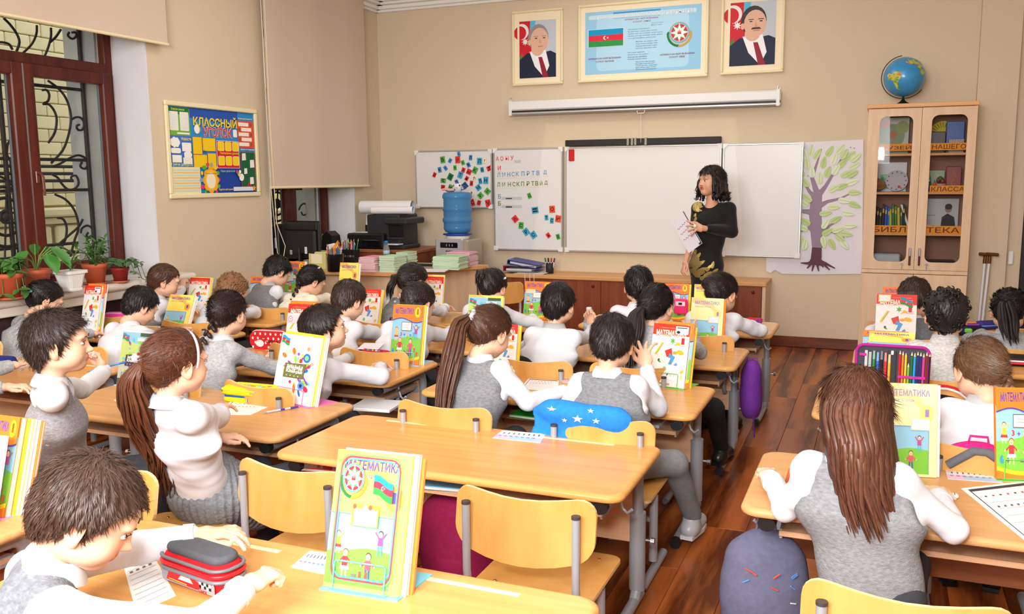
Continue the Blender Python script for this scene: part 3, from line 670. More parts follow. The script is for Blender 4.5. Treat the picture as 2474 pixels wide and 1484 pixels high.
a.text('Расписание уроков', u(.555), v(.535), u(.78)-u(.555), .022, (250, 220, 60)); a.text('Доска информации', u(.81), v(.475), u(.985)-u(.81), .017, (250, 240, 200))
a.rect(u(.8), v(.935), u(.99), v(.49), (150, 60, 50)); a.rect(u(.808), v(.925), u(.982), v(.5), (22, 96, 56))
for x, y, s_ in ((.82, .6, .05), (.92, .69, .055), (.84, .77, .04), (.91, .9, .05)): a.poly([(u(x), v(y)), (u(x)+s_, v(y)+.004), (u(x)+s_*.95, v(y)+s_*1.2), (u(x)+.003, v(y)+s_*1.15)], (244, 240, 236))
a.circ(u(.805), v(.81), .03, (246, 246, 240)); a.poly([(u(.86), v(.93)), (u(.9), v(.87)), (u(.93), v(.93))], (190, 40, 40))
a.rect(u(0), v(1), u(.31), v(.69), (240, 226, 170))
for k in range(9): a.rect(u(.02), v(.735+k*.03), u(.3), v(.72+k*.03), (236, 190, 110) if k % 2 else (190, 220, 214))
for k in range(22): a.line(u(.02), v(.71+k*.0135), u(.3), v(.71+k*.0135), .0010, (250, 250, 244))
for k in range(14): a.circ(u(.42)+.1*math.cos(k*.45), v(.84)+.12*math.sin(k*.45), .012+.006*(k % 3), ((224, 60, 110), (90, 180, 60), (250, 200, 50), (110, 170, 230))[k % 4], .016)
for k in range(8): a.circ(u(.425)+.058*math.cos(k*PI/4), v(.845)+.066*math.sin(k*PI/4), .034, (244, 170, 30))
a.circ(u(.425), v(.845), .07, (250, 190, 40), .08); a.circ(u(.425), v(.85), .052, (246, 236, 206), .062)
a.text('Поздравляем', u(.365), v(.775), .12, .012, (90, 60, 20)); a.text('Наши увлечения', u(.545), v(.755), u(.72)-u(.545), .024, (150, 210, 200)); a.text('Родительский комитет', u(.51), v(.975), u(.69)-u(.51), .02, (240, 220, 120)); a.rect(u(.69), v(.98), u(.94), v(.93), (220, 232, 240))
a.star(u(.955), v(.95), .028, .013, 5, (240, 170, 30))
for k, c_ in enumerate(((224, 50, 110), (60, 170, 80), (250, 220, 80), (255, 255, 255))): a.circ(u(.745+.012*k), v(.74+.02*(k % 3)), .014, c_)
a.build('poster_print', t)
# ---- portraits and the symbols board
def portrait(x0, x1, z0, z1, label, who):
    w_, h = x1-x0, z1-z0; t = thing('framed_portrait', label, 'portrait', (x0, YF-0.001, z0))
    frame_mb(w_, h, 0.022, 0.03).build('frame', CREAM, t)
    m = MB().box((0.02, -0.01, 0.02), (w_-0.02, -0.002, h-0.02), col=C(246, 232, 200)); m.build('mount', PAPER, t)
    a = Art(); a.l = 145; L_, R_, B_, T_ = w_*.14, w_*.86, h*.1, h*.86; W_ = R_-L_; H_ = T_-B_
    X = lambda q: L_+q*W_; Z = lambda q: B_+q*H_
    a.rect(L_, B_, R_, T_, (196, 204, 214)); a.rect(L_, B_, X(.33), T_, (206, 30, 44)); a.poly([(X(.3), Z(1)), (X(.45), Z(1)), (X(.36), Z(.6)), (X(.28), Z(.7))], (90, 190, 225))
    a.poly([(X(0), B_), (X(.12), B_), (X(.08), Z(.45)), (X(0), Z(.35))], (40, 140, 70))
    a.circ(X(.06), Z(.82), W_*.2, (240, 236, 236)); a.circ(X(.02), Z(.8), W_*.17, (206, 30, 44)); a.rect(L_-.02, Z(.5), L_, T_, (246, 232, 200)); a.star(X(.16), Z(.64), W_*.1, W_*.045, 8, (240, 236, 236))
    cx = .52
    a.poly([(X(0), Z(0)), (X(0), Z(.32)), (X(.22), Z(.44)), (X(cx), Z(.42)), (X(.85), Z(.46)), (X(1), Z(.41)), (X(1), Z(0))], (30, 36, 62))
    a.poly([(X(cx-.24), Z(.46)), (X(cx-.1), Z(.2)), (X(cx+.16), Z(0)), (X(cx+.3), Z(.2)), (X(cx+.2), Z(.48))], (244, 246, 250))
    a.poly([(X(cx), Z(.36)), (X(cx+.1), Z(.36)), (X(cx+.28), Z(0)), (X(cx+.12), Z(0))], (150, 30, 54))
    sk = (228, 182, 156); hc = (150, 146, 146) if who == 0 else (60, 54, 52)
    a.circ(X(cx), Z(.7), W_*.28, hc, H_*.235); a.circ(X(cx-.02), Z(.5), W_*.17, sk, H_*.12)
    a.circ(X(cx+.03), Z(.655), W_*.245, sk, H_*.215); a.circ(X(cx-.24), Z(.62), W_*.045, sk, H_*.05)
    for sx in (-.06, .16): a.circ(X(cx+sx), Z(.69), W_*.035, (70, 50, 44), H_*.01); a.line(X(cx+sx-.06), Z(.722), X(cx+sx+.06), Z(.722), H_*.012, hc)
    a.poly([(X(cx+.04), Z(.69)), (X(cx+.09), Z(.6)), (X(cx+.02), Z(.6))], (212, 160, 134)); a.line(X(cx-.01), Z(.545), X(cx+.13), Z(.545), H_*.012, (186, 110, 100))
    if who: a.poly([(X(cx-.06), Z(.565)), (X(cx+.17), Z(.565)), (X(cx+.13), Z(.595)), (X(cx-.02), Z(.595))], (70, 56, 50))
    a.build('portrait_print', t)
    return t
portrait(-3.345, -2.83, 2.39, 3.085, 'framed portrait of a grey-haired man in suit, left above the screen', 0)
portrait(-1.365, -0.83, 2.395, 3.10, 'framed portrait of a moustached man in suit, right above the screen', 1)
t = thing('framed_poster', 'wide framed light blue poster with flag, anthem and emblem above the screen', 'poster', (-2.68, YF-0.001, 2.39)); w_, h = 1.205, 0.70
frame_mb(w_, h, 0.024, 0.03).build('frame', CREAM, t); MB().box((0.02, -0.01, 0.02), (w_-0.02, -0.002, h-0.02), col=C(246, 232, 200)).build('mount', PAPER, t)
a = Art(); a.l = 145; U = lambda q: w_*(.055+q*.89); Vv = lambda q: h*(.10+.80*(1-q))
a.rect(U(0), Vv(1), U(1), Vv(0), (150, 205, 236)); a.rrect(U(.1), Vv(.95), U(.9), Vv(.1), .05, (176, 220, 242)); a.rect(U(.25), Vv(.13), U(.66), Vv(.03), (60, 150, 210))
a.rrect(U(.03), Vv(.125), U(.96), Vv(.055), .018, (200, 230, 240)); a.text('AZƏRBAYCAN RESPUBLİKASININ DÖVLƏT RƏMZLƏRİ', U(.05), Vv(.12), U(.94)-U(.05), .036, (60, 110, 170), .03); a.text('AZƏRBAYCAN RESPUBLİKASININ DÖVLƏT RƏMZLƏRİ', U(.051), Vv(.117), U(.94)-U(.05), .033, (240, 248, 252), .012)
red = (150, 40, 70)
a.text('AZƏRBAYCAN  RESPUBLİKASININ', U(.35), Vv(.17), .31, .018, red); a.text('DÖVLƏT  HİMNİ', U(.425), Vv(.215), .16, .018, red); a.text('Üzeyir Hacıbəyli', U(.58), Vv(.25), .11, .012, (90, 110, 120), 0, .3); a.text('Əhməd Cavad', U(.58), Vv(.28), .10, .011, (90, 110, 120), 0, .3)
dk = (50, 80, 110)
an = (('Azərbaycan! Azərbaycan!', .38, .33, .2), ('Ey qəhrəman övladın şanlı Vətəni!', .38, .365, .27), ('Səndən ötrü can verməyə cümlə hazırız!', .38, .4, .32), ('Səndən ötrü qan tökməyə cümlə qadiriz!', .38, .435, .32), ('Üçrəngli bayrağınla məsud yaşa!', .38, .47, .26),
      ('Minlərlə can qurban oldu!', .45, .53, .2), ('Sinən hərbə meydan oldu!', .45, .565, .2), ('Hüququndan keçən əsgər,', .45, .6, .2), ('Hərə bir qəhrəman oldu!', .45, .635, .19),
      ('Sən olasan gülüstan,', .38, .695, .16), ('Sənə hər an can qurban!', .38, .73, .19), ('Sənə min bir məhəbbət', .38, .765, .18), ('Sinəmdə tutmuş məkan!', .38, .8, .18),
      ('Namusunu hifz etməyə,', .45, .85, .18), ('Bayrağını yüksəltməyə', .45, .88, .175), ('Cümlə gənclər müştaqdır!', .45, .91, .2), ('Şanlı Vətən! Şanlı Vətən!', .45, .94, .19), ('Azərbaycan! Azərbaycan!', .45, .97, .19))
for s_, x, y, ww in an: a.text(s_, U(x), Vv(y), ww, .0115, dk, .008)
a.rect(U(.025), Vv(.565), U(.345), Vv(.28), (236, 244, 248)); flag(a, U(.03), Vv(.56), U(.34)-U(.03), Vv(.285)-Vv(.56)); emblem(a, U(.82), Vv(.42), .092)
a.text('AZƏRBAYCAN RESPUBLİKASININ', U(.03), Vv(.76), .31, .018, red); a.text('DÖVLƏT BAYRAĞI', U(.1), Vv(.81), .17, .018, red); a.text('AZƏRBAYCAN RESPUBLİKASININ', U(.66), Vv(.76), .31, .018, red); a.text('DÖVLƏT GERBİ', U(.74), Vv(.805), .14, .018, red)
a.build('poster_print', t)
# ---- projection screen case
t = thing('projection_screen', 'long white rolled-up projection screen case under the portraits', 'screen', (-2.10, YF-0.06, 2.185)); L_ = 1.262
MB().rbox((-L_, -0.035, -0.035), (L_, 0.035, 0.055), 0.014).build('case', WHITEP, t)
MB().tube([(-L_+.03, -0.02, -0.062), (L_, -0.02, -0.062)], 0.016, 10).build('bottom_bar', ALU, t)
MB().rbox((-L_+.02, -0.03, -0.046), (L_, -0.01, -0.034), 0.002).build('slot', BLACK, t)
for sx in (-L_+.02, L_-.02):
    m = MB(); m.rbox((sx-.016, -0.038, -0.08), (sx+.016, 0.04, 0.062), .004); m.build('end_cap', WHITEP, t)
    MB().tube([(sx+.012*math.cos(a_), 0.0, .075+.016*math.sin(a_)) for a_ in np.linspace(0, 2*PI, 13)], .003, 6).build('hanging_ring', CHROME, t)
xh = aty(1549, 270, YF-.08)[0]+2.10
MB().tube([(xh-.035, -.03, -.075), (xh-.03, -.03, -.1), (xh+.03, -.03, -.1), (xh+.035, -.03, -.075)], .004, 6).tube([(xh, -.03, -.1), (xh, -.02, -.36)], .0018, 5).build('pull_handle', WHITEP, t)
# ---- four whiteboards
YBD = YF-0.035
def board(x0, x1, z0, z1, label, Y=YBD):
    t = thing('whiteboard', label, 'whiteboard', (x0, Y, z0)); w_, h = x1-x0, z1-z0
    MB().box((.008, -.008, .008), (w_-.008, .02, h-.008)).build('panel', BOARD, t)
    m = MB(); e = .016
    for lo, hi in (((0, -.014, 0), (w_, .03, e)), ((0, -.014, h-e), (w_, .03, h)), ((0, -.014, e), (e, .03, h-e)), ((w_-e, -.014, e), (w_, .03, h-e))): m.rbox(lo, hi, .004)
    m.build('frame', ALU, t)
    c = MB(); k = .042
    for sx, sz in ((0, 0), (1, 0), (0, 1), (1, 1)):
        X_ = (lambda q: q) if not sx else (lambda q: w_-q); Z_ = (lambda q: q) if not sz else (lambda q: h-q)
        c.prism([(X_(-.002), Z_(-.002)), (X_(k), Z_(-.002)), (X_(k), Z_(.012)), (X_(.012), Z_(k)), (X_(-.002), Z_(k))], -.018, .031, axis=1)
    c.build('corner_cap', WHITEP, t); return t
board(-4.415, -3.56, 1.215, 1.795, 'small whiteboard covered with scattered coloured letter cards')
board(-3.545, -2.825, .805, 1.80, 'narrow whiteboard with rows of printed letters')
board(-2.80, -1.33, .805, 1.80, 'wide empty middle whiteboard behind the teacher')
board(-1.315, -0.635, .80, 1.795, 'right whiteboard wing overlapping the tree poster', YF-0.06)
m = MB().rbox((-2.79, YF-.075, 1.805), (-1.335, YF-.03, 1.862), .004); t = thing('sensor_bar', 'long black bar mounted above the middle whiteboard', 'bar', (0, 0, 0)); m.build('bar', mat('matt_black', (34, 30, 30), .6), t)
for px_ in (1517, 1527, 1535, 1560): x = aty(px_, 347, YF-.075)[0]; MB().rbox((x-.011, YF-.082, 1.8), (x+.011, YF-.028, 1.866), .002).build('clip', mat('grey_label', (150, 146, 130), .4, .3), t)
# letter cards
ORD = lambda n: ['first', 'second', 'third', 'fourth', 'fifth', 'sixth', 'seventh', 'eighth', 'ninth', 'tenth', 'eleventh', 'twelfth', 'thirteenth', 'fourteenth', 'fifteenth', 'sixteenth', 'seventeenth', 'eighteenth', 'nineteenth', 'twentieth'][n-1] if n <= 20 else '%dth' % n
CC = dict(g=(84, 168, 70), d=(30, 120, 70), b=(70, 140, 205), t=(60, 160, 195), n=(50, 80, 140), r=(222, 52, 48), o=(226, 80, 44), c=(242, 228, 190))
CN = dict(g='green', d='dark green', b='blue', t='turquoise', n='navy', r='red', o='orange', c='cream')
cards = [('В', 443, 278, 65, 85, -8, 'g'), ('б', 532, 288, 45, 60, 30, 'b'), ('М', 637, 208, 58, 42, 80, 'b'), ('Й', 624, 277, 66, 86, -3, 'r'), ('б', 684, 312, 48, 62, -18, 'g'), ('л', 777, 252, 45, 68, 3, 'b'), ('Л', 883, 295, 66, 86, 0, 't'), ('у', 946, 288, 44, 65, 0, 'c'),
 ('б', 590, 373, 45, 65, -5, 'g'), ('к', 408, 397, 48, 70, -12, 'b'), ('б', 478, 378, 45, 62, -35, 'b'), ('в', 753, 338, 48, 62, -25, 'b'), ('а', 690, 400, 50, 62, 20, 'r'), ('Ы', 758, 422, 66, 70, 25, 'r'), ('К', 830, 403, 64, 84, 28, 'g'), ('в', 917, 396, 45, 68, -8, 't'), ('ы', 1000, 380, 62, 70, 68, 'r'),
 ('а', 345, 458, 45, 65, 25, 'r'), ('Б', 535, 482, 68, 84, 208, 'd'), ('Т', 655, 460, 64, 82, 20, 't'), ('и', 730, 502, 48, 62, 30, 'r'), ('л', 820, 500, 45, 60, -25, 'c'), ('м', 450, 527, 56, 74, 95, 'g'), ('п', 613, 545, 45, 68, -22, 'b'), ('П', 710, 585, 68, 76, -38, 'n'), ('а', 787, 560, 45, 70, 5, 'r'),
 ('л', 893, 532, 48, 74, -12, 't'), ('Н', 960, 523, 64, 88, 3, 't'), ('в', 447, 602, 50, 60, 95, 'r'), ('м', 537, 608, 58, 72, 22, 'g'), ('М', 870, 610, 66, 72, -38, 't'), ('м', 785, 680, 58, 68, -38, 'c'), ('Р', 895, 705, 70, 72, -42, 'g'), ('Н', 978, 655, 70, 74, -48, 'g'), ('С', 800, 788, 55, 90, -20, 'r'), ('о', 878, 792, 50, 66, 15, 'r'), ('А', 985, 797, 70, 90, 168, 'r'),
 ('Д', 1480, 707, 50, 72, -22, 'g'), ('=', 1548, 880, 86, 80, -8, 't'), ('О', 1752, 868, 74, 88, -4, 'o'), ('т', 1683, 968, 48, 70, -4, 't'), ('с', 1748, 1003, 48, 74, 5, 't'), ('И', 1823, 982, 74, 88, 8, 'o'), ('А', 1310, 985, 74, 78, -40, 'r'), ('С', 1380, 1063, 66, 86, 4, 'g'), ('Р', 1440, 1138, 76, 84, -38, 't'), ('С', 1528, 1175, 76, 84, -35, 't'), ('й', 1706, 1180, 52, 64, -38, 'r'), ('В', 1822, 1197, 50, 72, -15, 'g')]
K = 4.946
for i, (ch, cx, cy, cw, chh, rot, cc) in enumerate(cards):
    p = aty(980+cx/K, 330+cy/K, YBD-.01); sx = aty(980+(cx+cw)/K, 330+cy/K, YBD)[0]-p[0]; w_, h = sx*.95, chh/cw*sx*.93
    nm = '%s %s letter %s' % (CN[cc], 'small' if ch.islower() else 'capital', ch) if ch != '=' else 'turquoise equals sign'
    brd = 'small whiteboard' if cx < 1060 else 'narrow whiteboard'
    sb_ = [q for q in cards if (q[1] < 1060) == (cx < 1060)]; ox = 1+sorted(q[1] for q in sb_).index(cx); oy = sorted(q[2] for q in sb_).index(cy)/len(sb_); where = ', %s from left, in the %s part' % (ORD(ox), 'upper' if oy < .34 else 'middle' if oy < .67 else 'lower')
    t = thing('letter_card', '%s card on the %s%s' % (nm, brd, where), 'letter card', (p[0], YBD-.011-.0012*(i % 4), p[2]), 0, 'letter cards on the whiteboards', rot=(0, math.radians(rot), 0))
    MB().rbox((-w_/2, -.0012, -h/2), (w_/2, .0012, h/2), .0006, col=C(CC[cc])).build('card', PAPER, t)
    a = Art(); a.l = 20; a.rect(-w_/2+.003, -h/2+.003, w_/2-.003, h/2-.003, tuple(min(255, int(c_*1.08)) for c_ in CC[cc])); a.ctext(ch, 0, -h*.30, h*.6, (20, 24, 44), .025, w_*.72); a.build('letter_print', t)
pk, bl, gr = (216, 40, 110), (60, 150, 210), (60, 130, 50)
rows = [('А', 1097, 264, pk), ('О', 1150, 263, pk), ('Ы', 1213, 260, pk), ('У', 1272, 256, pk), ('И', 1120, 375, pk)]
rows += [(c_, x, 458-(x-1113)*.05, bl) for c_, x in zip('ЛМНСКПРТВД', (1113, 1173, 1232, 1285, 1337, 1403, 1465, 1524, 1582, 1667))]
rows += [(c_, x, 575-(x-1113)*.035, gr) for c_, x in zip('ЛМНСКПРТВЙД', (1110, 1171, 1240, 1295, 1345, 1398, 1464, 1520, 1568, 1620, 1678))]
rows += [('Б', 1123, 717, bl), ('Б', 1122, 800, gr)]
for ri_, (ch, cx, cy, col) in enumerate(rows):
    p = aty(980+cx/K, 330+cy/K, YBD-.01)
    nm = {pk: 'pink', bl: 'light blue', gr: 'green'}[col]
    t = thing('letter_strip_card', 'white card with %s %s, %s' % (nm, ch, ('%s from left in the top pink row' % ORD(ri_+1)) if ri_ < 4 else 'alone below the pink row' if ri_ == 4 else ('%s from left in the blue row' % ORD(ri_-4)) if ri_ < 15 else ('%s from left in the green row' % ORD(ri_-14)) if ri_ < 26 else 'above the thin clear strip' if ri_ == 26 else 'beside the strip with the thick mark'), 'letter card', (p[0], YBD-.009, p[2]), 0, 'white letter cards in rows')
    MB().rbox((-.0215, -.001, -.036), (.0215, .001, .034), .0005, col=C(232, 228, 220)).build('card', PAPER, t)
    a = Art(); a.l = 20; a.ctext(ch, 0, -.022, .043, col, .012, .032); a.build('letter_print', t)
for k, (cx, cy, x0, x1, dk0, dk1) in enumerate(((1338, 298, 1300, 1376, 0, 0), (1268, 738, 1148, 1390, 1208, 1286), (1268, 836, 1148, 1388, 1188, 1275))):
    q0 = aty(980+x0/K, 330+cy/K, YBD-.008); q1 = aty(980+x1/K, 330+cy/K, YBD-.008)
    lb = ('short clear strip after the pink letters', 'clear strip with thin black mark by blue Б', 'clear strip with thick black mark by green Б')[k]
    t = thing('magnetic_strip', lb, 'strip', (0, 0, 0))
    MB().box((q0[0], YBD-.0095, q0[2]-.014), (q1[0], YBD-.0082, q0[2]+.014), col=C(202, 204, 206)).build('strip', PLASTIC, t)
    if dk0: d0 = aty(980+dk0/K, 0, YBD)[0]; d1 = aty(980+dk1/K, 0, YBD)[0]; MB().box((q0[0]+.045, YBD-.012, q0[2]-.004-.003*k), (q0[0]+.045+.065, YBD-.0094, q0[2]+.002), col=C(40, 40, 44)).build('black_mark', PLASTIC, t)
p = aty(1381, 375, YBD-.012); t = MB().rbox((p[0]-.028, YBD-.022, p[2]-.055), (p[0]+.028, YBD-.008, p[2]+.055), .006).build('board_sponge', mat('red_sponge', (208, 40, 44), .8, bump=.5, bscale=300)); tag(t, 'small red sponge pad at the top left of the middle whiteboard', 'sponge')
# ---- tree poster
t = thing('tree_poster', 'white paper poster of a leafy green tree between whiteboard and cabinet', 'poster', (0, 0, 0))
def WX(px_, py_): q = aty(px_, py_, YF-.012); return (q[0], q[2])
YP = YF-.012
out = [WX(1853, 348), WX(2086, 337), WX(2083, 662), (WX(1960, 663)), WX(1890, 662), WX(1872, 652), WX(1862, 660), WX(1851, 655)]
m = MB(); m.prism(out, YP, YP+.003, axis=1, col=C(228, 224, 232)); o = m.build('paper', PRINT, t)
a = Art(dy=.0002)
tr = (150, 130, 150); dkb = (92, 52, 62)
def S(pts, w_, c_): a.stroke([WX(*p_) for p_ in pts], [q*.0040 for q in w_] if not np.isscalar(w_) else w_*.0040, c_)
S([(1975, 600), (1972, 560), (1970, 520), (1972, 480), (1978, 460)], [22, 24, 26, 24, 16], tr)
S([(1975, 470), (1962, 430), (1972, 400), (1985, 360)], [14, 8, 5, 2], tr); S([(1975, 475), (1995, 450), (2010, 425), (2040, 370)], [14, 8, 6, 2], tr); S([(1972, 480), (1955, 462), (1942, 440)], [12, 7, 4], tr)
S([(1975, 500), (2000, 487), (2030, 480), (2060, 465)], [14, 7, 5, 2], tr); S([(1970, 520), (1955, 512), (1938, 510)], [16, 12, 8], tr); S([(1972, 565), (1955, 550), (1935, 558)], [16, 8, 6], tr); S([(1975, 570), (2005, 545), (2030, 530)], [14, 5, 2], tr); S([(1978, 555), (2010, 560), (2040, 575)], [10, 5, 2], tr)
lf = [(1960, 362, 80), (1975, 372, 60), (1945, 372, 110), (2005, 365, 60), (2030, 360, 50), (2055, 375, 40), (2015, 385, 70), (1990, 392, 80), (1950, 395, 100), (1935, 415, 120), (1962, 415, 95), (2035, 395, 45), (2065, 400, 30), (2045, 420, 30), (2020, 410, 60), (2000, 415, 70), (1980, 430, 90), (1945, 440, 130), (2060, 440, 20), (2035, 450, 20), (2015, 455, 30), (2065, 465, 0), (2040, 485, -10), (2065, 495, -20), (2015, 500, 0), (1995, 515, 10), (2050, 515, -10), (2020, 530, 30), (1940, 490, 150), (1950, 478, 140), (1995, 540, 60), (1945, 535, 150), (1938, 550, 160), (1935, 580, 100), (1945, 590, 80), (2000, 560, 30), (2025, 555, 20), (2045, 565, -10), (2040, 590, -50), (2010, 590, -60), (1990, 585, -80), (2030, 575, -40), (2055, 545, 0), (2060, 420, 30), (2068, 380, 40), (2040, 372, 60)]
for i, (x, y, an_) in enumerate(lf):
    cx, cz = WX(x, y); r_ = math.radians(an_); g_ = [(212, 230, 180), (196, 220, 150), (222, 236, 200), (186, 214, 136)][i % 4]
    pts = []
    for q in np.linspace(0, 2*PI, 14, endpoint=False):
        ex = .052*math.cos(q); ey = .024*math.sin(q)*(1-.35*math.cos(q)); pts.append((cx+ex*math.cos(r_)-ey*math.sin(r_), cz+ex*math.sin(r_)+ey*math.cos(r_)))
    a.poly(pts, g_); a.line(cx-.045*math.cos(r_), cz-.045*math.sin(r_), cx+.04*math.cos(r_), cz+.04*math.sin(r_), .0025, (150, 150, 120))
S([(1974, 598), (1972, 625), (1970, 640)], [20, 22, 30], dkb)
for e_ in ((1935, 635), (1950, 648), (1962, 655), (1978, 655), (1990, 645), (2005, 652), (2018, 648)): S([(1971, 630), ((1971+e_[0])/2, 636), e_], [14, 6, 2], dkb)
a.build('tree_print', t, loc=(0, YP-.0005, 0))
for px_, py_ in ((2055, 356), (2064, 358), (1952, 425), (1942, 515)): q = aty(px_, py_, YP); MB().ell((q[0], YP-.014, q[2]), (.005, .004, .005), 8, 6).build('drawing_pin', mat('brass', (220, 190, 90), .3, .9), t)
p = aty(2441, 623, YF); t = MB().rbox((p[0]-.02, YF-.03, p[2]-.055), (p[0]+.02, YF-.001, p[2]+.055), .008).build('light_switch', WHITEP); tag(t, 'white switch box on the wall left of the dark door', 'switch')
# ================================================================ CABINETS
t = thing('low_cabinet', 'long low red-brown cabinet with beech top under the whiteboards', 'cabinet', (-3.32, 7.8, 0)); w_ = 2.45
MB().rbox((-.01, -.02, .575), (w_, .385, .612), .006).build('top', BEECHX, t)
m = MB(); m.rbox((0, 0, 0), (.03, .385, .575), .003); m.rbox((w_-.035, -.004, 0), (w_-.005, .385, .575), .003); m.box((.03, .02, .0), (w_-.03, .38, .06)); m.box((.03, .36, .06), (w_-.03, .38, .575)); m.build('carcass', BEECH, t)
nd = 5; dw = (w_-.07)/nd
for i in range(nd):
    d = MB().rbox((.032+i*dw+.0015, -.002, .06), (.032+(i+1)*dw-.0015, .016, .572), .002).build('door', REDWOOD, t)
    kx = .032+i*dw+(.06 if i in (0,) else dw-.07); MB().ell((kx, -.02, .525), (.014, .014, .014), 12, 8).tube([(kx, 0, .525), (kx, -.014, .525)], .006, 8).build('knob', mat('dark_knob', (84, 30, 24), .25), d)
# ---- tall display cabinet
CX0, CX1, CY, CZT = -0.125, 0.655, 7.8, 2.045
t = thing('display_cabinet', 'tall beech cabinet with glass doors beside the tree poster', 'cabinet', (CX0, CY, 0)); W_ = CX1-CX0; D_ = .385
MB().rbox((-.012, -.012, CZT-.012), (W_+.008, D_, CZT+.02), .004).build('top', BEECHX, t)
m = MB(); m.box((0, 0.02, 0), (.018, D_, CZT-.012)); m.box((W_-.018, .02, 0), (W_, D_, CZT-.012)); m.box((0.018, 0.02, .0), (W_-.018, D_, .06)); m.rbox((0, -.002, .722), (W_, D_, .752), .003); m.build('carcass', BEECH, t)
MB().box((.018, D_-.012, .06), (W_-.018, D_-.004, CZT-.012)).build('back_panel', mat('pinkish_backboard', (172, 128, 108), .8), t)
mid = aty(2217, 480, CY)[0]-CX0
def hole(lo, hi, ilo, ihi, r, y0, y1, m):
    inner = rrect(ilo[0], ilo[1], ihi[0], ihi[1], r, 6); n = len(inner)
    cx, cz = (lo[0]+hi[0])/2, (lo[1]+hi[1])/2; outer = []
    cs = [(hi[0], hi[1]), (lo[0], hi[1]), (lo[0], lo[1]), (hi[0], lo[1])]
    k = n//4
    for c_ in range(4): outer += [cs[c_]]*k
    V = [(x, y0, z) for x, z in inner]+[(x, y0, z) for x, z in outer]+[(x, y1, z) for x, z in inner]+[(x, y1, z) for x, z in outer]; Fs = []
    for i in range(n):
        j = (i+1) % n
        if outer[i] == outer[j]: Fs += [(i, j, n+i)]; Fs += [(2*n+j, 2*n+i, 3*n+i)]
        else: Fs += [(i, j, n+j, n+i)]; Fs += [(2*n+j, 2*n+i, 3*n+i, 3*n+j)]; Fs += [(n+i, n+j, 3*n+j, 3*n+i)]
        Fs += [(j, i, 2*n+i, 2*n+j)]
    m.add(V, Fs); return m
zs = {}
for k in range(2):
    x0, x1 = (.002, mid-.0015) if k == 0 else (mid+.0015, W_-.002)
    lx0, lx1 = ((aty(2121, 400, CY)[0]-CX0, aty(2201, 400, CY)[0]-CX0) if k == 0 else (aty(2246, 400, CY)[0]-CX0, aty(2332, 400, CY)[0]-CX0))
    zt = aty(2165, 281, CY)[2]; zb = aty(2150, 632, CY)[2]
    d = hole((x0, .755), (x1, CZT-.016), (lx0, zb), (lx1, zt), .05, -.002, .018, MB()).build('glass_door', BEECH, t)
    MB().box((lx0-.01, .008, zb-.01), (lx1+.01, .012, zt+.01)).build('door_pane', GLASS, d)
    sgn = -1 if k == 0 else 1; hx = mid+sgn*.035
    m = MB(); m.rbox((hx-.009, -.016, .865), (hx+.009, -.008, .93), .003); m.tube([(hx, -.004, .88), (hx, -.012, .88)], .004, 6); hd = m.build('handle', CHROME, d); MB().rbox((hx-.008, -.014, .79), (hx+.008, -.006, .868), .003).build('handle_strip', mat('dark_knob', None), hd)
    lk = mid+sgn*.09; MB().tube([(lk, 0, .80), (lk, -.012, .80)], .011, 12).rbox((lk-.003, -.016, .76), (lk+.003, -.012, .785), .001).build('lock', CHROME, d)
    l = MB().rbox((x0, -.002, .065), (x1, .016, .718), .002).build('door', BEECH, t)
    MB().rbox((hx-.009, -.016, .60), (hx+.009, -.008, .70), .003).build('handle', CHROME, l)
shz = [aty(2160, 372, CY+.1)[2], aty(2160, 464, CY+.1)[2], aty(2150, 562, CY+.1)[2]]
for z in shz: MB().rbox((.019, .03, z-.018), (W_-.019, D_-.015, z), .002).build('shelf', BEECHX, t)
OR = (240, 158, 50)
def sign(px0, px1, py, txt, label, wc=1.0, hh=.055):
    p0 = aty(px0, py, CY+.028); p1 = aty(px1, py, CY+.028); w2 = p1[0]-p0[0]
    t = thing('shelf_sign', label, 'sign', (p0[0], CY+.026, p0[2]-hh/2)); MB().box((0, 0, 0), (w2, .0015, hh), col=C(OR)).build('paper_strip', PAPER, t)
    a = Art(); a.l = 22; a.text(txt, .012, hh*.17, w2-.024, hh*.66, (110, 40, 30), .008); a.build('sign_print', t); return t
sign(2122, 2206, 357, 'МУЗЕЙ', 'faded orange sign reading МУЗЕЙ behind the left glass door, top shelf')
sign(2248, 2338, 355, 'НАШЕГО', 'upper orange sign reading НАШЕГО behind the right glass door')
sign(2246, 2334, 457, 'КЛАССА', 'lower orange sign reading КЛАССА behind the right glass door, second shelf')
sign(2106, 2322, 554, 'БИБЛИОТЕКА', 'long orange paper sign reading БИБЛИОТЕКА across both glass doors', hh=.066)
# things on the shelves
bk = [(22, 30, 28), (30, 28, 30), (60, 30, 26), (50, 26, 26), (30, 60, 40), (70, 26, 24), (30, 90, 190), (40, 110, 200), (190, 200, 60), (60, 120, 60), (90, 130, 60), (210, 190, 60), (70, 90, 60), (40, 50, 40)]
for i, c_ in enumerate(bk):
    x = CX0+.035+i*.0205; h_ = .19+.012*((i*7) % 4)
    z = shz[2]; tl = .0 if i < 8 else -.06
    names = ('black', 'charcoal', 'dark maroon', 'brown', 'dark green', 'dark red', 'blue', 'light blue', 'lime green', 'green', 'olive green', 'yellow', 'moss green', 'black green')
    b = thing('library_book', '%s book spine standing in the cabinet library row, %s' % (names[i], 'upright' if i < 8 else 'leaning left'), 'book', (x, CY+.12, z), 0, 'books standing in the cabinet', rot=(0, tl, 0))
    MB().rbox((0, 0, 0), (.0175, .15, h_), .002, col=C(c_)).build('cover', PRINT, b); MB().box((.003, -.0005, h_*.7), (.0145, .001, h_*.85), col=C(200, 180, 90)).build('spine_print', PRINT, b)
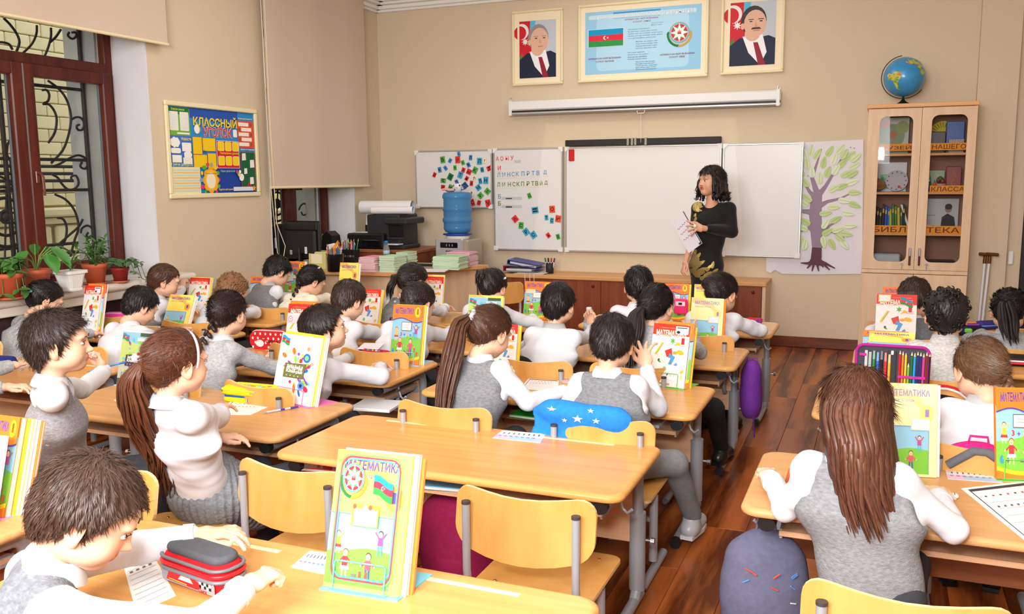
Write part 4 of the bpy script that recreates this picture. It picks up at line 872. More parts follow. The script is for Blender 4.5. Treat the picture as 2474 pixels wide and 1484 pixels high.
b = thing('library_book', 'white book leaning at the right end of the cabinet library row', 'book', (CX0+.345, CY+.12, shz[2]), 0, 'books standing in the cabinet', rot=(0, -.32, 0)); MB().rbox((0, 0, 0), (.016, .15, .235), .002, col=C(232, 234, 236)).build('cover', PRINT, b)
def shelfbox(name, label, cat, x, z, w_, h_, d_, col, dy=.2, tilt=0.0, m_=None):
    t = thing(name, label, cat, (CX0+x, CY+dy, z), tilt); MB().rbox((0, 0, 0), (w_, d_, h_), .004, col=C(col)).build('body', m_ or PLASTIC, t); return t
q = shelfbox('storage_box', 'blue box standing at the right of the top cabinet shelf', 'box', .58, shz[0], .13, .25, .1, (30, 90, 180)); 
q = shelfbox('checked_box', 'brown checked box in front of the blue box on the top shelf', 'box', .6, shz[0], .11, .11, .03, (150, 120, 110), .16)
a = Art()
for i in range(9): a.line(.005+i*.012, 0, .005+i*.012, .11, .002, (240, 230, 220)); a.line(0, .005+i*.012, .11, .005+i*.012, .002, (240, 230, 220))
a.build('check_print', q, loc=(0, -.0008, 0))
q = shelfbox('dark_picture', 'dark picture panel leaning on the top cabinet shelf', 'picture', .455, shz[0], .12, .17, .01, (40, 34, 28), .15)
q = thing('yellow_disc', 'round yellow dial leaning behind the dark picture on the top shelf', 'dial', (CX0+.56, CY+.3, shz[0]+.16)); MB().tube([(0, 0, 0), (0, .01, 0)], .1, 26, col=C(226, 206, 50)).build('disc', PRINT, q)
a = Art(); [a.line(.05*math.cos(k), .05*math.sin(k), .09*math.cos(k), .09*math.sin(k), .004, (90, 90, 30)) for k in np.linspace(0, 2*PI, 25)[:-1]]; a.build('dial_print', q)
q = thing('red_goblet', 'red glass goblet at the left of the top right shelf', 'goblet', (CX0+.405, CY+.2, shz[0])); MB().lathe([(.03, 0), (.03, .004), (.006, .012), (.006, .07), (.012, .08)], 14, col=C(210, 210, 215)).build('stem', CHROME, q); MB().lathe([(.012, .08), (.035, .1), (.045, .15), (.043, .15), (.03, .1)], 14, col=C(200, 36, 40)).build('bowl', PLASTIC, q)
q = shelfbox('paper_collage', 'grey green paper collage standing on the top left shelf', 'picture', .04, shz[0], .27, .3, .004, (186, 192, 170), .3)
a = Art(); a.circ(.14, .15, .1, (160, 176, 140)); a.circ(.06, .2, .06, (150, 170, 130)); a.circ(.22, .22, .05, (170, 190, 120)); a.circ(.15, .16, .03, (214, 140, 90)); a.rect(.0, .22, .12, .3, (240, 110, 40)); a.build('collage_print', q, loc=(0, -.001, 0))
q = shelfbox('white_chart', 'white chart sheet with small symbols on the second left shelf', 'chart', .04, shz[1], .27, .24, .003, (226, 232, 240), .32)
q = shelfbox('green_picture', 'small green picture card on the second left shelf', 'picture', .11, shz[1]+.03, .09, .11, .004, (120, 190, 130), .28)
a = Art(); [a.circ(.01+.07*random.random(), .01+.09*random.random(), .014, random.choice([(90, 170, 80), (190, 220, 120), (110, 190, 200), (230, 120, 60)])) for k in range(16)]; a.build('picture_print', q, loc=(0, -.001, 0))
q = thing('wooden_bowl', 'woven brown bowl tipped on the second left shelf', 'bowl', (CX0+.085, CY+.2, shz[1]+.05), rot=(.6, .4, 0)); MB().lathe([(.02, -.03), (.05, -.01), (.065, .03), (.06, .03), (.045, -.004), (.015, -.02)], 18, col=C(170, 120, 70)).build('bowl', PLASTIC, q)
q = thing('clock_face', 'pale round dial with clock marks on the second left shelf', 'dial', (CX0+.235, CY+.24, shz[1]+.09)); MB().tube([(0, 0, 0), (0, .008, 0)], .085, 26, col=C(206, 200, 212)).build('disc', PRINT, q)
a = Art(); [a.circ(.07*math.cos(k), .07*math.sin(k), .005, (80, 80, 90)) for k in np.linspace(0, 2*PI, 13)[:-1]]; a.rect(.01, -.06, .03, -.04, (220, 60, 60)); a.build('dial_print', q)
q = thing('flower_pot', 'small pink flower pot on the second right shelf', 'pot', (CX0+.555, CY+.12, shz[1])); MB().lathe([(.028, 0), (.036, .05), (.04, .05), (.04, .065), (.03, .064), (.026, .01)], 16, col=C(222, 150, 176)).build('pot', PLASTIC, q); m = MB()
for k in range(7): m.ell((.02*math.cos(k*.9), .02*math.sin(k*.9), .085+.01*(k % 3)), (.014, .014, .02), 8, 6, col=C((70, 110, 50) if k % 2 else (150, 60, 60)))
m.build('flowers', PLASTIC, q)
q = shelfbox('snowy_card', 'green winter forest picture card on the second right shelf', 'picture', .42, shz[1], .17, .17, .004, (150, 180, 150), .26)
a = Art(); [a.poly([(x, .01), (x+.04, .01), (x+.02, .1+.03*(k % 2))], (60, 110, 70)) for k, x in enumerate((.01, .045, .08, .12))]; a.build('picture_print', q, loc=(0, -.001, 0))
q = shelfbox('red_album', 'dark red album with gold pattern on the second right shelf', 'album', .6, shz[1], .11, .2, .02, (150, 30, 26), .24)
a = Art(); a.stroke([(.05, .02), (.04, .08), (.07, .12), (.05, .17)], .008, (190, 130, 50)); a.stroke([(.07, .02), (.08, .09), (.03, .13)], .006, (170, 110, 40)); a.build('album_print', q, loc=(0, -.001, 0))
q = thing('bauble_set', 'shiny blue bauble with small orange ball on the second right shelf', 'bauble', (CX0+.46, CY+.1, shz[1])); MB().ell((0, 0, .025), (.025,)*3, 14, 10, col=C(20, 40, 170)).ell((.045, 0, .022), (.022,)*3, 14, 10, col=C(20, 30, 130)).build('balls', mat('blue_gloss', (24, 40, 170), .08, .6), q); MB().ell((.05, -.01, .06), (.014,)*3, 10, 8, col=C(236, 90, 40)).build('small_ball', PLASTIC, q)
q = thing('paper_flower', 'white paper flower leaning left on the second right shelf', 'flower', (CX0+.43, CY+.14, shz[1]+.09)); m = MB()
for k in range(5): m.ell((.03*math.cos(k*1.26), 0, .03*math.sin(k*1.26)), (.024, .004, .012), 8, 6, col=C(226, 230, 232), R=ry3(-k*1.26))
m.build('petals', PAPER, q)
q = shelfbox('photo_poster', 'grey photo of a man in dark suit on the third right shelf', 'photo', .41, shz[2], .3, .27, .003, (196, 204, 206), .3)
a = Art(); a.poly([(.17, 0), (.18, .12), (.22, .15), (.27, .12), (.29, 0)], (54, 54, 60)); a.circ(.225, .19, .026, (170, 130, 120), .034); a.circ(.225, .205, .027, (60, 50, 50), .024); a.text('ВЕЛИКИЙ', .03, .13, .1, .012, (110, 130, 150)); a.build('photo_print', q, loc=(0, -.001, 0))
q = thing('nesting_doll_toy', 'small red and white toy figurine on the third right shelf', 'toy', (CX0+.52, CY+.12, shz[2])); MB().ell((0, 0, .03), (.045, .03, .03), 14, 10, col=C(200, 40, 36)).build('body', PLASTIC, q); MB().ell((-.045, -.005, .045), (.028, .024, .026), 12, 8, col=C(240, 220, 200)).build('head', PLASTIC, q)
q = thing('storage_basket', 'grey plastic box with papers on the bottom left cabinet shelf', 'box', (CX0+.05, CY+.08, .753)); MB().rbox((0, 0, 0), (.24, .2, .12), .01, col=C(176, 182, 188)).build('body', PLASTIC, q); MB().rbox((.19, -.02, 0), (.26, .03, .04), .006, col=C(50, 140, 80)).build('green_case', PLASTIC, q)
q = thing('black_tray', 'black tray with white papers on the bottom right cabinet shelf', 'tray', (CX0+.4, CY+.08, .753)); MB().rbox((0, 0, 0), (.3, .2, .07), .008, col=C(40, 40, 44)).build('body', PLASTIC, q); MB().rbox((.14, -.01, .0), (.29, .02, .06), .002, col=C(220, 224, 226)).build('papers', PAPER, q)
# ---- globe
t = thing('globe', 'blue desk globe on a black stand on top of the tall cabinet', 'globe', (.125, 7.97, CZT+.02)); gz = 2.285-CZT-.02; GR = .155
MB().lathe([(.062, 0), (.06, .006), (.02, .03), (.008, .05), (.008, .08)], 24).build('base', BLACK, t)
MB().tube([(GR*1.09*math.sin(a_), 0, gz+GR*1.09*math.cos(a_)) for a_ in np.radians(np.linspace(-8, -232, 26))], .006, 8, flat=.6).tube([(0, 0, .06), (0, 0, gz-GR*1.08)], .007, 8).build('meridian_arm', BLACK, t)
g = MB().ell((0, 0, gz), (GR,)*3, 40, 24).build('sphere', mat('globe_ocean', (58, 150, 208), .3, var=.15, vscale=9, coat=.3), t)
LAND = mat('globe_land', (190, 190, 70), .35, coat=.3)
nt = LAND.node_tree; tc = nt.nodes.new('ShaderNodeTexCoord'); n_ = nt.nodes.new('ShaderNodeTexNoise'); n_.inputs['Scale'].default_value = 22; rr_ = nt.nodes.new('ShaderNodeValToRGB')
for k, (pp, c_) in enumerate(((.35, (90, 160, 60)), (.5, (214, 206, 80)), (.62, (214, 110, 50)))):
    e = rr_.color_ramp.elements[k] if k < 2 else rr_.color_ramp.elements.new(pp); e.position = pp; e.color = C(c_)
nt.links.new(tc.outputs['Object'], n_.inputs[0]); nt.links.new(n_.outputs[0], rr_.inputs[0]); nt.links.new(rr_.outputs[0], nt.nodes['Principled BSDF'].inputs['Base Color'])
def land(pts):
    P = [((x-902)/120.0, (187-y)/118.0) for x, y in pts]; cx = sum(p_[0] for p_ in P)/len(P); cz = sum(p_[1] for p_ in P)/len(P)
    rings = []; m = MB(); n = len(P)
    for s_ in (0.0, .35, .7, 1.0):
        for x, z in P:
            X_, Z_ = cx+(x-cx)*s_, cz+(z-cz)*s_; r2 = X_*X_+Z_*Z_
            if r2 > .97: f_ = math.sqrt(.97/r2); X_ *= f_; Z_ *= f_; r2 = .97
            rings.append((X_*(GR+.0012), -math.sqrt(1-r2)*(GR+.0012), gz+Z_*(GR+.0012)))
    m.add(rings, [(k*n+i, k*n+(i+1) % n, (k+1)*n+(i+1) % n, (k+1)*n+i) for k in range(3) for i in range(n)], 0, True)
    return m
land([(805, 180), (812, 168), (850, 163), (880, 168), (882, 195), (870, 215), (866, 240), (882, 270), (862, 262), (850, 240), (835, 215), (812, 208)]).build('land_mass', LAND, g)
land([(905, 110), (912, 88), (940, 78), (975, 78), (1000, 100), (1017, 140), (1012, 175), (998, 190), (985, 165), (975, 130), (950, 115), (925, 122)]).build('land_mass', LAND, g)
# ---- crutches
for k, (px_, lb) in enumerate(((2379, 'left white crutch with brown handle leaning on the right wall pilaster'), (2390, 'right white crutch with brown handle leaning on the right wall pilaster'))):
    q = aty(px_, 634, 8.02); t = thing('crutch', lb, 'crutch', (q[0]-.03-.01*k, 8.0, 0), 0, 'pair of crutches'); zt = q[2]; dx = .03+.01*k
    MB().tube([(0, -.05, .03), (dx, .03, zt)], .011, 10).build('shaft', mat('white_tube', (222, 222, 226), .3), t)
    m = MB(); m.tube([(dx, .03, zt-.01), (dx+.002, .03, zt+.06)], .014, 10); m.tube([(dx-.045+.02*k, .0, zt+.068), (dx+.045+.015*k, .02, zt+.062)], .014, 10); m.build('handle', mat('bronze_handle', (112, 78, 34), .3, .5), t)
    MB().lathe([(.02, 0), (.018, .03), (.013, .035)], 12, o=(0, -.05, 0)).build('rubber_foot', BLACK, t)
# ================================================================ DESKS AND CHAIRS
def make_desk(xl, xr, y0, y1, z, label, style=0):
    w_, d_ = xr-xl, y1-y0; cx, cy = (xl+xr)/2, (y0+y1)/2
    t = thing('school_desk', label, 'desk', (cx, cy, 0), 0, 'two-seat school desks')
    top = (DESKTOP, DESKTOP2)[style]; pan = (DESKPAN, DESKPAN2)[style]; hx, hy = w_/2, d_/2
    m = MB(); r = .05; n = 6; lay = [(z-.026, -.010), (z-.022, -.002), (z-.012, 0), (z-.005, -.003), (z-.001, -.008), (z, -.014)]
    rings = []
    for zz, ins in lay:
        P = rrect(-hx-ins, -hy-ins, hx+ins, hy+ins, r, n); rings.append([(x, y, zz) for x, y in P])
    k = len(rings[0]); V = [p for q in rings for p in q]
    m.add(V, [(i*k+j, i*k+(j+1) % k, (i+1)*k+(j+1) % k, (i+1)*k+j) for i in range(len(rings)-1) for j in range(k)], 0, True)
    m.add(rings[-1], [tuple(range(k))], 0); m.add(rings[0], [tuple(range(k))[::-1]], 0); m.build('desktop', top, t)
    for sx in (-1, 1):
        gx = sx*hx*.48; MB().rbox((gx-.16, hy-.062, z-.004), (gx+.16, hy-.045, z+.0006), .0006).build('pencil_groove', mat('groove_highlight', (252, 222, 176), .5) if style == 0 else mat('groove_highlight_tan', (226, 184, 132), .5), t)  # the groove's highlight is painted as a strip paler than the desktop
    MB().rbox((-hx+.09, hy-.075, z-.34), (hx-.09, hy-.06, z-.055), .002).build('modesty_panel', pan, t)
    MB().rbox((-hx+.10, -hy+.14, z-.125), (hx-.10, hy-.08, z-.108), .002).build('book_shelf', DESKPAN, t)
    for sx in (-1, 1):
        X = sx*(hx-.075); m = MB()
        m.tube([(X, -hy+.05, z-.05), (X, hy-.15, z-.05), (X, hy-.10, z-.053), (X, hy-.072, z-.07), (X, hy-.063, z-.11), (X, hy-.063, .30)], .023, 14, up=(1, 0, 0), flat=.8)
        m.build('side_frame', GREYM, t)
        MB().tube([(X, hy-.063, .34), (X, hy-.063, .10), (X, hy-.06, .055)], .029, 14).build('lower_sleeve', GREYM, t)
        MB().tube([(X, hy-.02, .022), (X, -hy+.06, .022)], .019, 12).tube([(X, hy-.06, .06), (X, hy-.10, .022)], .02, 10).build('foot_bar', GREYM, t)
        c = MB(); c.tube([(X, -hy+.028, z-.05), (X, -hy+.052, z-.05)], .0255, 12, flat=.85); c.build('end_cap', BLACK, t); c = MB(); c.tube([(X, -hy+.03, .022), (X, -hy+.062, .022)], .0215, 12); c.build('end_cap', BLACK, t)
        b = MB(); xo = X+sx*.03; b.tube([(xo, hy-.063, .24), (xo+sx*.03, hy-.063, .24)], .006, 6); b.tube([(xo+sx*.018, hy-.063, .24), (xo+sx*.032, hy-.063, .24)], .012, 6, sm=False); b.tube([(X+sx*.02, -hy+.2, z-.075), (X+sx*.02, -hy+.2, z-.084)], .006, 8); b.build('clamp_bolt', CHROME, t)
        MB().rbox((X-sx*.05-.02, hy-.085, z-.155), (X-sx*.05+.03, hy-.079, z-.125), .002).build('panel_bracket', GREYM, t)
        MB().rbox((X-sx*.03-.004, -hy+.15, z-.135), (X-sx*.03+.004, hy-.08, z-.105), .001).build('shelf_bracket', GREYM, t)
        hk = [(X+sx*.005, -hy+.22, z-.055), (X+sx*.012, -hy+.22, z-.09), (X+sx*.022, -hy+.215, z-.115), (X+sx*.04, -hy+.21, z-.125), (X+sx*.055, -hy+.205, z-.11)]
        MB().tube(hk, .0055, 8).build('bag_hook', GREYM, t)
    return t
DZ = .57
desks = [(-1.78, -.565, 5.39, 5.92, DZ, 'wooden school desk, front one of the middle row by the aisle', 0), (-1.86, -.625, 4.40, 4.95, DZ, 'wooden school desk with pale yellow workbook at its aisle end, middle row', 0), (-1.87, -.64, 3.42, 3.96, DZ, 'wooden school desk of the ponytail girl and boy in grey vests, middle row', 0),
 (-1.915, -.665, 2.44, 3.0, DZ, 'empty wooden school desk in the middle with only a paper strip on it', 0), (-1.79, -.50, 1.18, 1.72, .62, 'nearest wooden school desk with the red pencil case at the bottom', 0),
 (-3.12, -1.95, 5.14, 5.66, DZ, 'wooden school desk facing the teacher desk end, orange textbook at its right', 0), (-3.15, -1.99, 4.33, 4.86, DZ, 'wooden school desk with red textbook before the grey-braided pair', 0), (-3.29, -2.07, 3.50, 4.05, DZ, 'wooden school desk carrying polka dot pencil case and orange textbook', 0),
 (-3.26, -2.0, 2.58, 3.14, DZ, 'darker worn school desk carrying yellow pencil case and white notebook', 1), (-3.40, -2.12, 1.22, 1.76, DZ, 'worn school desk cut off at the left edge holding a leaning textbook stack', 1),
 (-4.42, -3.22, 5.47, 5.98, DZ, 'wooden school desk right below the computer, front of the window row', 0), (-4.72, -3.66, 4.72, 5.24, DZ, 'wooden school desk near the class poster with red-black open pencil case', 0), (-4.72, -3.62, 3.93, 4.46, DZ, 'wooden school desk beside the sill with pink pencil case', 0), (-4.72, -3.50, 2.84, 3.38, DZ, 'wooden school desk at the left edge beneath the plants', 0),
 (-.06, 1.16, 5.66, 6.18, DZ, 'wooden school desk in front of the tall cabinet', 0), (-.10, 1.12, 4.70, 5.17, DZ, 'wooden school desk of the curly-haired boy, right row', 0), (-.22, 1.0, 3.62, 4.16, DZ, 'wooden school desk holding the open pencil case, right row', 0), (-.335, .93, 2.49, 3.08, DZ, 'wooden school desk of the long-haired girl at the lower right', 1)]
for d in desks: make_desk(*d)
def make_chair():
    t = thing('school_chair', 'x', 'chair')
    def wy(u): return -.215+.035*u*u
    us = [-1, -.99, -.96, -.91, -.84, -.75, -.5, -.25, 0, .25, .5, .75, .84, .91, .96, .99, 1]
    n, q = 17, 9; V = []; Vb = []
    W_ = .205; rc = .048
    for j in range(q):
        s_ = j/(q-1)*2-1
        for i in range(n):
            u_ = us[i]
            x = W_*u_; top = .650-.008*math.cos(u_*PI*.9); bot = .458+.035*u_*u_
            zc, hh = (top+bot)/2, (top-bot)/2
            e_ = max(0.0, abs(x)-(W_-rc)); h2 = hh-rc+math.sqrt(max(0, rc*rc-e_*e_))
            z = zc+h2*s_
            V.append((x, wy(u_)+.012*(s_*.5), z)); Vb.append((x, wy(u_)-.011+.012*(s_*.5), z))
    F1 = [(j*n+i, j*n+i+1, (j+1)*n+i+1, (j+1)*n+i) for j in range(q-1) for i in range(n-1)]
    m = MB(); m.add(V, [f[::-1] for f in F1], 0, True); m.add(Vb, F1, 0, True)
    rim = [i for i in range(n)]+[j*n+n-1 for j in range(1, q)]+[(q-1)*n+i for i in range(n-2, -1, -1)]+[j*n for j in range(q-2, 0, -1)]
    L_ = len(rim); R_ = [V[i] for i in rim]+[Vb[i] for i in rim]
    m.add(R_, [(i, L_+i, L_+(i+1) % L_, (i+1) % L_) for i in range(L_)], 1, False)
    m.build('backrest', [PLY, PLYEDGE], t)
    m = MB(); P = rrect(-.18, -.17, .18, .19, .045, 5); k = len(P)
    zf = lambda x, y: .352-.010*max(0, y-.1)/.09-.012*math.exp(-((y+.04)/.09)**2)
    top = [(x, y, zf(x, y)) for x, y in P]; bot = [(x, y, z-.011) for x, y, z in top]
    cxy = (0, 0, zf(0, 0)); 
    inner = [(x*.6, y*.6, zf(x*.6, y*.6)) for x, y in P]
    m.add(top+inner+[cxy], [(i, (i+1) % k, k+(i+1) % k, k+i) for i in range(k)]+[(k+i, k+(i+1) % k, 2*k) for i in range(k)], 0, True)
    m.add(bot, [tuple(range(k))[::-1]], 0); m.add(top+bot, [(i, k+i, k+(i+1) % k, (i+1) % k) for i in range(k)], 1)
    m.build('seat', [PLY, PLYEDGE], t)
    for sx in (-1, 1):
        X = sx*.160
        MB().tube([(X, -.222, .615), (X, -.222, .42), (X, -.215, .37), (X, -.19, .338), (X, -.15, .332), (X, .06, .328)], .0115, 12, up=(1, 0, 0)).build('back_post', GREYM, t)
        MB().tube([(X, -.222, .612), (X, -.222, .620)], .0125, 12).build('post_cap', CAPM, t)
        MB().tube([(X, .0, .32), (X, .0, .06)], .017, 12).tube([(X, -.17, .02), (X, .18, .02)], .0165, 12, caps=False).tube([(X, -.165, .02), (X, .175, .02)], .0135, 12, caps=True).build('leg', GREYM, t)
    MB().tube([(-.16, .0, .22), (.16, .0, .22)], .012, 10).build('cross_bar', GREYM, t)
    m = MB()
    for sx in (-1, 1):
        for y in (-.12, .13): m.lathe([(.006, 0), (.005, .002), (.0, .0025)], 10, o=(sx*.12, y, .348))
    m.build('seat_screws', CHROME, t)
    return t
CH0 = make_chair(); ch_used = False
def chair(x, y, rz, label):
    """x, y: where the middle of the seat stands"""
    global ch_used
    if not ch_used:
        ch_used = True; CH0.location = (x, y, 0); CH0.rotation_euler = (0, 0, rz); CH0['label'] = label; CH0['group'] = 'plywood school chairs'; return CH0
    return dup(CH0, (x, y, 0), rz, label, 'plywood school chairs')
chair(-.865, 2.36, 0, 'empty plywood chair pushed to the right half of the empty desk'); chair(-1.60, 2.33, math.radians(-3), 'empty plywood chair pushed to the left half of the empty desk')
q = aty(1200, 655, 6.75); chair(q[0], 6.65, PI, 'plywood chair standing at the end of the teacher desk').location.z = 0.0
# ================================================================ TEACHER DESK CORNER
TZ = .75
t = thing('teacher_desk', 'large beech teacher desk below the computer with angled right end', 'desk', (0, 0, 0))
poly = [(-4.78, 6.27), (-3.62, 6.36), (-3.20, 7.22), (-4.78, 7.22)]
MB().prism(poly, TZ-.03, TZ, mi_side=1).build('desktop', [BEECH, wood('beech_band', (206, 146, 92), (218, 160, 106), .42, 2.5, (1, 8, 8))], t)
MB().prism([(-3.70, 6.47), (-3.68, 6.46), (-3.30, 7.18), (-3.32, 7.19)], 0, TZ-.03).build('end_panel', BEECH, t)
MB().prism([(-4.7, 6.42), (-3.70, 6.46), (-3.70, 6.48), (-4.7, 6.44)], .12, TZ-.03).build('front_panel', BEECH, t); MB().rbox((-4.76, 6.3, 0), (-4.74, 7.2, TZ-.03), .002).build('end_panel', BEECH, t)
tz = lambda px_, py_: atz(px_, py_, TZ)
def pillow(m, w_, d_, h_, r=.02, k=.012, mi=0, col=None, lay=6, n=5, z0=0.0):
    rings = []
    for i in range(lay+1):
        a_ = i/lay*PI-PI/2; ins = k*(1-math.cos(a_)); z = z0+h_/2+h_/2*math.sin(a_) if True else 0
        P = rrect(-w_/2+ins, -d_/2+ins, w_/2-ins, d_/2-ins, max(.003, r-ins*.5), n); rings.append([(x, y, z) for x, y in P])
    kk = len(rings[0]); m.add([p for q_ in rings for p in q_], [(i*kk+j, i*kk+(j+1) % kk, (i+1)*kk+(j+1) % kk, (i+1)*kk+j) for i in range(lay) for j in range(kk)], mi, True, col)
    m.add(rings[-1], [tuple(range(kk))], mi, True, col); m.add(rings[0], [tuple(range(kk))[::-1]], mi, True, col); return m
# computer monitor, seen from behind
t = thing('computer_monitor', 'black computer monitor seen from behind on the teacher desk', 'monitor', (-4.62, 6.44, TZ), math.radians(-3))
m = MB(); m.rbox((-.19, -.0, .08), (.19, .03, .40), .012); m.rbox((-.17, -.035, .12), (.17, .0, .33), .03); m.rbox((-.18, -.02, .33), (.18, .0, .39), .008); m.build('housing', BLACK, t)
MB().rbox((-.175, .0305, .13), (.175, .032, .41), .001).build('screen_face', mat('dark_screen', (14, 15, 18), .15), t); MB().tube([(0, -.02, .01), (0, -.02, .18)], .03, 12, flat=.5).build('neck', BLACK, t); MB().lathe([(.12, 0), (.12, .008), (.04, .02)], 22).build('foot', BLACK, t)
m = MB(); m.rbox((.06, -.04, .13), (.085, -.034, .19), .002, col=C(216, 214, 206)); m.rbox((-.10, -.04, .12), (-.075, -.034, .16), .002, col=C(150, 150, 150)); m.build('port_labels', PLASTIC, t)
p = aty(665, 630, 6.95); t = thing('computer_tower', 'slim black computer tower with silver label left of the monitor', 'computer', (-4.88, 6.40, .84), -.2); MB().rbox((-.10, 0, 0), (-.045, .2, .27), .006).build('case', BLACK, t); MB().rbox((-.035, .02, 0), (.035, .2, .29), .01).build('rear_case', BLACK, t)
m = MB(); m.rbox((-.092, -.003, .03), (-.052, 0, .11), .001, col=C(206, 208, 212)); m.tube([(-.072, -.003, .15), (-.072, 0, .15)], .010, 14, col=C(210, 210, 214)); m.rbox((-.01, .016, .08), (.004, .02, .17), .001, col=C(190, 205, 220)); m.build('labels', PLASTIC, t)
p = aty(795, 625, 6.9); t = thing('desk_speaker', 'black round-topped loudspeaker between the monitor and printer', 'speaker', (ayx(792, 6.95, TZ)[0], 6.95, TZ)); m = MB(); m.prism([(-.08, 0), (.085, 0), (.05, .25), (.0, .29), (-.05, .25)], 0, .14, axis=1); m.build('cabinet', BLACK, t)
# pencil pot and pencil tray
PENC = [(214, 40, 50), (60, 90, 190), (240, 130, 40), (40, 150, 80), (130, 60, 150), (230, 200, 60), (120, 70, 40), (240, 240, 240), (40, 170, 190), (220, 60, 140), (60, 40, 90), (236, 110, 60)]
def pencil(x, y, z, ln, dx, dy, c_, name='pencil', lab='', cat='pencil', grp='pencils in the pot and tray'):
    t = thing(name, lab, cat, (x, y, z), 0, grp); d = np.array([dx, dy, 1.0]); d /= np.linalg.norm(d); m = MB()
    m.tube([(0, 0, 0), d*(ln-.02)], .0042, 6, sm=False, col=C(c_)); m.build('shaft', PLASTIC, t)
    MB().tube([d*(ln-.02), d*ln], [.0042, .0008], 6, col=C(232, 200, 150)).build('point', PLASTIC, t); return t
cn = ['red', 'blue', 'orange', 'green', 'purple', 'yellow', 'brown', 'white', 'turquoise', 'pink', 'dark violet', 'coral']
p = tz(811, 655); PX, PY = p[0], p[1]
t = thing('pencil_pot', 'round black pencil pot full of pens on the teacher desk', 'pencil pot', (PX, PY, TZ)); MB().lathe([(.068, 0), (.072, .14), (.075, .145), (.069, .145), (.064, .01), (0, .008)], 28).build('pot', mat('smoked_plastic', (24, 24, 28), .25), t)
for i in range(20):
    a_, r_ = i*2.4, .012+.05*((i*7) % 10)/10; c_ = PENC[(i*5) % 12]
    pencil(PX+r_*math.cos(a_), PY+r_*math.sin(a_), TZ+.012, .19+.025*((i*3) % 4)/3, .10*math.cos(a_), .1*math.sin(a_), c_, 'pencil', '%s pencil at the %s of the round black pot' % (cn[(i*5) % 12], ('right', 'back', 'left', 'front')[int(a_ % 6.283/1.5709)]))
t = thing('set_square', 'orange plastic set square sticking out of the black pencil pot', 'set square', (PX+.005, PY-.01, TZ+.13), rot=(0, -.2, 0)); m = MB(); m.prism([(-.05, .04), (.06, .12), (.05, .05)], -.0015, .0015, axis=1, col=C(240, 140, 40)); m.build('plate', PLASTIC, t)
t = thing('grid_ruler', 'small white grid ruler sticking out of the black pencil pot', 'ruler', (PX-.02, PY+.02, TZ+.12), rot=(0, -.2, 0)); MB().rbox((-.04, 0, .02), (.03, .002, .11), .0005, col=C(226, 228, 226)).build('plate', PLASTIC, t); a = Art(); [a.line(-.035+.01*k, .03, -.035+.01*k, .1, .0012, (120, 130, 140)) for k in range(7)]; a.build('grid_print', t)
p = tz(862, 628); TX, TY = p[0]+.01, p[1]-.22
t = thing('pencil_tray', 'black pencil holder packed with coloured pencils behind the notebooks', 'pencil holder', (TX, TY, TZ)); m = MB(); m.rbox((-.13, -.04, 0), (.13, .04, .01), .003); m.rbox((-.13, -.045, .07), (.13, -.04, .12), .002); m.rbox((-.13, .04, 0), (.13, .045, .12), .002); m.rbox((-.135, -.045, 0), (-.13, .045, .12), .002); m.rbox((.13, -.045, 0), (.135, .045, .12), .002); m.rbox((-.13, -.045, 0), (.13, -.04, .05), .002); m.build('holder', BLACK, t)
for i in range(34):
    c_ = PENC[(i*7) % 12]; pencil(TX-.118+.007*i, TY-.02+.013*(i % 4), TZ+.012, .17+.04*((i*3) % 5)/4, -.18+.36*i/34+.1*math.sin(i*2.1), .05*math.sin(i), c_, 'pencil', '%s pencil, %s from left in the wide black holder' % (cn[(i*7) % 12], ORD(i+1)))
# boxes
p = tz(862-130, 652); t = thing('paper_box', 'yellowish clear plastic box with papers beside the black pencil pot', 'box', (p[0]+.10, p[1]+.12, TZ)); MB().rbox((-.09, -.05, 0), (.08, .12, .15), .006, col=C(206, 200, 130)).build('box', PLASTIC, t); MB().rbox((-.06, -.053, .05), (.05, -.05, .13), .002, col=C(230, 224, 190)).build('papers', PAPER, t)
t = thing('dark_book_pile', 'small pile of dark books in front of the monitor foot', 'books', (-4.50, 6.62, TZ)); [MB().rbox((-.07, 0, .028*k), (.07, .16, .028*k+.025), .002, col=C(c_)).build('book', PRINT, t) for k, c_ in enumerate(((50, 40, 46), (90, 60, 50), (60, 60, 70), (40, 44, 60)))]
# stacks of exercise books
def stack(px0, px1, py_, n, cols, lab, grp, th=.0065, w_=None, d_=.21, yaw=0.0, rnd=.006):
    a_, b = tz(px0, py_), tz(px1, py_); w_ = w_ or (b[0]-a_[0]); cx, cy = (a_[0]+b[0])/2, a_[1]+d_/2
    for k in range(n):
        c_ = cols[k % len(cols)]; o = thing('exercise_book', lab % ('topmost of' if k == n-1 else ORD(n-k)+' from the top of'), 'exercise book', (cx+random.uniform(-rnd, rnd), cy+random.uniform(-rnd, rnd), TZ+k*th), yaw+random.uniform(-.03, .03), grp)
        key = (round(w_, 3), round(d_, 3), c_)
        if key in _sb: link('cover', _sb[key][0], o); link('pages', _sb[key][1], o)
        else:
            x = MB(); x.box((-w_/2, -d_/2, 0), (w_/2, d_/2, .0009), col=C(c_)); x.box((-w_/2, -d_/2, th-.0014), (w_/2, d_/2, th-.0004), col=C(c_)); x.box((-w_/2-.0004, -d_/2, 0), (-w_/2+.001, d_/2, th-.0004), col=C(c_)); c1 = x.build('cover', PAPER, o)
            c2 = MB().box((-w_/2+.001, -d_/2+.002, .0009), (w_/2-.001, d_/2-.002, th-.0014), col=C(236, 226, 220)).build('pages', PAPER, o); _sb[key] = (c1.data, c2.data)
_sb = {}
stack(868, 913, 657, 19, [(232, 150, 178), (240, 180, 196), (222, 130, 160)], 'pink exercise book %s the pink stack by the pencil tray', 'pink exercise books left stack')
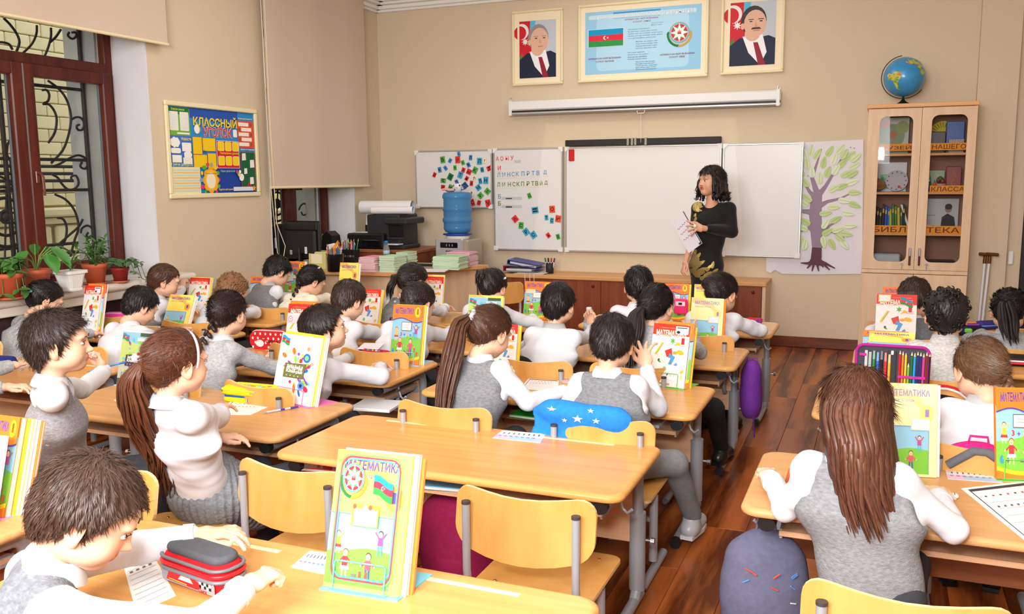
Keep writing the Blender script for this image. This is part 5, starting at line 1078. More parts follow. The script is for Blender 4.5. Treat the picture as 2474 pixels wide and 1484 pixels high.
stack(917, 960, 657, 20, [(150, 214, 160), (180, 228, 180), (130, 196, 140)], 'green exercise book %s the green stack beside the pink one', 'green exercise books middle stack', rnd=.004)
stack(958, 990, 650, 22, [(176, 226, 170), (150, 208, 150)], 'pale green exercise book %s the right-hand green stack', 'green exercise books second stack', d_=.17)
stack(1046, 1118, 651, 17, [(160, 226, 150), (150, 214, 160)], 'green exercise book %s the stack at the desk end', 'green exercise books by the cooler', d_=.19)
stack(1080, 1143, 643, 19, [(232, 160, 184), (224, 140, 168)], 'pink exercise book %s the stack at the desk end', 'pink exercise books by the cooler', d_=.17)
p = tz(1028, 647); t = thing('remote_control', 'black remote control lying on the teacher desk', 'remote', (p[0], p[1], TZ+.012), .1); MB().rbox((-.08, -.025, 0), (.08, .025, .022), .006).build('body', BLACK, t)
p = tz(1050, 655); t = thing('paper_sheets', 'loose white paper sheets under the remote control', 'paper', (p[0]-.02, p[1]-.02, TZ), .25); [MB().box((-.13+.01*k, -.07, .002*k), (.13, .09+.008*k, .002*k+.0015), col=C(232, 228, 228)).build('sheet', PAPER, t) for k in range(4)]
def bottle(x, y, z, s_, label, body, capc):
    t = thing('water_bottle', label, 'bottle', (x, y, z)); MB().lathe([(.028*s_, 0), (.031*s_, .01*s_), (.031*s_, .05*s_), (.029*s_, .06*s_), (.031*s_, .07*s_), (.031*s_, .12*s_), (.024*s_, .145*s_), (.012*s_, .165*s_), (.012*s_, .18*s_)], 20, col=C(body)).build('body', mat('bottle_plastic', (214, 232, 244), .06, trans=.85, ior=1.2), t)
    MB().lathe([(.016*s_, .172*s_), (.016*s_, .195*s_), (.014*s_, .198*s_)], 18, col=C(capc)).build('cap', PLASTIC, t); MB().lathe([(.0315*s_, .075*s_), (.0315*s_, .11*s_)], 20, col=C(170, 200, 226)).build('label_band', PLASTIC, t); return t
p = tz(896, 640); bottle(p[0], p[1]+.28, TZ, 1.0, 'small clear bottle with blue cap behind the pink notebooks', (220, 230, 236), (40, 120, 210))
# side cabinet with two printers
p0 = aty(905, 640, 7.62); zc = aty(940, 603, 7.45)[2]
t = thing('side_cabinet', 'brown drawer cabinet under the printers in the corner', 'cabinet', (XL+.03, 7.42, 0)); W_ = aty(1006, 620, 7.42)[0]-XL-.03
MB().rbox((-.0, -.01, zc-.03), (W_+.01, .60, zc), .004).build('top', wood('walnut_top', (150, 92, 60), (170, 108, 72), .4), t); MB().rbox((.0, 0, 0), (W_, .59, zc-.03), .003).build('carcass', REDWOOD, t)
d = MB().rbox((W_*.52, -.014, zc-.22), (W_-.01, 0, zc-.04), .003).build('drawer', REDWOOD, t); MB().ell((W_*.76, -.024, zc-.13), (.012,)*3, 10, 8).build('knob', mat('dark_knob', None), d)
d = MB().rbox((W_*.52, -.014, zc-.42), (W_-.01, 0, zc-.23), .003).build('drawer', REDWOOD, t); MB().ell((W_*.76, -.024, zc-.32), (.012,)*3, 10, 8).build('knob', mat('dark_knob', None), d)
t = thing('inkjet_printer', 'low black inkjet printer with paper in its raised tray', 'printer', (-4.60, 7.56, zc)); MB().rbox((-.21, -.12, 0), (.20, .20, .15), .015).build('body', BLACK, t)
MB().rbox((-.03, -.135, .02), (.18, -.11, .09), .006).build('front_panel', mat('gloss_black', (16, 16, 20), .12), t); MB().rbox((-.17, -.02, .15), (.13, .12, .156), .001, col=C(232, 232, 236)).build('paper_on_top', PAPER, t)
MB().rbox((-.15, .13, .14), (.12, .145, .22), .003).build('tray_support', BLACK, t); MB().add(*(lambda b_: (np.concatenate(b_.V), b_.F))(MB().box((-.15, 0, 0), (.06, .002, .25))), 0, False, C(236, 236, 240)).build('tray_paper', PAPER, t, loc=(-.0, .14, .16), rot=(-.3, -.12, 0)); MB().tube([(.03, .13, .22), (-.02, .13, .33)], .012, 6, flat=.4).build('paper_guide', BLACK, t)
p = aty(945, 600, 7.6); t = thing('laser_printer', 'big black laser printer on the side cabinet', 'printer', (p[0]+.01, 7.62, zc)); m = MB(); m.rbox((-.23, -.10, .0), (.13, .28, .33), .012); m.rbox((-.0, -.16, .24), (.24, .22, .30), .012); m.rbox((.0, -.14, .0), (.2, .2, .04), .01); m.build('body', mat('anthracite', (46, 48, 52), .45), t)
MB().rbox((.02, -.115, .12), (.19, -.10, .23), .004).build('control_face', BLACK, t); MB().rbox((.02, -.16, .10), (.2, -.1, .115), .003).build('output_lip', mat('anthracite', None), t); MB().rbox((.03, -.20, .045), (.17, -.10, .055), .001, col=C(226, 228, 232)).build('printed_sheet', PAPER, t)
ztop = zc+.335
for k, (px0, px1, py_, r_, lb) in enumerate(((868, 985, 511, .062, 'thick white paper roll with purple letters inside, on the printer'), (898, 990, 518, .036, 'thinner white paper roll lying before the thick roll on the printer'))):
    a_ = aty(px0, py_, 7.62-.1*k); b_ = aty(px1, py_-(4 if k == 0 else 2), 7.62-.1*k); t = thing('paper_roll', lb, 'paper roll', (a_[0], 7.66-.13*k, ztop+r_), 0, 'paper rolls on the printer'); L_ = b_[0]-a_[0]
    MB().tube([(0, 0, 0), (L_, .06, .0)], r_, 24, caps=False, col=C(240, 238, 240)).tube([(0, 0, 0), (L_, .06, 0)], r_*.94, 24, caps=False, col=C(206, 214, 236)).build('paper_tube', PAPER, t)
    if k == 0:
        m = MB()
        for q_ in range(4): m.tube([(.003, .04, -.035+.022*q_), (.02, .053, -.035+.022*q_)], .004, 5, col=C((130, 90, 190) if q_ else (220, 50, 120)))
        m.build('inner_print', PAPER, t)
p = aty(950, 585, 7.5); t = thing('red_folder', 'red folder lying upright between the two printers', 'folder', (p[0]-.16, 7.62, zc)); MB().rbox((-.02, 0, 0), (.06, .1, .17), .004, col=C(206, 40, 50)).build('cover', PLASTIC, t)
p = aty(930, 595, 7.45); t = thing('clip_jar', 'clear round jar with orange clips before the laser printer', 'jar', (p[0], 7.47, zc)); MB().lathe([(.028, 0), (.028, .075), (.026, .075), (.026, .004)], 18, col=C(224, 226, 220)).build('jar', mat('bottle_plastic', None), t); MB().lathe([(.025, .004), (.025, .022), (0, .024)], 14, col=C(220, 140, 60)).build('clips', PLASTIC, t)
# potted plant on far sill
def leafmesh(L_, w_, col1, curl=.25, name='leaf'):
    m = MB(); n = 6; V = []
    for i in range(n+1):
        t_ = i/n; ww = w_*math.sin(PI*min(1, t_*.97+.03))**.8*(1-.25*t_); z = -curl*L_*t_*t_
        V += [(-ww/2, L_*t_, z+.12*ww), (0, L_*t_, z-.06*ww), (ww/2, L_*t_, z+.12*ww)]
    m.add(V, [(3*i+a_, 3*i+a_+1, 3*i+a_+4, 3*i+a_+3) for i in range(n) for a_ in (0, 1)], 0, True)
    return m
LEAFM = {}
def leafmat(c_): return mat('leaf_%d_%d_%d' % c_, c_, .35, var=.25, vscale=14, spec=.5, randv=.2)
def plant(x, y, z, potr, poth, potc, label, kind, seed, hgt=.2, n=40, pot='round', leafc=(58, 110, 44), leafL=.06, leafW=.03, spread=.12):
    rg = random.Random(seed); t = thing('potted_plant', label, 'plant', (x, y, z), 0, 'potted plants on the sills')
    if pot == 'round':
        MB().lathe([(potr*.68, 0), (potr*.92, poth*.8), (potr, poth*.82), (potr*1.02, poth), (potr*.94, poth), (potr*.88, poth*.84), (0, poth*.8)], 28, col=C(potc)).build('pot', mat('pot_%d' % potc[0]+str(potc[1]), potc, .55, var=.08, vscale=8), t)
    else:
        m = MB(); rings = []; 
        for f_, zz in ((.62, 0), (.66, poth*.1), (.60, poth*.14), (.84, poth*.8), (.86, poth*.84), (1.0, poth*.86), (1.0, poth)):
            rings.append([(px_*f_, py_*f_, zz) for px_, py_ in rrect(-potr, -potr, potr, potr, potr*.28, 3)])
        k = len(rings[0]); m.add([p_ for r_ in rings for p_ in r_], [(i*k+j, i*k+(j+1) % k, (i+1)*k+(j+1) % k, (i+1)*k+j) for i in range(6) for j in range(k)]); m.add(rings[-1], [tuple(range(k))]); m.build('pot', mat('white_pot', (232, 232, 228), .5), t)
        m = MB()
        for sd in range(4):
            for i in range(9):
                u_ = -.6+1.2*i/8; f0, f1 = .615*potr, .825*potr
                a_ = np.array([u_*f0, -f0, poth*.16]); b_ = np.array([u_*f1, -f1, poth*.78]); R = rz3(sd*PI/2); m.tube([R@a_, R@b_], .0035, 6)
        m.build('pot_ribs', mat('white_pot', None), t); a = Art(); a.text('207', -.015, poth*.9, .03, .014, (210, 30, 90), .03); a.build('pot_number', t, loc=(0, -potr*1.0, 0))
    if pot == 'round' and kind != 'hosta': MB().lathe([(potr*.8, -.001), (potr*1.02, .012), (potr*1.0, .012), (potr*.78, .004)], 26, col=C(200, 110, 70)).build('saucer', mat('terracotta_saucer', (206, 122, 84), .6), t)
    MB().lathe([(potr*.86, poth*.86), (0, poth*.88)], 16).build('soil', mat('dark_soil', (52, 38, 30), .95), t)
    key = (kind, leafL, leafW, leafc)
    def leaf(pos, yaw, pitch, roll, s_):
        if key not in LEAFM: o = leafmesh(leafL, leafW, leafc).build('leaf', leafmat(leafc), t); LEAFM[key] = o.data
        else: o = link('leaf', LEAFM[key], t)
        o.location = pos; o.rotation_euler = (pitch, roll, yaw); o.scale = (s_, s_, s_)
    if kind == 'hosta':
        for i in range(n):
            a_ = i*2.4+rg.random()*.4; R_ = spread*(.4+.6*rg.random()); tip = (R_*math.cos(a_), R_*math.sin(a_), poth+hgt*(.5+.5*rg.random()))
            MB().tube([(0, 0, poth*.85), (tip[0]*.35, tip[1]*.35, poth+(tip[2]-poth)*.6), tip], .003, 6).build('stem', leafmat((120, 160, 80)), t); leaf(tip, a_-PI/2, -.25-.4*rg.random(), .3*(rg.random()-.5), .75+.6*rg.random())
    elif kind == 'vine':
        for j in range(7):
            a_ = j*2.4+.5; pts = []; p_ = np.array([0, 0, poth*.85]); L_ = hgt*(1.0+.8*rg.random())
            for i in range(7):
                f_ = i/6; pts.append((math.cos(a_)*spread*1.6*f_, math.sin(a_)*spread*1.6*f_, poth+L_*(1.25*f_-1.5*f_*f_*(.7+.5*rg.random()))))
            MB().tube(pts, .0025, 5).build('stem', leafmat((90, 130, 60)), t)
            for i in range(1, 7):
                for sg in (-1, 1): leaf(pts[i], a_-PI/2+sg*(.9+.5*rg.random()), -.5+.9*rg.random(), sg*.4, .7+.6*rg.random())
    else:
        for i in range(n//7):
            a_ = i*2.4; R_ = spread*(.15+.6*rg.random()); tip = np.array([R_*math.cos(a_), R_*math.sin(a_), poth+hgt*(.45+.55*rg.random())])
            MB().tube([(0, 0, poth*.85), tip*np.array([.5, .5, .85]), tip], [.006, .005, .003], 6).build('stem', leafmat((96, 120, 70)), t)
            for q_ in range(7): leaf(tip-np.array([0, 0, .012*q_]), a_+q_*2.4, .9-.28*q_+.3*rg.random(), 0, .7+.5*rg.random())
    return t
sl = lambda px_, py_: atz(px_, py_, .84)
def pl(px_, py_, *a_, **k): q_ = sl(px_, py_); return plant(q_[0], q_[1], .84, *a_, **k)
pl(22, 722, .085, .15, (196, 92, 60), 'potted vine in the leftmost terracotta pot on the near sill', 'vine', 3, hgt=.19, leafc=(70, 120, 50), leafL=.075, leafW=.038, spread=.055)
pl(92, 708, .082, .145, (200, 96, 62), 'broad-leaved plant in the second terracotta pot from left', 'hosta', 5, hgt=.15, n=9, leafc=(66, 132, 50), leafL=.13, leafW=.09, spread=.13)
pl(172, 702, .078, .125, (0, 0, 0), 'nearly bare stem in a ribbed white square plastic pot', 'bush', 6, hgt=.12, n=7, pot='square', leafc=(80, 104, 50), leafL=.045, leafW=.02, spread=.1)
pl(232, 686, .078, .135, (204, 100, 64), 'bushy jade plant in the terracotta pot right of the white pot', 'bush', 9, hgt=.17, n=84, leafc=(66, 118, 52), leafL=.055, leafW=.03, spread=.16)
pl(292, 682, .058, .10, (150, 44, 38), 'trailing plant in the small dark red pot nearest the reveal', 'vine', 12, hgt=.13, leafc=(62, 104, 58), leafL=.055, leafW=.028, spread=.1)
q = atx(790, 590, -4.95); plant(-4.95, 7.15, .84, .055, .09, (176, 96, 60), 'leafy plant in a terracotta pot on the far sill behind the speaker', 'vine', 15, hgt=.12, leafc=(60, 110, 50), leafL=.06, leafW=.03, spread=.09)
# ---- water cooler
p = aty(1107, 640, 7.62); t = thing('water_cooler', 'silver water cooler carrying a blue bottle beside the boards', 'water cooler', (p[0], 7.62, 0)); Wc = .165; zt = aty(1107, 577, 7.5)[2]
MB().rbox((-Wc, -.13, 0), (Wc, .20, zt-.01), .012).build('side_body', mat('taupe_metal', (178, 166, 148), .4, .3), t); MB().rbox((-Wc, -.15, 0), (Wc-.045, -.125, zt), .010).build('front_panel', mat('silver_plastic', (196, 198, 204), .3, .5), t)
MB().rbox((-Wc+.055, -.156, zt-.085), (Wc-.095, -.149, zt-.035), .004).build('display', mat('gloss_black', None), t); a = Art(); [a.rect(-.045+.03*k, zt-.07, -.04+.03*k, zt-.05, (190, 200, 210)) for k in range(3)]; a.text('ROKOS', -.05, zt-.122, .075, .014, (30, 30, 34), .05); a.build('front_print', t, loc=(0, -.1565, 0))
MB().lathe([(.11, zt-.01), (.115, zt+.015), (.09, zt+.03)], 24).build('collar', WHITEP, t)
t = thing('water_bottle_large', 'large ribbed blue water bottle upside down on the cooler', 'water bottle', (p[0], 7.62, zt+.03)); prof = [(.03, -.0), (.075, .012), (.118, .03), (.132, .06)]
for k in range(26):
    z = .07+k*.0115; r_ = .132+(.008 if k in (5, 6, 7, 14, 15, 16, 24, 25) else -.003*(k % 2)); prof.append((r_, z))
prof += [(.138, .375), (.128, .395), (.06, .402), (0, .402)]
MB().lathe([(a_, b_) for a_, b_ in prof], 36).build('bottle', mat('blue_bottle', (88, 158, 214), .08, trans=.45, ior=1.2, spec=.6), t); MB().lathe([(.085, -.012), (.138, .0), (.138, .012), (.07, .018)], 30).build('blue_seal', mat('blue_seal', (30, 60, 150), .3), t)
t = thing('patterned_mug', 'white mug with blue pattern upside down on the water bottle', 'mug', (p[0]+.01, 7.62, zt+.434)); MB().lathe([(.036, 0), (.038, .07), (.034, .075), (0, .075)], 20, col=C(230, 232, 236)).build('cup', PRINT, t); MB().tube([(.036, 0, .015), (.062, 0, .02), (.062, 0, .055), (.037, 0, .06)], .005, 6, col=C(40, 60, 120)).build('mug_handle', PLASTIC, t)
m = MB(); [m.rbox((.036*math.cos(k*.7)-.006, .036*math.sin(k*.7)-.006, .01+.02*(k % 3)), (.036*math.cos(k*.7)+.006, .036*math.sin(k*.7)+.006, .026+.02*(k % 3)), .002, col=C(((50, 90, 180), (230, 190, 60), (40, 50, 90))[k % 3])) for k in range(9)]; m.build('cup_pattern', PRINT, t)
t = thing('pink_cloth', 'crumpled pink cloth lying on the water bottle by the mug', 'cloth', (p[0]-.07, 7.60, zt+.432)); f = Field(); [f.ell((.03*math.sin(k*2.1), .02*math.cos(k*1.7), .012+.006*(k % 3)), (.04, .025, .012), k=.01) for k in range(6)]; V, Q = f.mesh(.004, folds(.003, 90)); MB().add(V, Q, 0, True, C(222, 180, 172)).build('cloth', CLOTH, t)
p = aty(1010, 633, 7.0); t = thing('office_chair', 'black curved office chair back behind the teacher desk', 'chair', (p[0]-.08, 7.40, 0)); m = MB(); V = []
for j in range(7):
    for i in range(9): u_ = i/4-1; s_ = j/3-1; V.append((.21*u_*(1-.12*max(0, s_)**2), .03*u_*u_*-1, .50+.14*s_+(-.05*u_*u_ if s_ > 0 else 0)))
F1 = [(j*9+i, j*9+i+1, (j+1)*9+i+1, (j+1)*9+i) for j in range(6) for i in range(8)]; m.add(V, F1, 0, True); m.add([(x, y+.03, z) for x, y, z in V], [f_[::-1] for f_ in F1], 0, True); m.build('backrest', BLACK, t)
pillow(MB(), .42, .4, .06, .06, .02, z0=.40).build('seat', BLACK, t); MB().tube([(0, 0, .08), (0, 0, .42)], .025, 10).build('column', BLACK, t); m = MB(); [m.tube([(0, 0, .08), (.24*math.cos(k), .24*math.sin(k), .05)], .018, 8) for k in np.linspace(0, 2*PI, 6)[:-1]]; m.build('star_base', BLACK, t)
# ---- on the low cabinet
p = aty(1275, 655, 7.95); zc2 = .613
for k, (lb, c_, dz, rt) in enumerate((('red-edged grey ring binder lying under the blue one', (150, 152, 160), 0.0, 0), ('blue ring binder lying slanted on top', (40, 62, 150), .05, .16))):
    t = thing('ring_binder', lb+' on the low cabinet', 'binder', (p[0]-.03+.03*k, 7.93, zc2+.016+dz), rot=(0, rt, .1*k)); m = MB(); m.rbox((-.16, -.13, 0), (.15, .14, .006), .002, col=C(c_)); m.rbox((-.16, -.13, .055-.02*k), (.15, .14, .062-.02*k), .002, col=C(c_)); m.rbox((-.165, -.13, 0), (-.158, .14, .062-.02*k), .002, col=C((190, 40, 60) if k == 0 else c_)); m.build('cover', PLASTIC, t); MB().rbox((-.14, -.12, .008), (.12, .12, .03), .004, col=C(216, 214, 216)).build('papers', PAPER, t)
t = thing('white_papers', 'loose white papers under the ring binders on the low cabinet', 'paper', (p[0]+.05, 7.93, zc2)); [MB().box((-.14+.02*k, -.12, .004*k), (.16+.01*k, .12, .004*k+.003), col=C(226, 220, 212)).build('sheet', PAPER, t) for k in range(3)]
p = aty(1330, 655, 7.95); t = thing('mesh_pen_cup', 'black mesh pen cup with markers on the low cabinet', 'pen cup', (p[0], 7.93, zc2)); MB().lathe([(.036, 0), (.038, .1), (.036, .1), (.034, .004)], 22).build('cup', mat('dark_mesh', (50, 50, 54), .5, .3), t)
for k, (c_, n_) in enumerate((((40, 120, 70), 'green'), ((30, 30, 34), 'black'), ((210, 40, 50), 'red'), ((70, 80, 90), 'grey'))):
    o = thing('marker_pen', '%s marker pen standing in the mesh cup' % n_, 'marker', (p[0]-.02+.014*k, 7.93, zc2+.006), 0, 'markers in the mesh cup'); d = np.array([-.2+.13*k, 0, 1.0]); MB().tube([(0, 0, 0), d*.1], .007, 8, col=C(230, 230, 232)).build('barrel', PLASTIC, o); MB().tube([d*.1, d*.14], .008, 8, col=C(c_)).build('cap', PLASTIC, o)
t = thing('white_cable', 'white cables hanging down the front of the low cabinet', 'cable', (0, 7.775, 0)); 
for k, px_ in enumerate((1268, 1280, 1290)):
    q0 = aty(px_, 662, 7.775); MB().tube([(q0[0], 0, q0[2]), (q0[0]+.01, -.02, q0[2]-.12), (q0[0]+.06+.02*k, -.03, q0[2]-.22), (q0[0]+.12, -.02, q0[2]-.16)], .003, 6).build('cable_strand', WHITEP, t)
# ================================================================ BOOKS ON THE DESKS
VIO = (92, 70, 160)
def kid(a, x, y, s_, shirt, bottom, hair, arms=1, skirt=False):
    sk = (240, 196, 160)
    for sx in (-1, 1): a.line(x+sx*.10*s_, y+.02*s_, x+sx*.07*s_, y+.42*s_, .07*s_, bottom if not skirt else sk)
    if skirt: a.poly([(x-.24*s_, y+.28*s_), (x+.24*s_, y+.28*s_), (x+.1*s_, y+.55*s_), (x-.1*s_, y+.55*s_)], bottom)
    a.poly([(x-.14*s_, y+.40*s_), (x+.14*s_, y+.40*s_), (x+.11*s_, y+.72*s_), (x-.11*s_, y+.72*s_)], shirt)
    for sx in (-1, 1):
        ey = .92 if arms > 0 else .5; a.line(x+sx*.10*s_, y+.68*s_, x+sx*.30*s_, y+ey*s_, .055*s_, shirt); a.circ(x+sx*.31*s_, y+(ey+.02)*s_, .04*s_, sk, n=8)
    a.circ(x, y+.86*s_, .13*s_, hair, n=12); a.circ(x, y+.83*s_, .115*s_, sk, n=12); a.line(x-.04*s_, y+.80*s_, x+.04*s_, y+.80*s_, .014*s_, (200, 90, 80))
def scene_art(a, x0, y0, x1, y1, full=True):
    W_, H_ = x1-x0, y1-y0; a.rect(x0, y0, x1, y1, (150, 204, 234)); a.poly([(x0, y0), (x1, y0), (x1, y0+.5*H_)]+[(x1-W_*t_, y0+H_*(.5+.05*math.sin(t_*5))) for t_ in (.2, .4, .6, .8, 1)], (128, 200, 70))
    kid(a, x0+.16*W_, y0+.42*H_, .34*H_, (244, 200, 60), (214, 60, 70), (150, 80, 40), 1, True); kid(a, x0+.3*W_, y0+.10*H_, .42*H_, (220, 60, 70), (236, 240, 240), (190, 90, 40), 0, True)
    kid(a, x0+.66*W_, y0+.08*H_, .42*H_, (226, 90, 110), (70, 90, 190), (110, 60, 40), 0); kid(a, x0+.82*W_, y0+.46*H_, .36*H_, (190, 80, 150), (90, 190, 220), (50, 40, 40), 1)
D0W, D0H = .20, .27
def art_T1(a, sticker=0):
    W_, H_ = D0W, D0H; a.rect(0, 0, W_, H_, (244, 242, 238)); a.rect(0, H_*.82, W_, H_, (226, 52, 34)); a.text('Б.П. ГЕЙДМАН, И.Э. МИШАРИНА, Е.А. ЗВЕРЕВА', W_*.15, H_*.93, W_*.72, .0045, (250, 190, 160), .01)
    a.text('МАТЕМАТИКА', W_*.085, H_*.805, W_*.84, .028, (238, 120, 40), .06); a.text('МАТЕМАТИКА', W_*.095, H_*.812, W_*.82, .0245, (255, 250, 235), .03); a.text('1', W_*.8, H_*.69, .017, .028, (222, 36, 40), .05); a.line(W_*.76, H_*.67, W_*.93, H_*.665, .002, (222, 120, 110))
    a.star(W_*.57, H_*.735, .016, .007, 6, (90, 180, 80)); a.line(W_*.12, H_*.5, W_*.3, H_*.7, .009, (226, 200, 50)); a.line(W_*.16, H_*.51, W_*.33, H_*.7, .002, (150, 120, 30))
    a.stroke([(W_*.62, H_*.66), (W_*.7, H_*.7), (W_*.78, H_*.69)], [.004, .014, .010], (240, 190, 60)); a.circ(W_*.8, H_*.56, .020, (246, 186, 40), .010, rot=-.2); a.circ(W_*.66, H_*.55, .012, (240, 170, 50), .007)
    a.poly([(W_*.38, H_*.57), (W_*.56, H_*.62), (W_*.6, H_*.5), (W_*.45, H_*.47)], (220, 60, 44)); a.stroke([(W_*.5, H_*.5), (W_*.62, H_*.47), (W_*.55, H_*.36), (W_*.62, H_*.3), (W_*.74, H_*.38)], [.02, .024, .018, .016, .012], (90, 160, 220))
    a.line(W_*.22, H_*.42, W_*.3, H_*.36, .009, (110, 170, 60)); a.circ(W_*.24, H_*.415, .006, (60, 110, 60)); a.circ(W_*.42, H_*.28, .011, (130, 200, 170)); a.line(W_*.72, H_*.17, W_*.76, H_*.26, .008, (222, 60, 50)); a.poly([(W_*.84, H_*.26), (W_*.93, H_*.3), (W_*.95, H_*.26), (W_*.87, H_*.22)], (236, 200, 60)); a.rect(W_*.86, H_*.14, W_*.92, H_*.2, (226, 220, 130))
    a.poly([(W_*.14, H_*.14), (W_*.8, H_*.10), (W_*.78, H_*.34), (W_*.2, H_*.38)], (250, 250, 250))
    for k in range(5): a.stroke([(W_*(.2+.1*k), H_*(.16+.03*(k % 2))), (W_*(.27+.1*k), H_*(.2+.02*k)), (W_*(.3+.1*k), H_*.17)], .0012, (120, 140, 170))
    a.circ(W_*.42, H_*.28, .010, (130, 200, 170)); a.line(W_*.5, H_*.18, W_*.53, H_*.21, .006, (70, 90, 170)); a.line(W_*.2, H_*.06, W_*.6, H_*.05, .003, (236, 140, 110)); a.line(W_*.2, H_*.045, W_*.6, H_*.035, .003, (236, 110, 80))
    if sticker == 1: a.rect(W_*.62, H_*.85, W_*.97, H_*.975, (236, 232, 236)); a.circ(W_*.7, H_*.88, .010, (40, 40, 46), .006); a.line(W_*.66, H_*.95, W_*.93, H_*.95, .004, (60, 60, 70))
    if sticker == 2: a.rect(W_*.02, H_*.62, W_*.52, H_*.78, (240, 206, 214)); a.circ(W_*.12, H_*.7, .015, (222, 60, 80)); a.circ(W_*.12, H_*.7, .012, (246, 240, 240)); a.line(W_*.09, H_*.7, W_*.15, H_*.7, .003, (200, 60, 70))
    if sticker == 3: flag(a, W_*.6, H_*.83, W_*.3, H_*.12, .003, -.25); a.rect(W_*.05, H_*.86, W_*.36, H_*.99, (222, 210, 120)); a.rect(W_*.08, H_*.875, W_*.33, H_*.975, (240, 238, 234))
def art_T2(a, v=0):
    W_, H_ = D0W, D0H; scene_art(a, 0, H_*.08, W_, H_*.8)
    wv = [(W_*t_, H_*(.74+.035*math.sin(t_*6.3-.3))) for t_ in np.linspace(0, 1, 14)]
    a.poly([(0, H_), (0, wv[0][1])]+wv+[(W_, H_)], (244, 130, 44)); a.stroke(wv, .0045, (90, 70, 160)); b_ = [(W_*t_, H_*(.14-.05*math.sin(t_*3.2))) for t_ in np.linspace(0, 1, 12)]
    a.poly([(0, 0)]+[(x, y) for x, y in b_]+[(W_, 0)], (250, 214, 40)); a.poly([(0, 0)]+[(x, y-.012) for x, y in b_]+[(W_, 0)], (244, 130, 44))
    a.text('МАТЕМАТИКА', W_*.09, H_*.845, W_*.62, .028, VIO, .03); a.circ(W_*.84, H_*.88, .0185, (250, 220, 40), .024); a.text('1', W_*.815, H_*.84, .011, .026, (200, 80, 40), .04)
    if v != 1: a.rect(W_*.33, H_*.56, W_*.67, H_*.71, (130, 90, 60)); a.rect(W_*.345, H_*.57, W_*.655, H_*.70, (244, 240, 226)); a.line(W_*.4, H_*.66, W_*.6, H_*.655, .0015, (150, 130, 130)); a.line(W_*.4, H_*.62, W_*.57, H_*.62, .0015, (150, 130, 130))
    a.text('3', W_*.30, H_*.47, .012, .018, (220, 60, 50), .03); a.text('+', W_*.41, H_*.475, .012, .012, (110, 90, 170), .03); a.text('2', W_*.51, H_*.47, .012, .018, (240, 190, 40), .03); a.text('=', W_*.62, H_*.48, .011, .007, (110, 90, 170), .03); a.text('5', W_*.72, H_*.47, .012, .018, (90, 170, 220), .03)
    a.text('6', W_*.05, H_*.17, .016, .026, (70, 150, 220), .04); a.text('+', W_*.18, H_*.18, .014, .014, (120, 110, 120), .04); a.text('=', W_*.46, H_*.19, .014, .009, (120, 110, 120), .04); a.text('11', W_*.56, H_*.17, .024, .022, (230, 80, 60), .04); a.text('7', W_*.78, H_*.2, .012, .02, (220, 60, 110), .04); a.text('8', W_*.86, H_*.14, .014, .022, (236, 90, 50), .04)
    if v == 2: a.rrect(W_*.05, H_*.68, W_*.42, H_*.79, .008, (236, 216, 180))
    if v == 3: flag(a, W_*.45, H_*.66, W_*.45, H_*.16, .004, -.35); a.rect(W_*.2, H_*.5, W_*.46, H_*.66, (220, 226, 230))
def art_T3(a, v=0):
    W_, H_ = D0W, D0H; pale = v == 2; Y_ = (252, 232, 110) if not pale else (252, 240, 176); a.rect(0, 0, W_, H_, Y_); O_ = (246, 190, 90) if not pale else (248, 208, 140)
    a.poly([(0, H_), (W_*.34, H_), (W_*.7, H_*.87), (W_*.83, H_*.7), (W_*.76, H_*.7), (W_*.58, H_*.81), (0, H_*.9)], O_); a.circ(W_*.83, H_*.68, .024, O_, .026); a.circ(W_*.83, H_*.68, .0215, (250, 214, 120) if pale else (246, 160, 60), .0235)
    V_ = VIO if not pale else (150, 130, 180)
    a.text('МАТЕМАТИКА', W_*.12, H_*.865, W_*.76, .020, V_, .03); a.text('РАБОЧАЯ ТЕТРАДЬ', W_*.12, H_*.80, W_*.5, .0085, V_, .01); a.text('1', W_*.8, H_*.645, .013, .022, V_, .04)
    scene_art(a, W_*.0, H_*.03, W_*.86, H_*.54); a.line(0, H_*.542, W_*.86, H_*.542, .002, (110, 150, 200)); a.line(W_*.86, H_*.03, W_*.86, H_*.542, .002, (110, 150, 200))
    if v != 2: a.text('+', W_*.1, H_*.08, .014, .014, (130, 110, 120), .04); a.text('=', W_*.36, H_*.09, .014, .008, (130, 110, 120), .04); a.text('11', W_*.46, H_*.07, .022, .020, (230, 90, 70), .04)
    if v == 2: a.rect(W_*.56, H_*.5, W_*.88, H_*.63, (220, 214, 170)); a.rect(W_*.58, H_*.51, W_*.86, H_*.62, (214, 226, 236))
    if v == 1:
        for i_, c_ in enumerate(((120, 200, 90), (226, 60, 90), (90, 190, 230))):
            d = .004*i_; P_ = rrect(W_*.07+d, H_*.06+d, W_*.90-d, H_*.97-d, .025, 6); P_.append(P_[0]); a.stroke(P_, .0032, c_)
        emblem(a, W_*.27, H_*.80, .030); flag(a, W_*.55, H_*.70, W_*.26, H_*.14, .003, -.25); a.rect(W_*.3, H_*.46, W_*.66, H_*.62, (150, 200, 60)); a.rect(W_*.33, H_*.465, W_*.64, H_*.59, (246, 246, 240))
        for k in range(5): a.circ(W_*(.33+.07*k), H_*.6, .005, ((240, 90, 60), (250, 220, 60), (255, 255, 255))[k % 3])
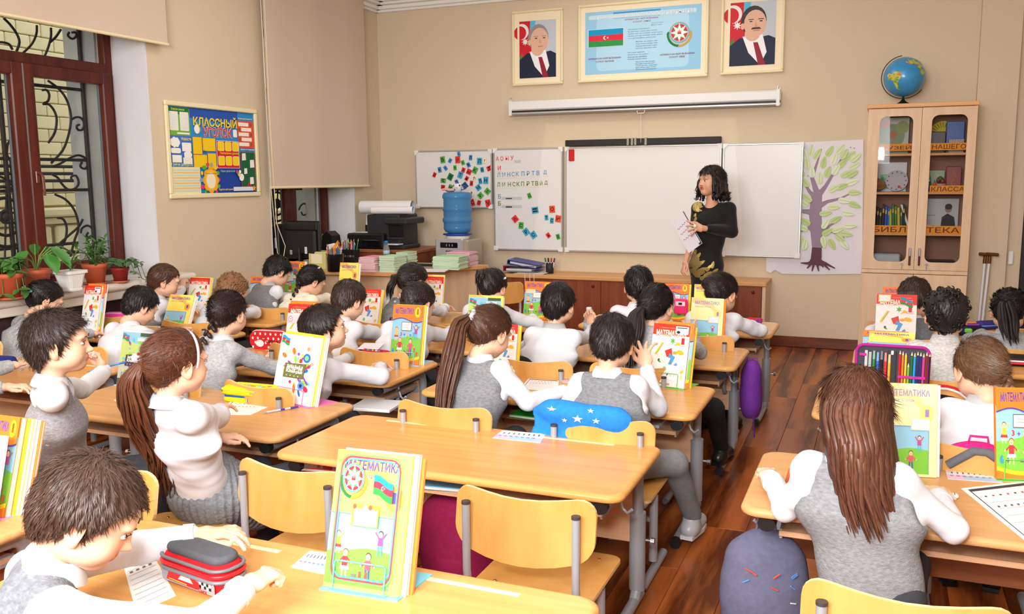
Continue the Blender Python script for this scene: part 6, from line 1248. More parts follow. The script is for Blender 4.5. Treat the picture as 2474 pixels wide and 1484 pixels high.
def art_T4(a, v=0):
    W_, H_ = D0W, D0H; a.rect(0, 0, W_, H_, (246, 246, 246) if v == 0 else (190, 194, 180)); rg = random.Random(4+v)
    if v: a.poly([(0, H_*.45), (W_, H_*.6), (W_, H_), (0, H_)], (150, 200, 220)); a.poly([(0, H_*.4), (W_, H_*.5), (W_*.8, H_*.75), (0, H_*.85)], (196, 214, 120)); a.rect(W_*.6, H_*.93, W_, H_, (70, 90, 60)); a.rect(0, 0, W_, H_*.12, (70, 96, 66)); a.poly([(W_*.3, H_*.1), (W_, H_*.12), (W_, H_*.4), (W_*.5, H_*.36)], (170, 200, 110))
    cols = [(90, 200, 230), (150, 214, 70), (250, 210, 50), (230, 50, 80), (40, 110, 200), (240, 120, 40), (160, 70, 170), (180, 230, 150)]
    for k in range(34):
        an = rg.random()*6.28; r_ = .03+.05*rg.random(); x, y = W_*.5+r_*math.cos(an)*1.05, H_*.47+r_*math.sin(an)*1.35
        a.circ(x, y, .006+.012*rg.random(), cols[k % 8], .004+.006*rg.random(), 10, an)
    a.line(W_*.7, H_*.5, W_*.92, H_*.62, .008, (226, 50, 70)); a.line(W_*.86, H_*.58, W_*.95, H_*.64, .004, (240, 210, 160)); a.circ(W_*.74, H_*.68, .018, (40, 110, 200)); a.circ(W_*.74, H_*.68, .010, (120, 210, 140)); a.line(W_*.7, H_*.42, W_*.86, H_*.3, .007, (150, 60, 160)); a.circ(W_*.7, H_*.27, .016, (90, 150, 220)); a.star(W_*.7, H_*.27, .010, .006, 5, (30, 50, 110))
    a.poly([(W_*.22, H_*.57), (W_*.75, H_*.59), (W_*.73, H_*.37), (W_*.21, H_*.36)], (110, 84, 50) if v == 0 else (60, 44, 60)); a.poly([(W_*.235, H_*.56), (W_*.738, H_*.58), (W_*.718, H_*.38), (W_*.225, H_*.37)], (112, 116, 66) if v == 0 else (70, 50, 66))
    a.text('Məktəbli', W_*.27, H_*.48, W_*.42, .019, (245, 245, 238), .035, .25); a.text('Kitabçası', W_*.27, H_*.425, W_*.42, .018, (245, 245, 238), .035, .1)
    for k in range(4): a.circ(W_*(.3+.1*k), H_*.545, .004, (210, 214, 190), n=6); a.star(W_*(.3+.1*k), H_*.395, .004, .002, 4, (210, 214, 190))
    flag(a, W_*.04, H_*.86, W_*.2, H_*.11, .003, -.2)
    if v == 0: a.rrect(W_*.42, H_*.78, W_*.82, H_*.93, .004, (240, 190, 190)); a.rrect(W_*.43, H_*.785, W_*.81, H_*.925, .004, (250, 248, 246)); a.circ(W_*.76, H_*.815, .008, (240, 150, 90))
    else: a.rect(W_*.55, H_*.84, W_*.9, H_*.9, (236, 240, 236))
ARTS = {}
EDG = dict(T1=(236, 234, 230), T2=(244, 130, 44), T3=(246, 214, 50), T4=(236, 240, 238))
PGM = mat('book_pages', (240, 236, 230), .8, var=.1, vscale=6, stretch=(1, 220, 1))
CLEAR = mat('clear_wrapper', (90, 94, 98), .2, alpha=.06, spec=.5)
def book(kind, v, label, bl, br, topy, z, lean=18, th=.010, extra=(), stand=None, wrap=False, gap=0.0, hmax=.31, standlabel=None, group='textbooks propped up on the desks', Y=None):
    """bl, br: where the lower corners of the cover stand on the desk; topy fixes the height"""
    a_, b_ = (atz(*bl, z), atz(*br, z)) if Y is None else (ayx(bl[0], Y, z), ayx(br[0], Y+.006, z)); d = b_-a_; w_ = np.linalg.norm(d); yaw = math.atan2(d[1], d[0]); R = rz3(yaw)@rx3(-math.radians(lean))
    lo, hi = .12, hmax
    for _ in range(24):
        mid_ = (lo+hi)/2; y = proj(a_+d/2+R@np.array([0, 0, mid_]))[1]
        if y > topy: lo = mid_
        else: hi = mid_
    H_ = (lo+hi)/2; off = R@np.array([0, 0, 0.0]); base = a_+np.array([0, 0, .004 if stand else .0015])
    def mk(kind, v, label, o3, w_, H_, th, art=True):
        t = thing('textbook' if kind != 'T4' else 'exercise_notebook', label, 'book' if kind != 'T4' else 'notebook', base+R@np.array(o3), 0, group, rot=(-math.radians(lean), 0, yaw))
        cc = C(EDG[kind]); m = MB(); m.box((0, 0, 0), (w_, .0012, H_), col=cc); m.box((0, th-.0012, 0), (w_, th, H_), col=cc); m.box((-.0006, 0, 0), (.0008, th, H_), col=cc); m.build('cover', PRINT, t)
        MB().box((.001, .0013, .001), (w_-.002, th-.0013, H_-.002)).build('pages', PGM, t)
        if art:
            k = (kind, v)
            if k not in ARTS: a = Art(); {'T1': art_T1, 'T2': art_T2, 'T3': art_T3, 'T4': art_T4}[kind](a, v); o = a.build('cover_print', t); ARTS[k] = o.data
            else: o = link('cover_print', ARTS[k], t)
            o.scale = (w_/D0W, 1, H_/D0H); o.location = (0, -.0003, 0)
        return t
    t = mk(kind, v, label, (0, 0, 0), w_, H_, th)
    if wrap: MB().box((-.004, -.0125, 0), (w_+.006, -.0119, H_+.014)).build('plastic_wrapper', CLEAR, t)
    y = th+.001; 
    for i, e in enumerate(extra):
        k2, lb, dx, dh, th2 = e[:5]; mk(k2, 0, lb, (dx, y, 0), w_*(e[5] if len(e) > 5 else 1.0), H_+dh, th2, art=(dh > .012 or dx < -.02 )); y += th2+.001
    if stand:
        s_ = thing('book_stand', standlabel or 'wire book stand holding that stack', 'book stand', a_+d*.5, yaw, 'plastic book stands'); m = MB(); m.prism([(-w_*.52, -.012), (w_*.52, -.012), (w_*.62, .13), (-w_*.42, .13)], 0, .003, col=C(stand)); m.build('base_plate', PLASTIC, s_)
        L_ = rx3(-math.radians(lean)); P = lambda x, y_, z_: L_@np.array([x, y_, z_])+np.array([0, 0, .004])
        MB().tube([P(-w_*.36, -.006, .002), P(-w_*.36, -.008, .055), P(-w_*.34, -.008, .06), P(w_*.30, -.008, .06), P(w_*.32, -.008, .055), P(w_*.32, -.006, .002)], .0018, 6, col=C(stand)).tube([P(-w_*.4, -.006, .0), P(w_*.36, -.006, .0)], .0018, 6, col=C(stand)).build('wire_loop', PLASTIC, s_)
        MB().tube([P(-w_*.3, y+.012, .0), P(-w_*.3, y+.012, .14), P(w_*.3, y+.012, .14), P(w_*.3, y+.012, .0)], .0022, 6, col=C(stand)).build('back_support', PLASTIC, s_)
    return t
book('T3', 1, 'yellow workbook with emblem and flag stickers on the nearest desk', (781, 1420), (962, 1449), 1098, .62, 17, .012, (('T1', 'white-edged book behind the stickered yellow workbook', .012, .004, .012), ('T2', 'book at the back of the nearest stack, pages showing', .020, -.004, .010)), (120, 205, 225), True, standlabel='light blue wire book stand under the stickered yellow workbook')
book('T1', 1, 'red and white textbook with photo sticker on the grey-vested boy\'s desk', (1564, 931), (1652, 942), 786, DZ, 14, .022, (('T2', 'orange textbook sticking up behind the red one with photo sticker', .012, .014, .016), ('T3', 'yellow workbook last in the stack with photo sticker', .016, -.004, .008)), (120, 200, 80), standlabel='green book stand under the stack with photo sticker')
book('T2', 0, 'orange textbook in plastic wrap at the right end of the third left desk', (941, 862), (1012, 873), 739, DZ, 13, .016, (('T3', 'yellow workbook behind the wrapped orange textbook', .008, .003, .008), ('T1', 'white book last behind the wrapped orange textbook', .014, -.003, .008)), (170, 205, 235), True, standlabel='pale blue book stand under the wrapped orange textbook', Y=3.90)
book('T4', 0, 'white notebook with olive blackboard print on the worn left desk', (655, 966), (748, 986), 813, DZ, 16, .010, (('T3', 'yellow workbook rising behind the white notebook', .006, .012, .010), ('T1', 'pink-edged book last behind the white notebook', .016, .004, .010)), (240, 120, 190), standlabel='pink book stand under the white notebook')
book('T4', 1, 'dark notebook in plastic pocket beside the boy with the blue pen', (281, 930), (352, 938), 806, DZ, 15, .012, (('T1', 'pink-edged book behind the dark notebook', .010, .004, .010), ('T3', 'yellow workbook last behind the dark notebook', .018, -.006, .008)), (170, 205, 235), True, standlabel='pale blue book stand under the dark notebook')
book('T3', 0, 'yellow workbook held up by the black-haired boy near the sill', (388, 800), (446, 804), 713, DZ, 26, .010, (('T1', 'red-labelled book behind the held yellow workbook', .012, -.002, .014),))
book('T1', 1, 'red and white textbook left of the pink pencil case', (193, 786), (233, 787), 691, DZ, 14, .016, (('T2', 'orange textbook behind the one left of the pink case', .010, .014, .008), ('T1', 'clear-wrapped white book last left of the pink case', .016, .015, .008)), wrap=False, Y=4.05)
book('T1', 0, 'red and white textbook in front of the hand-on-face girl', (449, 745), (497, 747), 672, DZ, 16, .010, (('T3', 'yellow workbook behind the hand-on-face girl\'s textbook', .008, .006, .012),), Y=4.95)
book('T2', 1, 'orange textbook above the red-black pencil case, left of the teacher desk', (598, 737), (655, 741), 669, DZ, 16, .010, (('T1', 'white-edged book behind the orange one above the red-black case', .008, -.001, .010),))
book('T2', 3, 'orange textbook with flag sticker below the computer monitor', (686, 700), (728, 700), 627, DZ, 12, .012, (('T1', 'white-edged book behind the flag-stickered textbook', .010, .002, .012),), Y=5.75)
book('T3', 0, 'bright yellow workbook standing below the black pencil pot', (815, 706), (860, 706), 632, DZ, 12, .010, (('T1', 'red-edged book behind the workbook below the pencil pot', .010, -.004, .008),), Y=5.78)
book('T1', 2, 'red textbook with pink sticker behind the white-shirted boy looking up', (686, 835), (756, 838), 736, DZ, 14, .012, (('T2', 'coral textbook rising behind the pink-stickered one', .004, .018, .010),), Y=3.92)
book('T1', 0, 'red and white textbook in front of the short-haired boy, leaning right', (852, 776), (909, 779), 699, DZ, 18, .012, (('T3', 'yellow workbook behind the short-haired boy\'s textbook', .010, -.002, .010),), Y=4.70)
book('T1', 0, 'red and white textbook below the right end of the teacher desk', (1018, 736), (1066, 738), 669, DZ, 12, .012, (('T3', 'yellow workbook rising behind the textbook below the teacher desk end', .002, .014, .008),), Y=5.45)
book('T4', 1, 'colourful notebook in pink-green frame left of the ponytail girl', (1128, 798), (1205, 800), 720, DZ, 10, .006, (('T3', 'orange-edged workbook framing the colourful notebook', -.004, .014, .008, 1.08), ('T1', 'white-edged book last behind the colourful notebook', .014, .006, .008)), Y=4.72)
book('T2', 2, 'orange textbook with name label at the end of the third girl\'s desk', (1263, 752), (1326, 754), 681, DZ, 14, .010, (), Y=5.50)
book('T1', 0, 'red textbook half hidden behind the ponytail girl\'s head', (1180, 888), (1243, 893), 786, DZ, 14, .014, (('T3', 'yellow workbook behind the half hidden red textbook', .012, -.002, .010),), (236, 150, 220), standlabel='pink book stand under the half hidden red textbook', Y=3.84)
book('T2', 0, 'orange textbook between the two front children near the teacher', (1603, 752), (1660, 754), 686, DZ, 11, .010, (('T3', 'yellow-edged workbook behind the textbook near the teacher', .014, -.002, .008),), Y=5.75)
book('T3', 0, 'yellow workbook sliver standing at the bowed front girl', (1674, 752), (1716, 753), 688, DZ, 11, .008, (), Y=5.76)
book('T3', 2, 'pale yellow workbook at the aisle end of the second middle desk', (1664, 838), (1742, 844), 722, DZ, 9, .008, (('T2', 'blue-edged textbook behind the pale yellow workbook', .010, -.004, .010),), (150, 190, 235), standlabel='blue book stand under the pale yellow workbook')
book('T3', 2, 'big pale yellow workbook in front of the long-haired girl', (2118, 1148), (2262, 1156), 928, DZ, 10, .012, (('T1', 'white-edged book behind the big pale workbook', .012, -.003, .012),), hmax=.33)
book('T2', 0, 'orange textbook cut off by the right picture edge', (2408, 1160), (2530, 1164), 940, DZ, 12, .014, (), (110, 200, 90), hmax=.34, standlabel='green book stand at the right picture edge')
book('T3', 0, 'yellow workbook standing behind the open pencil case', (2098, 888), (2208, 889), 803, DZ, 10, .010, (('T2', 'orange textbook behind and left of the yellow workbook', -.030, .004, .012, 1.0),), hmax=.30, Y=4.98)
book('T1', 3, 'clear-wrapped textbook with flag sticker beside the curly-haired boy', (2112, 825), (2210, 826), 712, DZ, 8, .012, (), wrap=True, Y=5.12)
book('T2', 1, 'orange textbook corner visible left of the front right boy', (2130, 770), (2190, 771), 694, DZ, 8, .010, (), Y=5.95)
book('T2', 0, 'orange textbook at the lower left picture edge', (-70, 1240), (12, 1254), 1008, DZ, 17, .020, (('T3', 'yellow-edged workbook in the lower left stack', .012, -.002, .014), ('T1', 'white book in the lower left stack', .020, -.004, .014), ('T2', 'last book of the lower left stack', .026, -.006, .010)), (244, 160, 210), hmax=.33, standlabel='pink book stand at the lower left picture edge')
q = atz(-80, 1250, DZ); q2 = atz(-8, 1262, DZ)
book('T4', 0, 'white notebook leaning in front of the lower left textbook stack', (-85, 1262), (-14, 1270), 1052, DZ, 17, .006, (), hmax=.3)
# ---------------------------------------------------------------- papers
def sheet(name, label, cat, pts, z, kind='plain', th=.0009, col=(238, 237, 236), group=None, m_=None):
    P = [atz(x, y, z) for x, y in pts]; c = sum(P)/4; t = thing(name, label, cat, (c[0], c[1], z), 0, group)
    V = [p-c for p in P]; V = [np.array([v[0], v[1], th]) for v in V]; W_ = [np.array([v[0], v[1], 0]) for v in V]
    MB().add(V+W_, [(0, 1, 2, 3), (7, 6, 5, 4), (0, 4, 5, 1), (1, 5, 6, 2), (2, 6, 7, 3), (3, 7, 4, 0)], 0, False, C(col)).build('sheet', m_ or PAPER, t)
    u_ = lambda a_, b_: (V[0]*(1-a_)+V[1]*a_)*(1-b_)+(V[3]*(1-a_)+V[2]*a_)*b_
    m = MB(); lv = [0]
    def qd(a0, b0, a1, b1, c_):
        lv[0] += 1; dz = np.array([0, 0, .00018*lv[0]]); m.add([u_(a0, b0)+dz, u_(a1, b0)+dz, u_(a1, b1)+dz, u_(a0, b1)+dz], [(0, 1, 2, 3)], 0, False, C(c_))
    if kind == 'strip':
        qd(0, .5, .5, 1, (236, 190, 214)); qd(.5, .55, 1, 1, (190, 204, 236)); qd(.3, .6, .8, .9, (170, 206, 230)); [qd(.1+.11*k, .2, .13+.11*k, .38, (110, 110, 130)) for k in range(8)]; [qd(.06+.12*k, .62, .12+.12*k, .68, (150, 150, 190)) for k in range(7)]
    elif kind == 'task':
        qd(.06, .04, .97, .09, (60, 60, 64)); qd(.06, .04, .075, .96, (70, 70, 74)); [qd(.16+.1*k, .2, .19+.1*k, .225, (190, 70, 80) if k % 2 else (80, 80, 84)) for k in range(7)]; [qd(.14, .34+.13*k, .85, .345+.13*k, (176, 176, 180)) for k in range(4)]; [qd(.16+.09*k, .42, .19+.09*k, .445, (90, 90, 96)) for k in range(7)]
    elif kind == 'lined': [qd(.08, .1+.11*k, .9, .108+.11*k, (170, 174, 186)) for k in range(8)]; [qd(.12+.2*k, .14, .22+.2*k, .17, (110, 110, 120)) for k in range(4)]
    if kind != 'plain': m.build('sheet_print', PAPER, t)
    return t
sheet('alphabet_strip', 'pastel alphabet strip on the empty middle desk', 'paper strip', [(1213, 1041), (1318, 1049), (1306, 1071), (1189, 1059)], DZ, 'strip')
sheet('alphabet_strip', 'crumpled pastel alphabet strip left of the stickered workbook', 'paper strip', [(748, 1332), (815, 1340), (800, 1392), (702, 1371)], .62, 'strip')
sheet('alphabet_strip', 'pastel alphabet strip beside the big pale workbook', 'paper strip', [(2284, 1136), (2402, 1143), (2424, 1168), (2290, 1158)], DZ, 'strip')
sheet('task_sheet', 'white task sheet with thick black border at the lower right', 'paper', [(2322, 1181), (2500, 1160), (2640, 1290), (2474, 1305)], DZ, 'task')
sheet('task_sheet', 'white lined paper under the near boy\'s red pencil case', 'paper', [(300, 1375), (372, 1345), (425, 1440), (330, 1484)], .62, 'lined')
sheet('task_sheet', 'white sheet under the arm of the headband girl', 'paper', [(560, 968), (668, 975), (606, 1003), (520, 1003)], DZ, 'task')
sheet('task_sheet', 'white sheet between the pen-chewing boy and headband girl', 'paper', [(275, 967), (390, 930), (420, 945), (300, 980)], DZ, 'lined')
sheet('task_sheet', 'white task sheet in front of the ponytail girl', 'paper', [(1277, 915), (1350, 920), (1348, 946), (1255, 940)], DZ, 'task')
sheet('task_sheet', 'white task sheet by the boy writing with the violet pen', 'paper', [(895, 868), (975, 876), (940, 900), (860, 892)], DZ, 'task')
sheet('task_sheet', 'white task sheet on the left edge desk by the small hand', 'paper', [(2, 877), (58, 868), (96, 878), (28, 893)], DZ, 'task')
sheet('task_sheet', 'white task sheet beside the pink pencil case', 'paper', [(208, 790), (270, 790), (262, 815), (196, 815)], DZ, 'task')
sheet('task_sheet', 'white task sheet by the polka dot pencil case', 'paper', [(655, 845), (700, 843), (700, 860), (640, 862)], DZ, 'task')
sheet('task_sheet', 'pastel paper behind the blue pen hand of the ponytail girl', 'paper', [(1345, 905), (1400, 902), (1410, 925), (1360, 925)], DZ, 'strip')
t = thing('eraser', 'small white round eraser beside the bordered task sheet', 'eraser', atz(2306, 1203, DZ)); pillow(MB(), .022, .028, .012, .009, .006).build('rubber', mat('eraser_white', (240, 236, 226), .6), t)
t = thing('sharpener', 'small clear sharpener near the hand at the left edge', 'sharpener', atz(50, 895, DZ)); pillow(MB(), .022, .03, .012, .008, .004).build('body', mat('bottle_plastic', None), t)
# under-desk shelf contents
for px_, py_, c_, lb, wd in ((1282, 1003, (60, 200, 60), 'green folder on the shelf under the ponytail girl\'s desk', .16), (1345, 1012, (60, 110, 90), 'dark green book on the shelf right of the green folder', .12), (1572, 1022, (226, 226, 230), 'white papers on the shelf at the aisle end', .10), (1075, 1170, (120, 190, 220), 'light blue book on the shelf under the empty desk', .2), (790, 1128, (222, 66, 50), 'red book in clear cover under the empty desk', .18), (1110, 862, (200, 160, 70), 'golden-brown notebook pile under the second desk', .16), (1240, 800, (170, 60, 130), 'magenta notebooks under the desk behind', .14), (900, 985, (236, 236, 238), 'white tablet-like folder under the writing boy\'s desk', .2)):
    q = atz(px_, py_, DZ-.10); t = thing('shelf_notebook', lb, 'book', (q[0], q[1]+.03, DZ-.107), random.uniform(-.15, .15)); MB().rbox((-wd/2, -.08, 0), (wd/2, .1, .014), .002, col=C(c_)).build('cover', PLASTIC, t); MB().box((-wd/2+.003, -.0806, .003), (wd/2-.003, .09, .011), col=C(232, 228, 224)).build('pages', PAPER, t)
# ---------------------------------------------------------------- pens
def pen(p0, p1, z0, z1, c1, c2, label, r=.0038, blueend=None):
    a_, b_ = atz(*p0, z0), atz(*p1, z1); t = thing('ballpoint_pen', label, 'pen', a_); d = b_-a_; L_ = np.linalg.norm(d)
    if L_ > .15: d = d*.15/L_
    MB().tube([d*.12, d*.8], r, 10, col=C(c1)).build('barrel', PLASTIC, t); MB().tube([d*0, d*.12], [.0009, r*.9], 8, col=C(180, 180, 184)).build('tip', CHROME, t); MB().tube([d*.78, d*1.0], r*1.12, 10, col=C(c2)).build('cap', PLASTIC, t); MB().tube([d*.5, d*.62], r*1.1, 10, col=C(c2)).build('grip_band', PLASTIC, t); return t
pen((634, 998), (726, 982), DZ+.005, DZ+.008, (226, 214, 226), (70, 60, 160), 'clear pen with violet end lying before the white notebook')
# ---------------------------------------------------------------- pencil cases
def case(name, label, loc, rz, w_, d_, h_, c_, bands=(), mt=None, r=.03, k=.014):
    t = thing(name, label, 'pencil case', loc, rz); pillow(MB(), w_, d_, h_, r, k, col=C(c_), lay=8).build('shell', mt or CLOTH, t)
    for zf, bh, bc in bands: m = MB(); P = rrect(-w_/2-.001, -d_/2-.001, w_/2+.001, d_/2+.001, r, 6); P.append(P[0]); m.tube([(x, y, h_*zf) for x, y in P], bh, 6, col=C(bc), caps=False); m.build('zip_band', PLASTIC, t)
    return t
q = ayx(600, 3.0, DZ)
t = case('pencil_case', 'bright yellow zipped pencil case on the worn left desk', (q[0], 3.02, DZ+.028), math.radians(2), .235, .115, .038, (246, 226, 30), ((.3, .0035, (226, 200, 20)), (.7, .0035, (250, 236, 60))), r=.03)
pillow(MB(), .23, .11, .022, .03, .008, col=C(246, 226, 30), z0=-.028).build('lower_half', CLOTH, t); m = MB(); m.rbox((-.10, -.052, -.006), (.02, .04, .004), .003, col=C(40, 90, 190)); m.build('inner_lining', CLOTH, t); MB().tube([(.02, -.058, -.004), (.024, -.064, -.02)], .0035, 6).build('zip_pull', CHROME, t)
a = Art(); 
m = MB(); [m.ell((-.09+.018*k, .01*math.sin(k*2), .0385), (.012, .01, .001), 8, 4, col=C(((120, 200, 220), (240, 150, 60), (230, 90, 90), (160, 210, 120))[k % 4])) for k in range(11)]; m.build('top_print', PRINT, t)
q = atz(650, 845, DZ); t = thing('pencil_case', 'red polka dot pencil case reading HELLO KITTY', 'pencil case', (q[0], q[1]+.03, DZ), math.radians(5))
m = MB(); P = rrect(-.12, 0, .12, .105, .045, 7); m.prism(P, -.035, .035, axis=1, col=C(214, 30, 44), sm=True); m.build('shell', PLASTIC, t); P2 = rrect(-.121, -.001, .121, .106, .045, 7); P2.append(P2[0]); MB().tube([(x, -.022, z) for x, z in P2], .003, 6, col=C(246, 240, 240)).build('piping', PLASTIC, t)
a = Art(); rg = random.Random(3)
for i in range(7):
    for j in range(4):
        x, z = -.10+.033*i+.016*(j % 2), .014+.025*j
        if abs(x) < .108 and not (x < -.03 and z < .06 and x > -.075): a.circ(x, z, .006, (250, 246, 244), .0075, 12)
a.circ(-.055, .035, .026, (250, 248, 246), .02); [a.circ(-.03+.022*k, .062-.012*k, .011, (214, 30, 44)) for k in (0, 1)]; [a.circ(-.03+.022*k+.004*j, .062-.012*k, .003, (250, 250, 250), n=8) for k in (0, 1) for j in (-1, 1)]
a.text('HELLO', .0, .038, .062, .016, (70, 20, 24), .03); a.text('KITTY', .008, .016, .05, .014, (70, 20, 24), .03); a.build('case_print', t, loc=(0, -.0355, 0))
q = atz(270, 790, DZ); t = case('pencil_case', 'pink zipped pencil case with mesh stripes by the sill', (q[0], q[1]+.05, DZ), math.radians(20), .19, .11, .085, (226, 60, 150), ((.35, .004, (240, 130, 190)), (.6, .004, (180, 30, 110))), r=.045, k=.03); pillow(MB(), .15, .07, .03, .03, .012, col=C(240, 140, 200), z0=.06).build('mesh_top', PLASTIC, t)
q = atz(680, 765, DZ); t = case('pencil_case', 'open red and black pencil case on the desk near the class poster', (q[0], q[1]+.03, DZ), math.radians(3), .22, .09, .045, (40, 34, 40), ((.15, .004, (206, 30, 44)), (.85, .004, (206, 30, 44))), r=.03); [MB().tube([(-.08, -.02+.012*k, .047), (.08, -.015+.012*k, .049)], .004, 6, col=C(c_)).build('pencil', PLASTIC, t) for k, c_ in enumerate(((230, 200, 50), (90, 190, 70), (220, 60, 50)))]
q = atz(905, 735, DZ); q = atz(920, 742, DZ); t = case('pencil_case', 'dark pencil case with red edge behind the third left boy', (q[0]+.08, q[1]-.06, DZ), math.radians(8), .20, .09, .04, (60, 62, 70), ((.2, .004, (210, 36, 50)), (.8, .003, (210, 36, 50))), r=.02)
q = ayx(900, 3.9, DZ); t = case('pencil_case', 'open red and blue pencil case in front of the boy looking up', (q[0]-.01, q[1]+.05, DZ), math.radians(-8), .16, .08, .055, (206, 36, 50), ((.8, .004, (50, 70, 160)),), r=.02); [MB().tube([(-.06+.011*k, -.043, .004), (-.055+.011*k, -.02, .062)], .0045, 6, col=C(PENC[k])).build('pencil', PLASTIC, t) for k in range(11)]; MB().add([(-.12, -.01, .05), (.0, .02, .055), (.02, .05, .085), (-.1, .03, .08)], [(0, 1, 2, 3)], 0, False, C(220, 216, 220)).build('inner_flap', PLASTIC, t)
q = atz(450, 1435, .62); t = case('pencil_case', 'red and grey racing-print pencil case held by the near boy', (q[0]+.0, q[1]+.055, .62), math.radians(-10), .21, .085, .070, (206, 26, 34), ((.52, .0045, (120, 124, 130)), (.70, .005, (226, 30, 40)), (.88, .004, (110, 112, 118))), r=.035, k=.012)
a = Art(); a.rrect(-.085, .008, .09, .036, .008, (150, 152, 156)); a.poly([(-.07, .012), (.03, .010), (.06, .022), (.02, .033), (-.06, .034)], (214, 34, 40)); a.poly([(-.03, .02), (.02, .02), (.01, .03), (-.02, .03)], (240, 240, 244)); [a.rect(.04+.008*i, .018+.007*j, .048+.008*i, .025+.007*j, (240, 240, 240) if (i+j) % 2 else (30, 30, 34)) for i in range(5) for j in range(2)]; a.line(-.06, .016, .0, .014, .002, (250, 210, 60)); a.text('Cars', .035, .008, .03, .009, (214, 34, 40), .03); a.build('case_print', t, loc=(0, -.0435, 0))
pillow(MB(), .19, .07, .02, .03, .008, col=C(86, 88, 94), z0=.066).build('grey_lid', CLOTH, t)
q = atz(8, 892, DZ); t = case('pencil_case', 'dark blue zipped pencil case at the left picture edge', (q[0]-.055, q[1]+.02, DZ), .1, .16, .1, .055, (34, 50, 130), ((.5, .003, (24, 34, 90)),), r=.02)
q = atz(2440, 885, DZ); t = case('pencil_case', 'black and red flowered pencil case at the right picture edge', (q[0]+.09, q[1]+.05, DZ), 0, .24, .11, .055, (34, 30, 32), ((.3, .006, (206, 40, 60)), (.5, .005, (236, 226, 230)), (.7, .004, (30, 28, 30))), r=.015)
q = atz(2340, 800, DZ); t = case('pencil_case', 'open purple and black pencil case beyond the curly-haired boy', (q[0], q[1]+.06, DZ), .3, .15, .10, .03, (34, 30, 50), ((.5, .003, (20, 20, 24)),), r=.02); pillow(MB(), .12, .07, .01, .015, .004, col=C(150, 70, 190), z0=.028).build('purple_lining', CLOTH, t); [MB().tube([(-.05, -.02+.014*k, .042), (.04, -.02+.014*k, .044)], .004, 6, col=C(c_)).build('pencil', PLASTIC, t) for k, c_ in enumerate(((240, 120, 60), (110, 210, 70), (230, 80, 130)))]
q = ayx(2392, 5.98, DZ); t = case('pencil_case', 'blue and violet zipped pencil case beside the black-ponytail girl', (q[0], q[1]+.10, DZ), .6, .17, .07, .05, (60, 50, 130), ((.5, .004, (90, 170, 230)),), r=.03)
q = atz(2310, 812, DZ); t = case('pencil_case', 'navy soft pencil case right of the curly head', (q[0]+.02, q[1]+.05, DZ), .1, .15, .08, .045, (34, 46, 84), (), r=.03, k=.02); MB().rbox((.02, -.05, .02), (.06, -.03, .045), .006, col=C(130, 220, 80)).build('green_patch', PLASTIC, t)
q = ayx(1818, 5.74, DZ); t = case('pencil_case', 'red pencil case with violet string at the front aisle desk', (q[0], q[1]+.08, DZ), 0, .10, .08, .035, (222, 40, 50), ((.6, .003, (150, 60, 190)),), r=.015); MB().tube([(.0, -.05, .01), (.03, -.05, .04), (.045, -.045, .02), (.03, -.05, .005)], .006, 6, col=C(130, 80, 190)).build('string', CLOTH, t)
q = ayx(770, 5.6, DZ); t = case('pencil_case', 'small pink pencil case in front of the cream-bloused girl', (q[0]+.02, q[1]+.02, DZ), 0, .12, .06, .03, (226, 90, 150), (), r=.02)
q = ayx(1218, 5.42, DZ); t = case('pencil_case', 'pink pencil case with white loop by the double-clip girl', (q[0]+.03, q[1]+.06, DZ), .2, .12, .06, .05, (230, 60, 130), ((.5, .003, (250, 200, 220)),), r=.02)
q = atz(1648, 778, DZ); t = thing('toy_phone', 'bright pink toy-phone shaped case in the black-ponytail girl\'s hand', 'toy', (q[0], q[1]-.05, DZ+.06), rot=(.1, 0, 0)); MB().rbox((-.045, -.012, 0), (.045, .012, .10), .008, col=C(236, 50, 120)).build('body', PLASTIC, t); MB().rbox((-.03, -.0135, .055), (.03, -.011, .085), .003, col=C(250, 220, 230)).build('screen_face', PRINT, t); MB().rbox((-.012, -.0145, .062), (.012, -.013, .078), .002, col=C(60, 30, 50)).build('screen_mark', PRINT, t)
# open book-type pencil case standing upright on the right row desk
q = atz(2155, 930, DZ); t = thing('pencil_case', 'open grey and magenta pencil case full of coloured pencils, standing upright', 'pencil case', (q[0], 3.84, DZ), 0); s_ = math.hypot(*(aty(2245, 880, 3.84)-aty(2068, 880, 3.84))[[0, 2]]); zt_ = aty(2155, 836, 3.84)[2]-DZ; x0_, x1_ = aty(2068, 880, 3.84)[0]-q[0], aty(2245, 880, 3.84)[0]-q[0]
P = rrect(x0_, 0, x1_, zt_, .03, 6); MB().prism(P, 0, .012, axis=1, col=C(70, 70, 76)).build('shell', CLOTH, t); P2 = P+[P[0]]; MB().tube([(x, -.002, z) for x, z in P2], .0065, 6, col=C(170, 40, 140)).build('magenta_zip', CLOTH, t)
xm = (x0_+x1_)/2; MB().rbox((xm-.018, -.006, .0), (xm+.016, .001, zt_-.02), .003, col=C(60, 60, 66)).rbox((xm-.006, -.012, zt_-.035), (xm+.004, -.004, zt_-.018), .002, col=C(230, 230, 232)).build('centre_spine', CLOTH, t)
for z in (.03, zt_*.5): MB().rbox((x0_+.045, -.014, z), (xm-.02, -.011, z+.011), .001, col=C(190, 50, 150)).rbox((xm+.022, -.014, z), (x1_-.012, -.011, z+.011), .001, col=C(190, 50, 150)).build('elastic_band', CLOTH, t)
MB().rbox((x0_+.012, -.012, zt_-.045), (x0_+.038, -.003, zt_-.034), .001, col=C(190, 50, 150)).build('elastic_band', CLOTH, t)
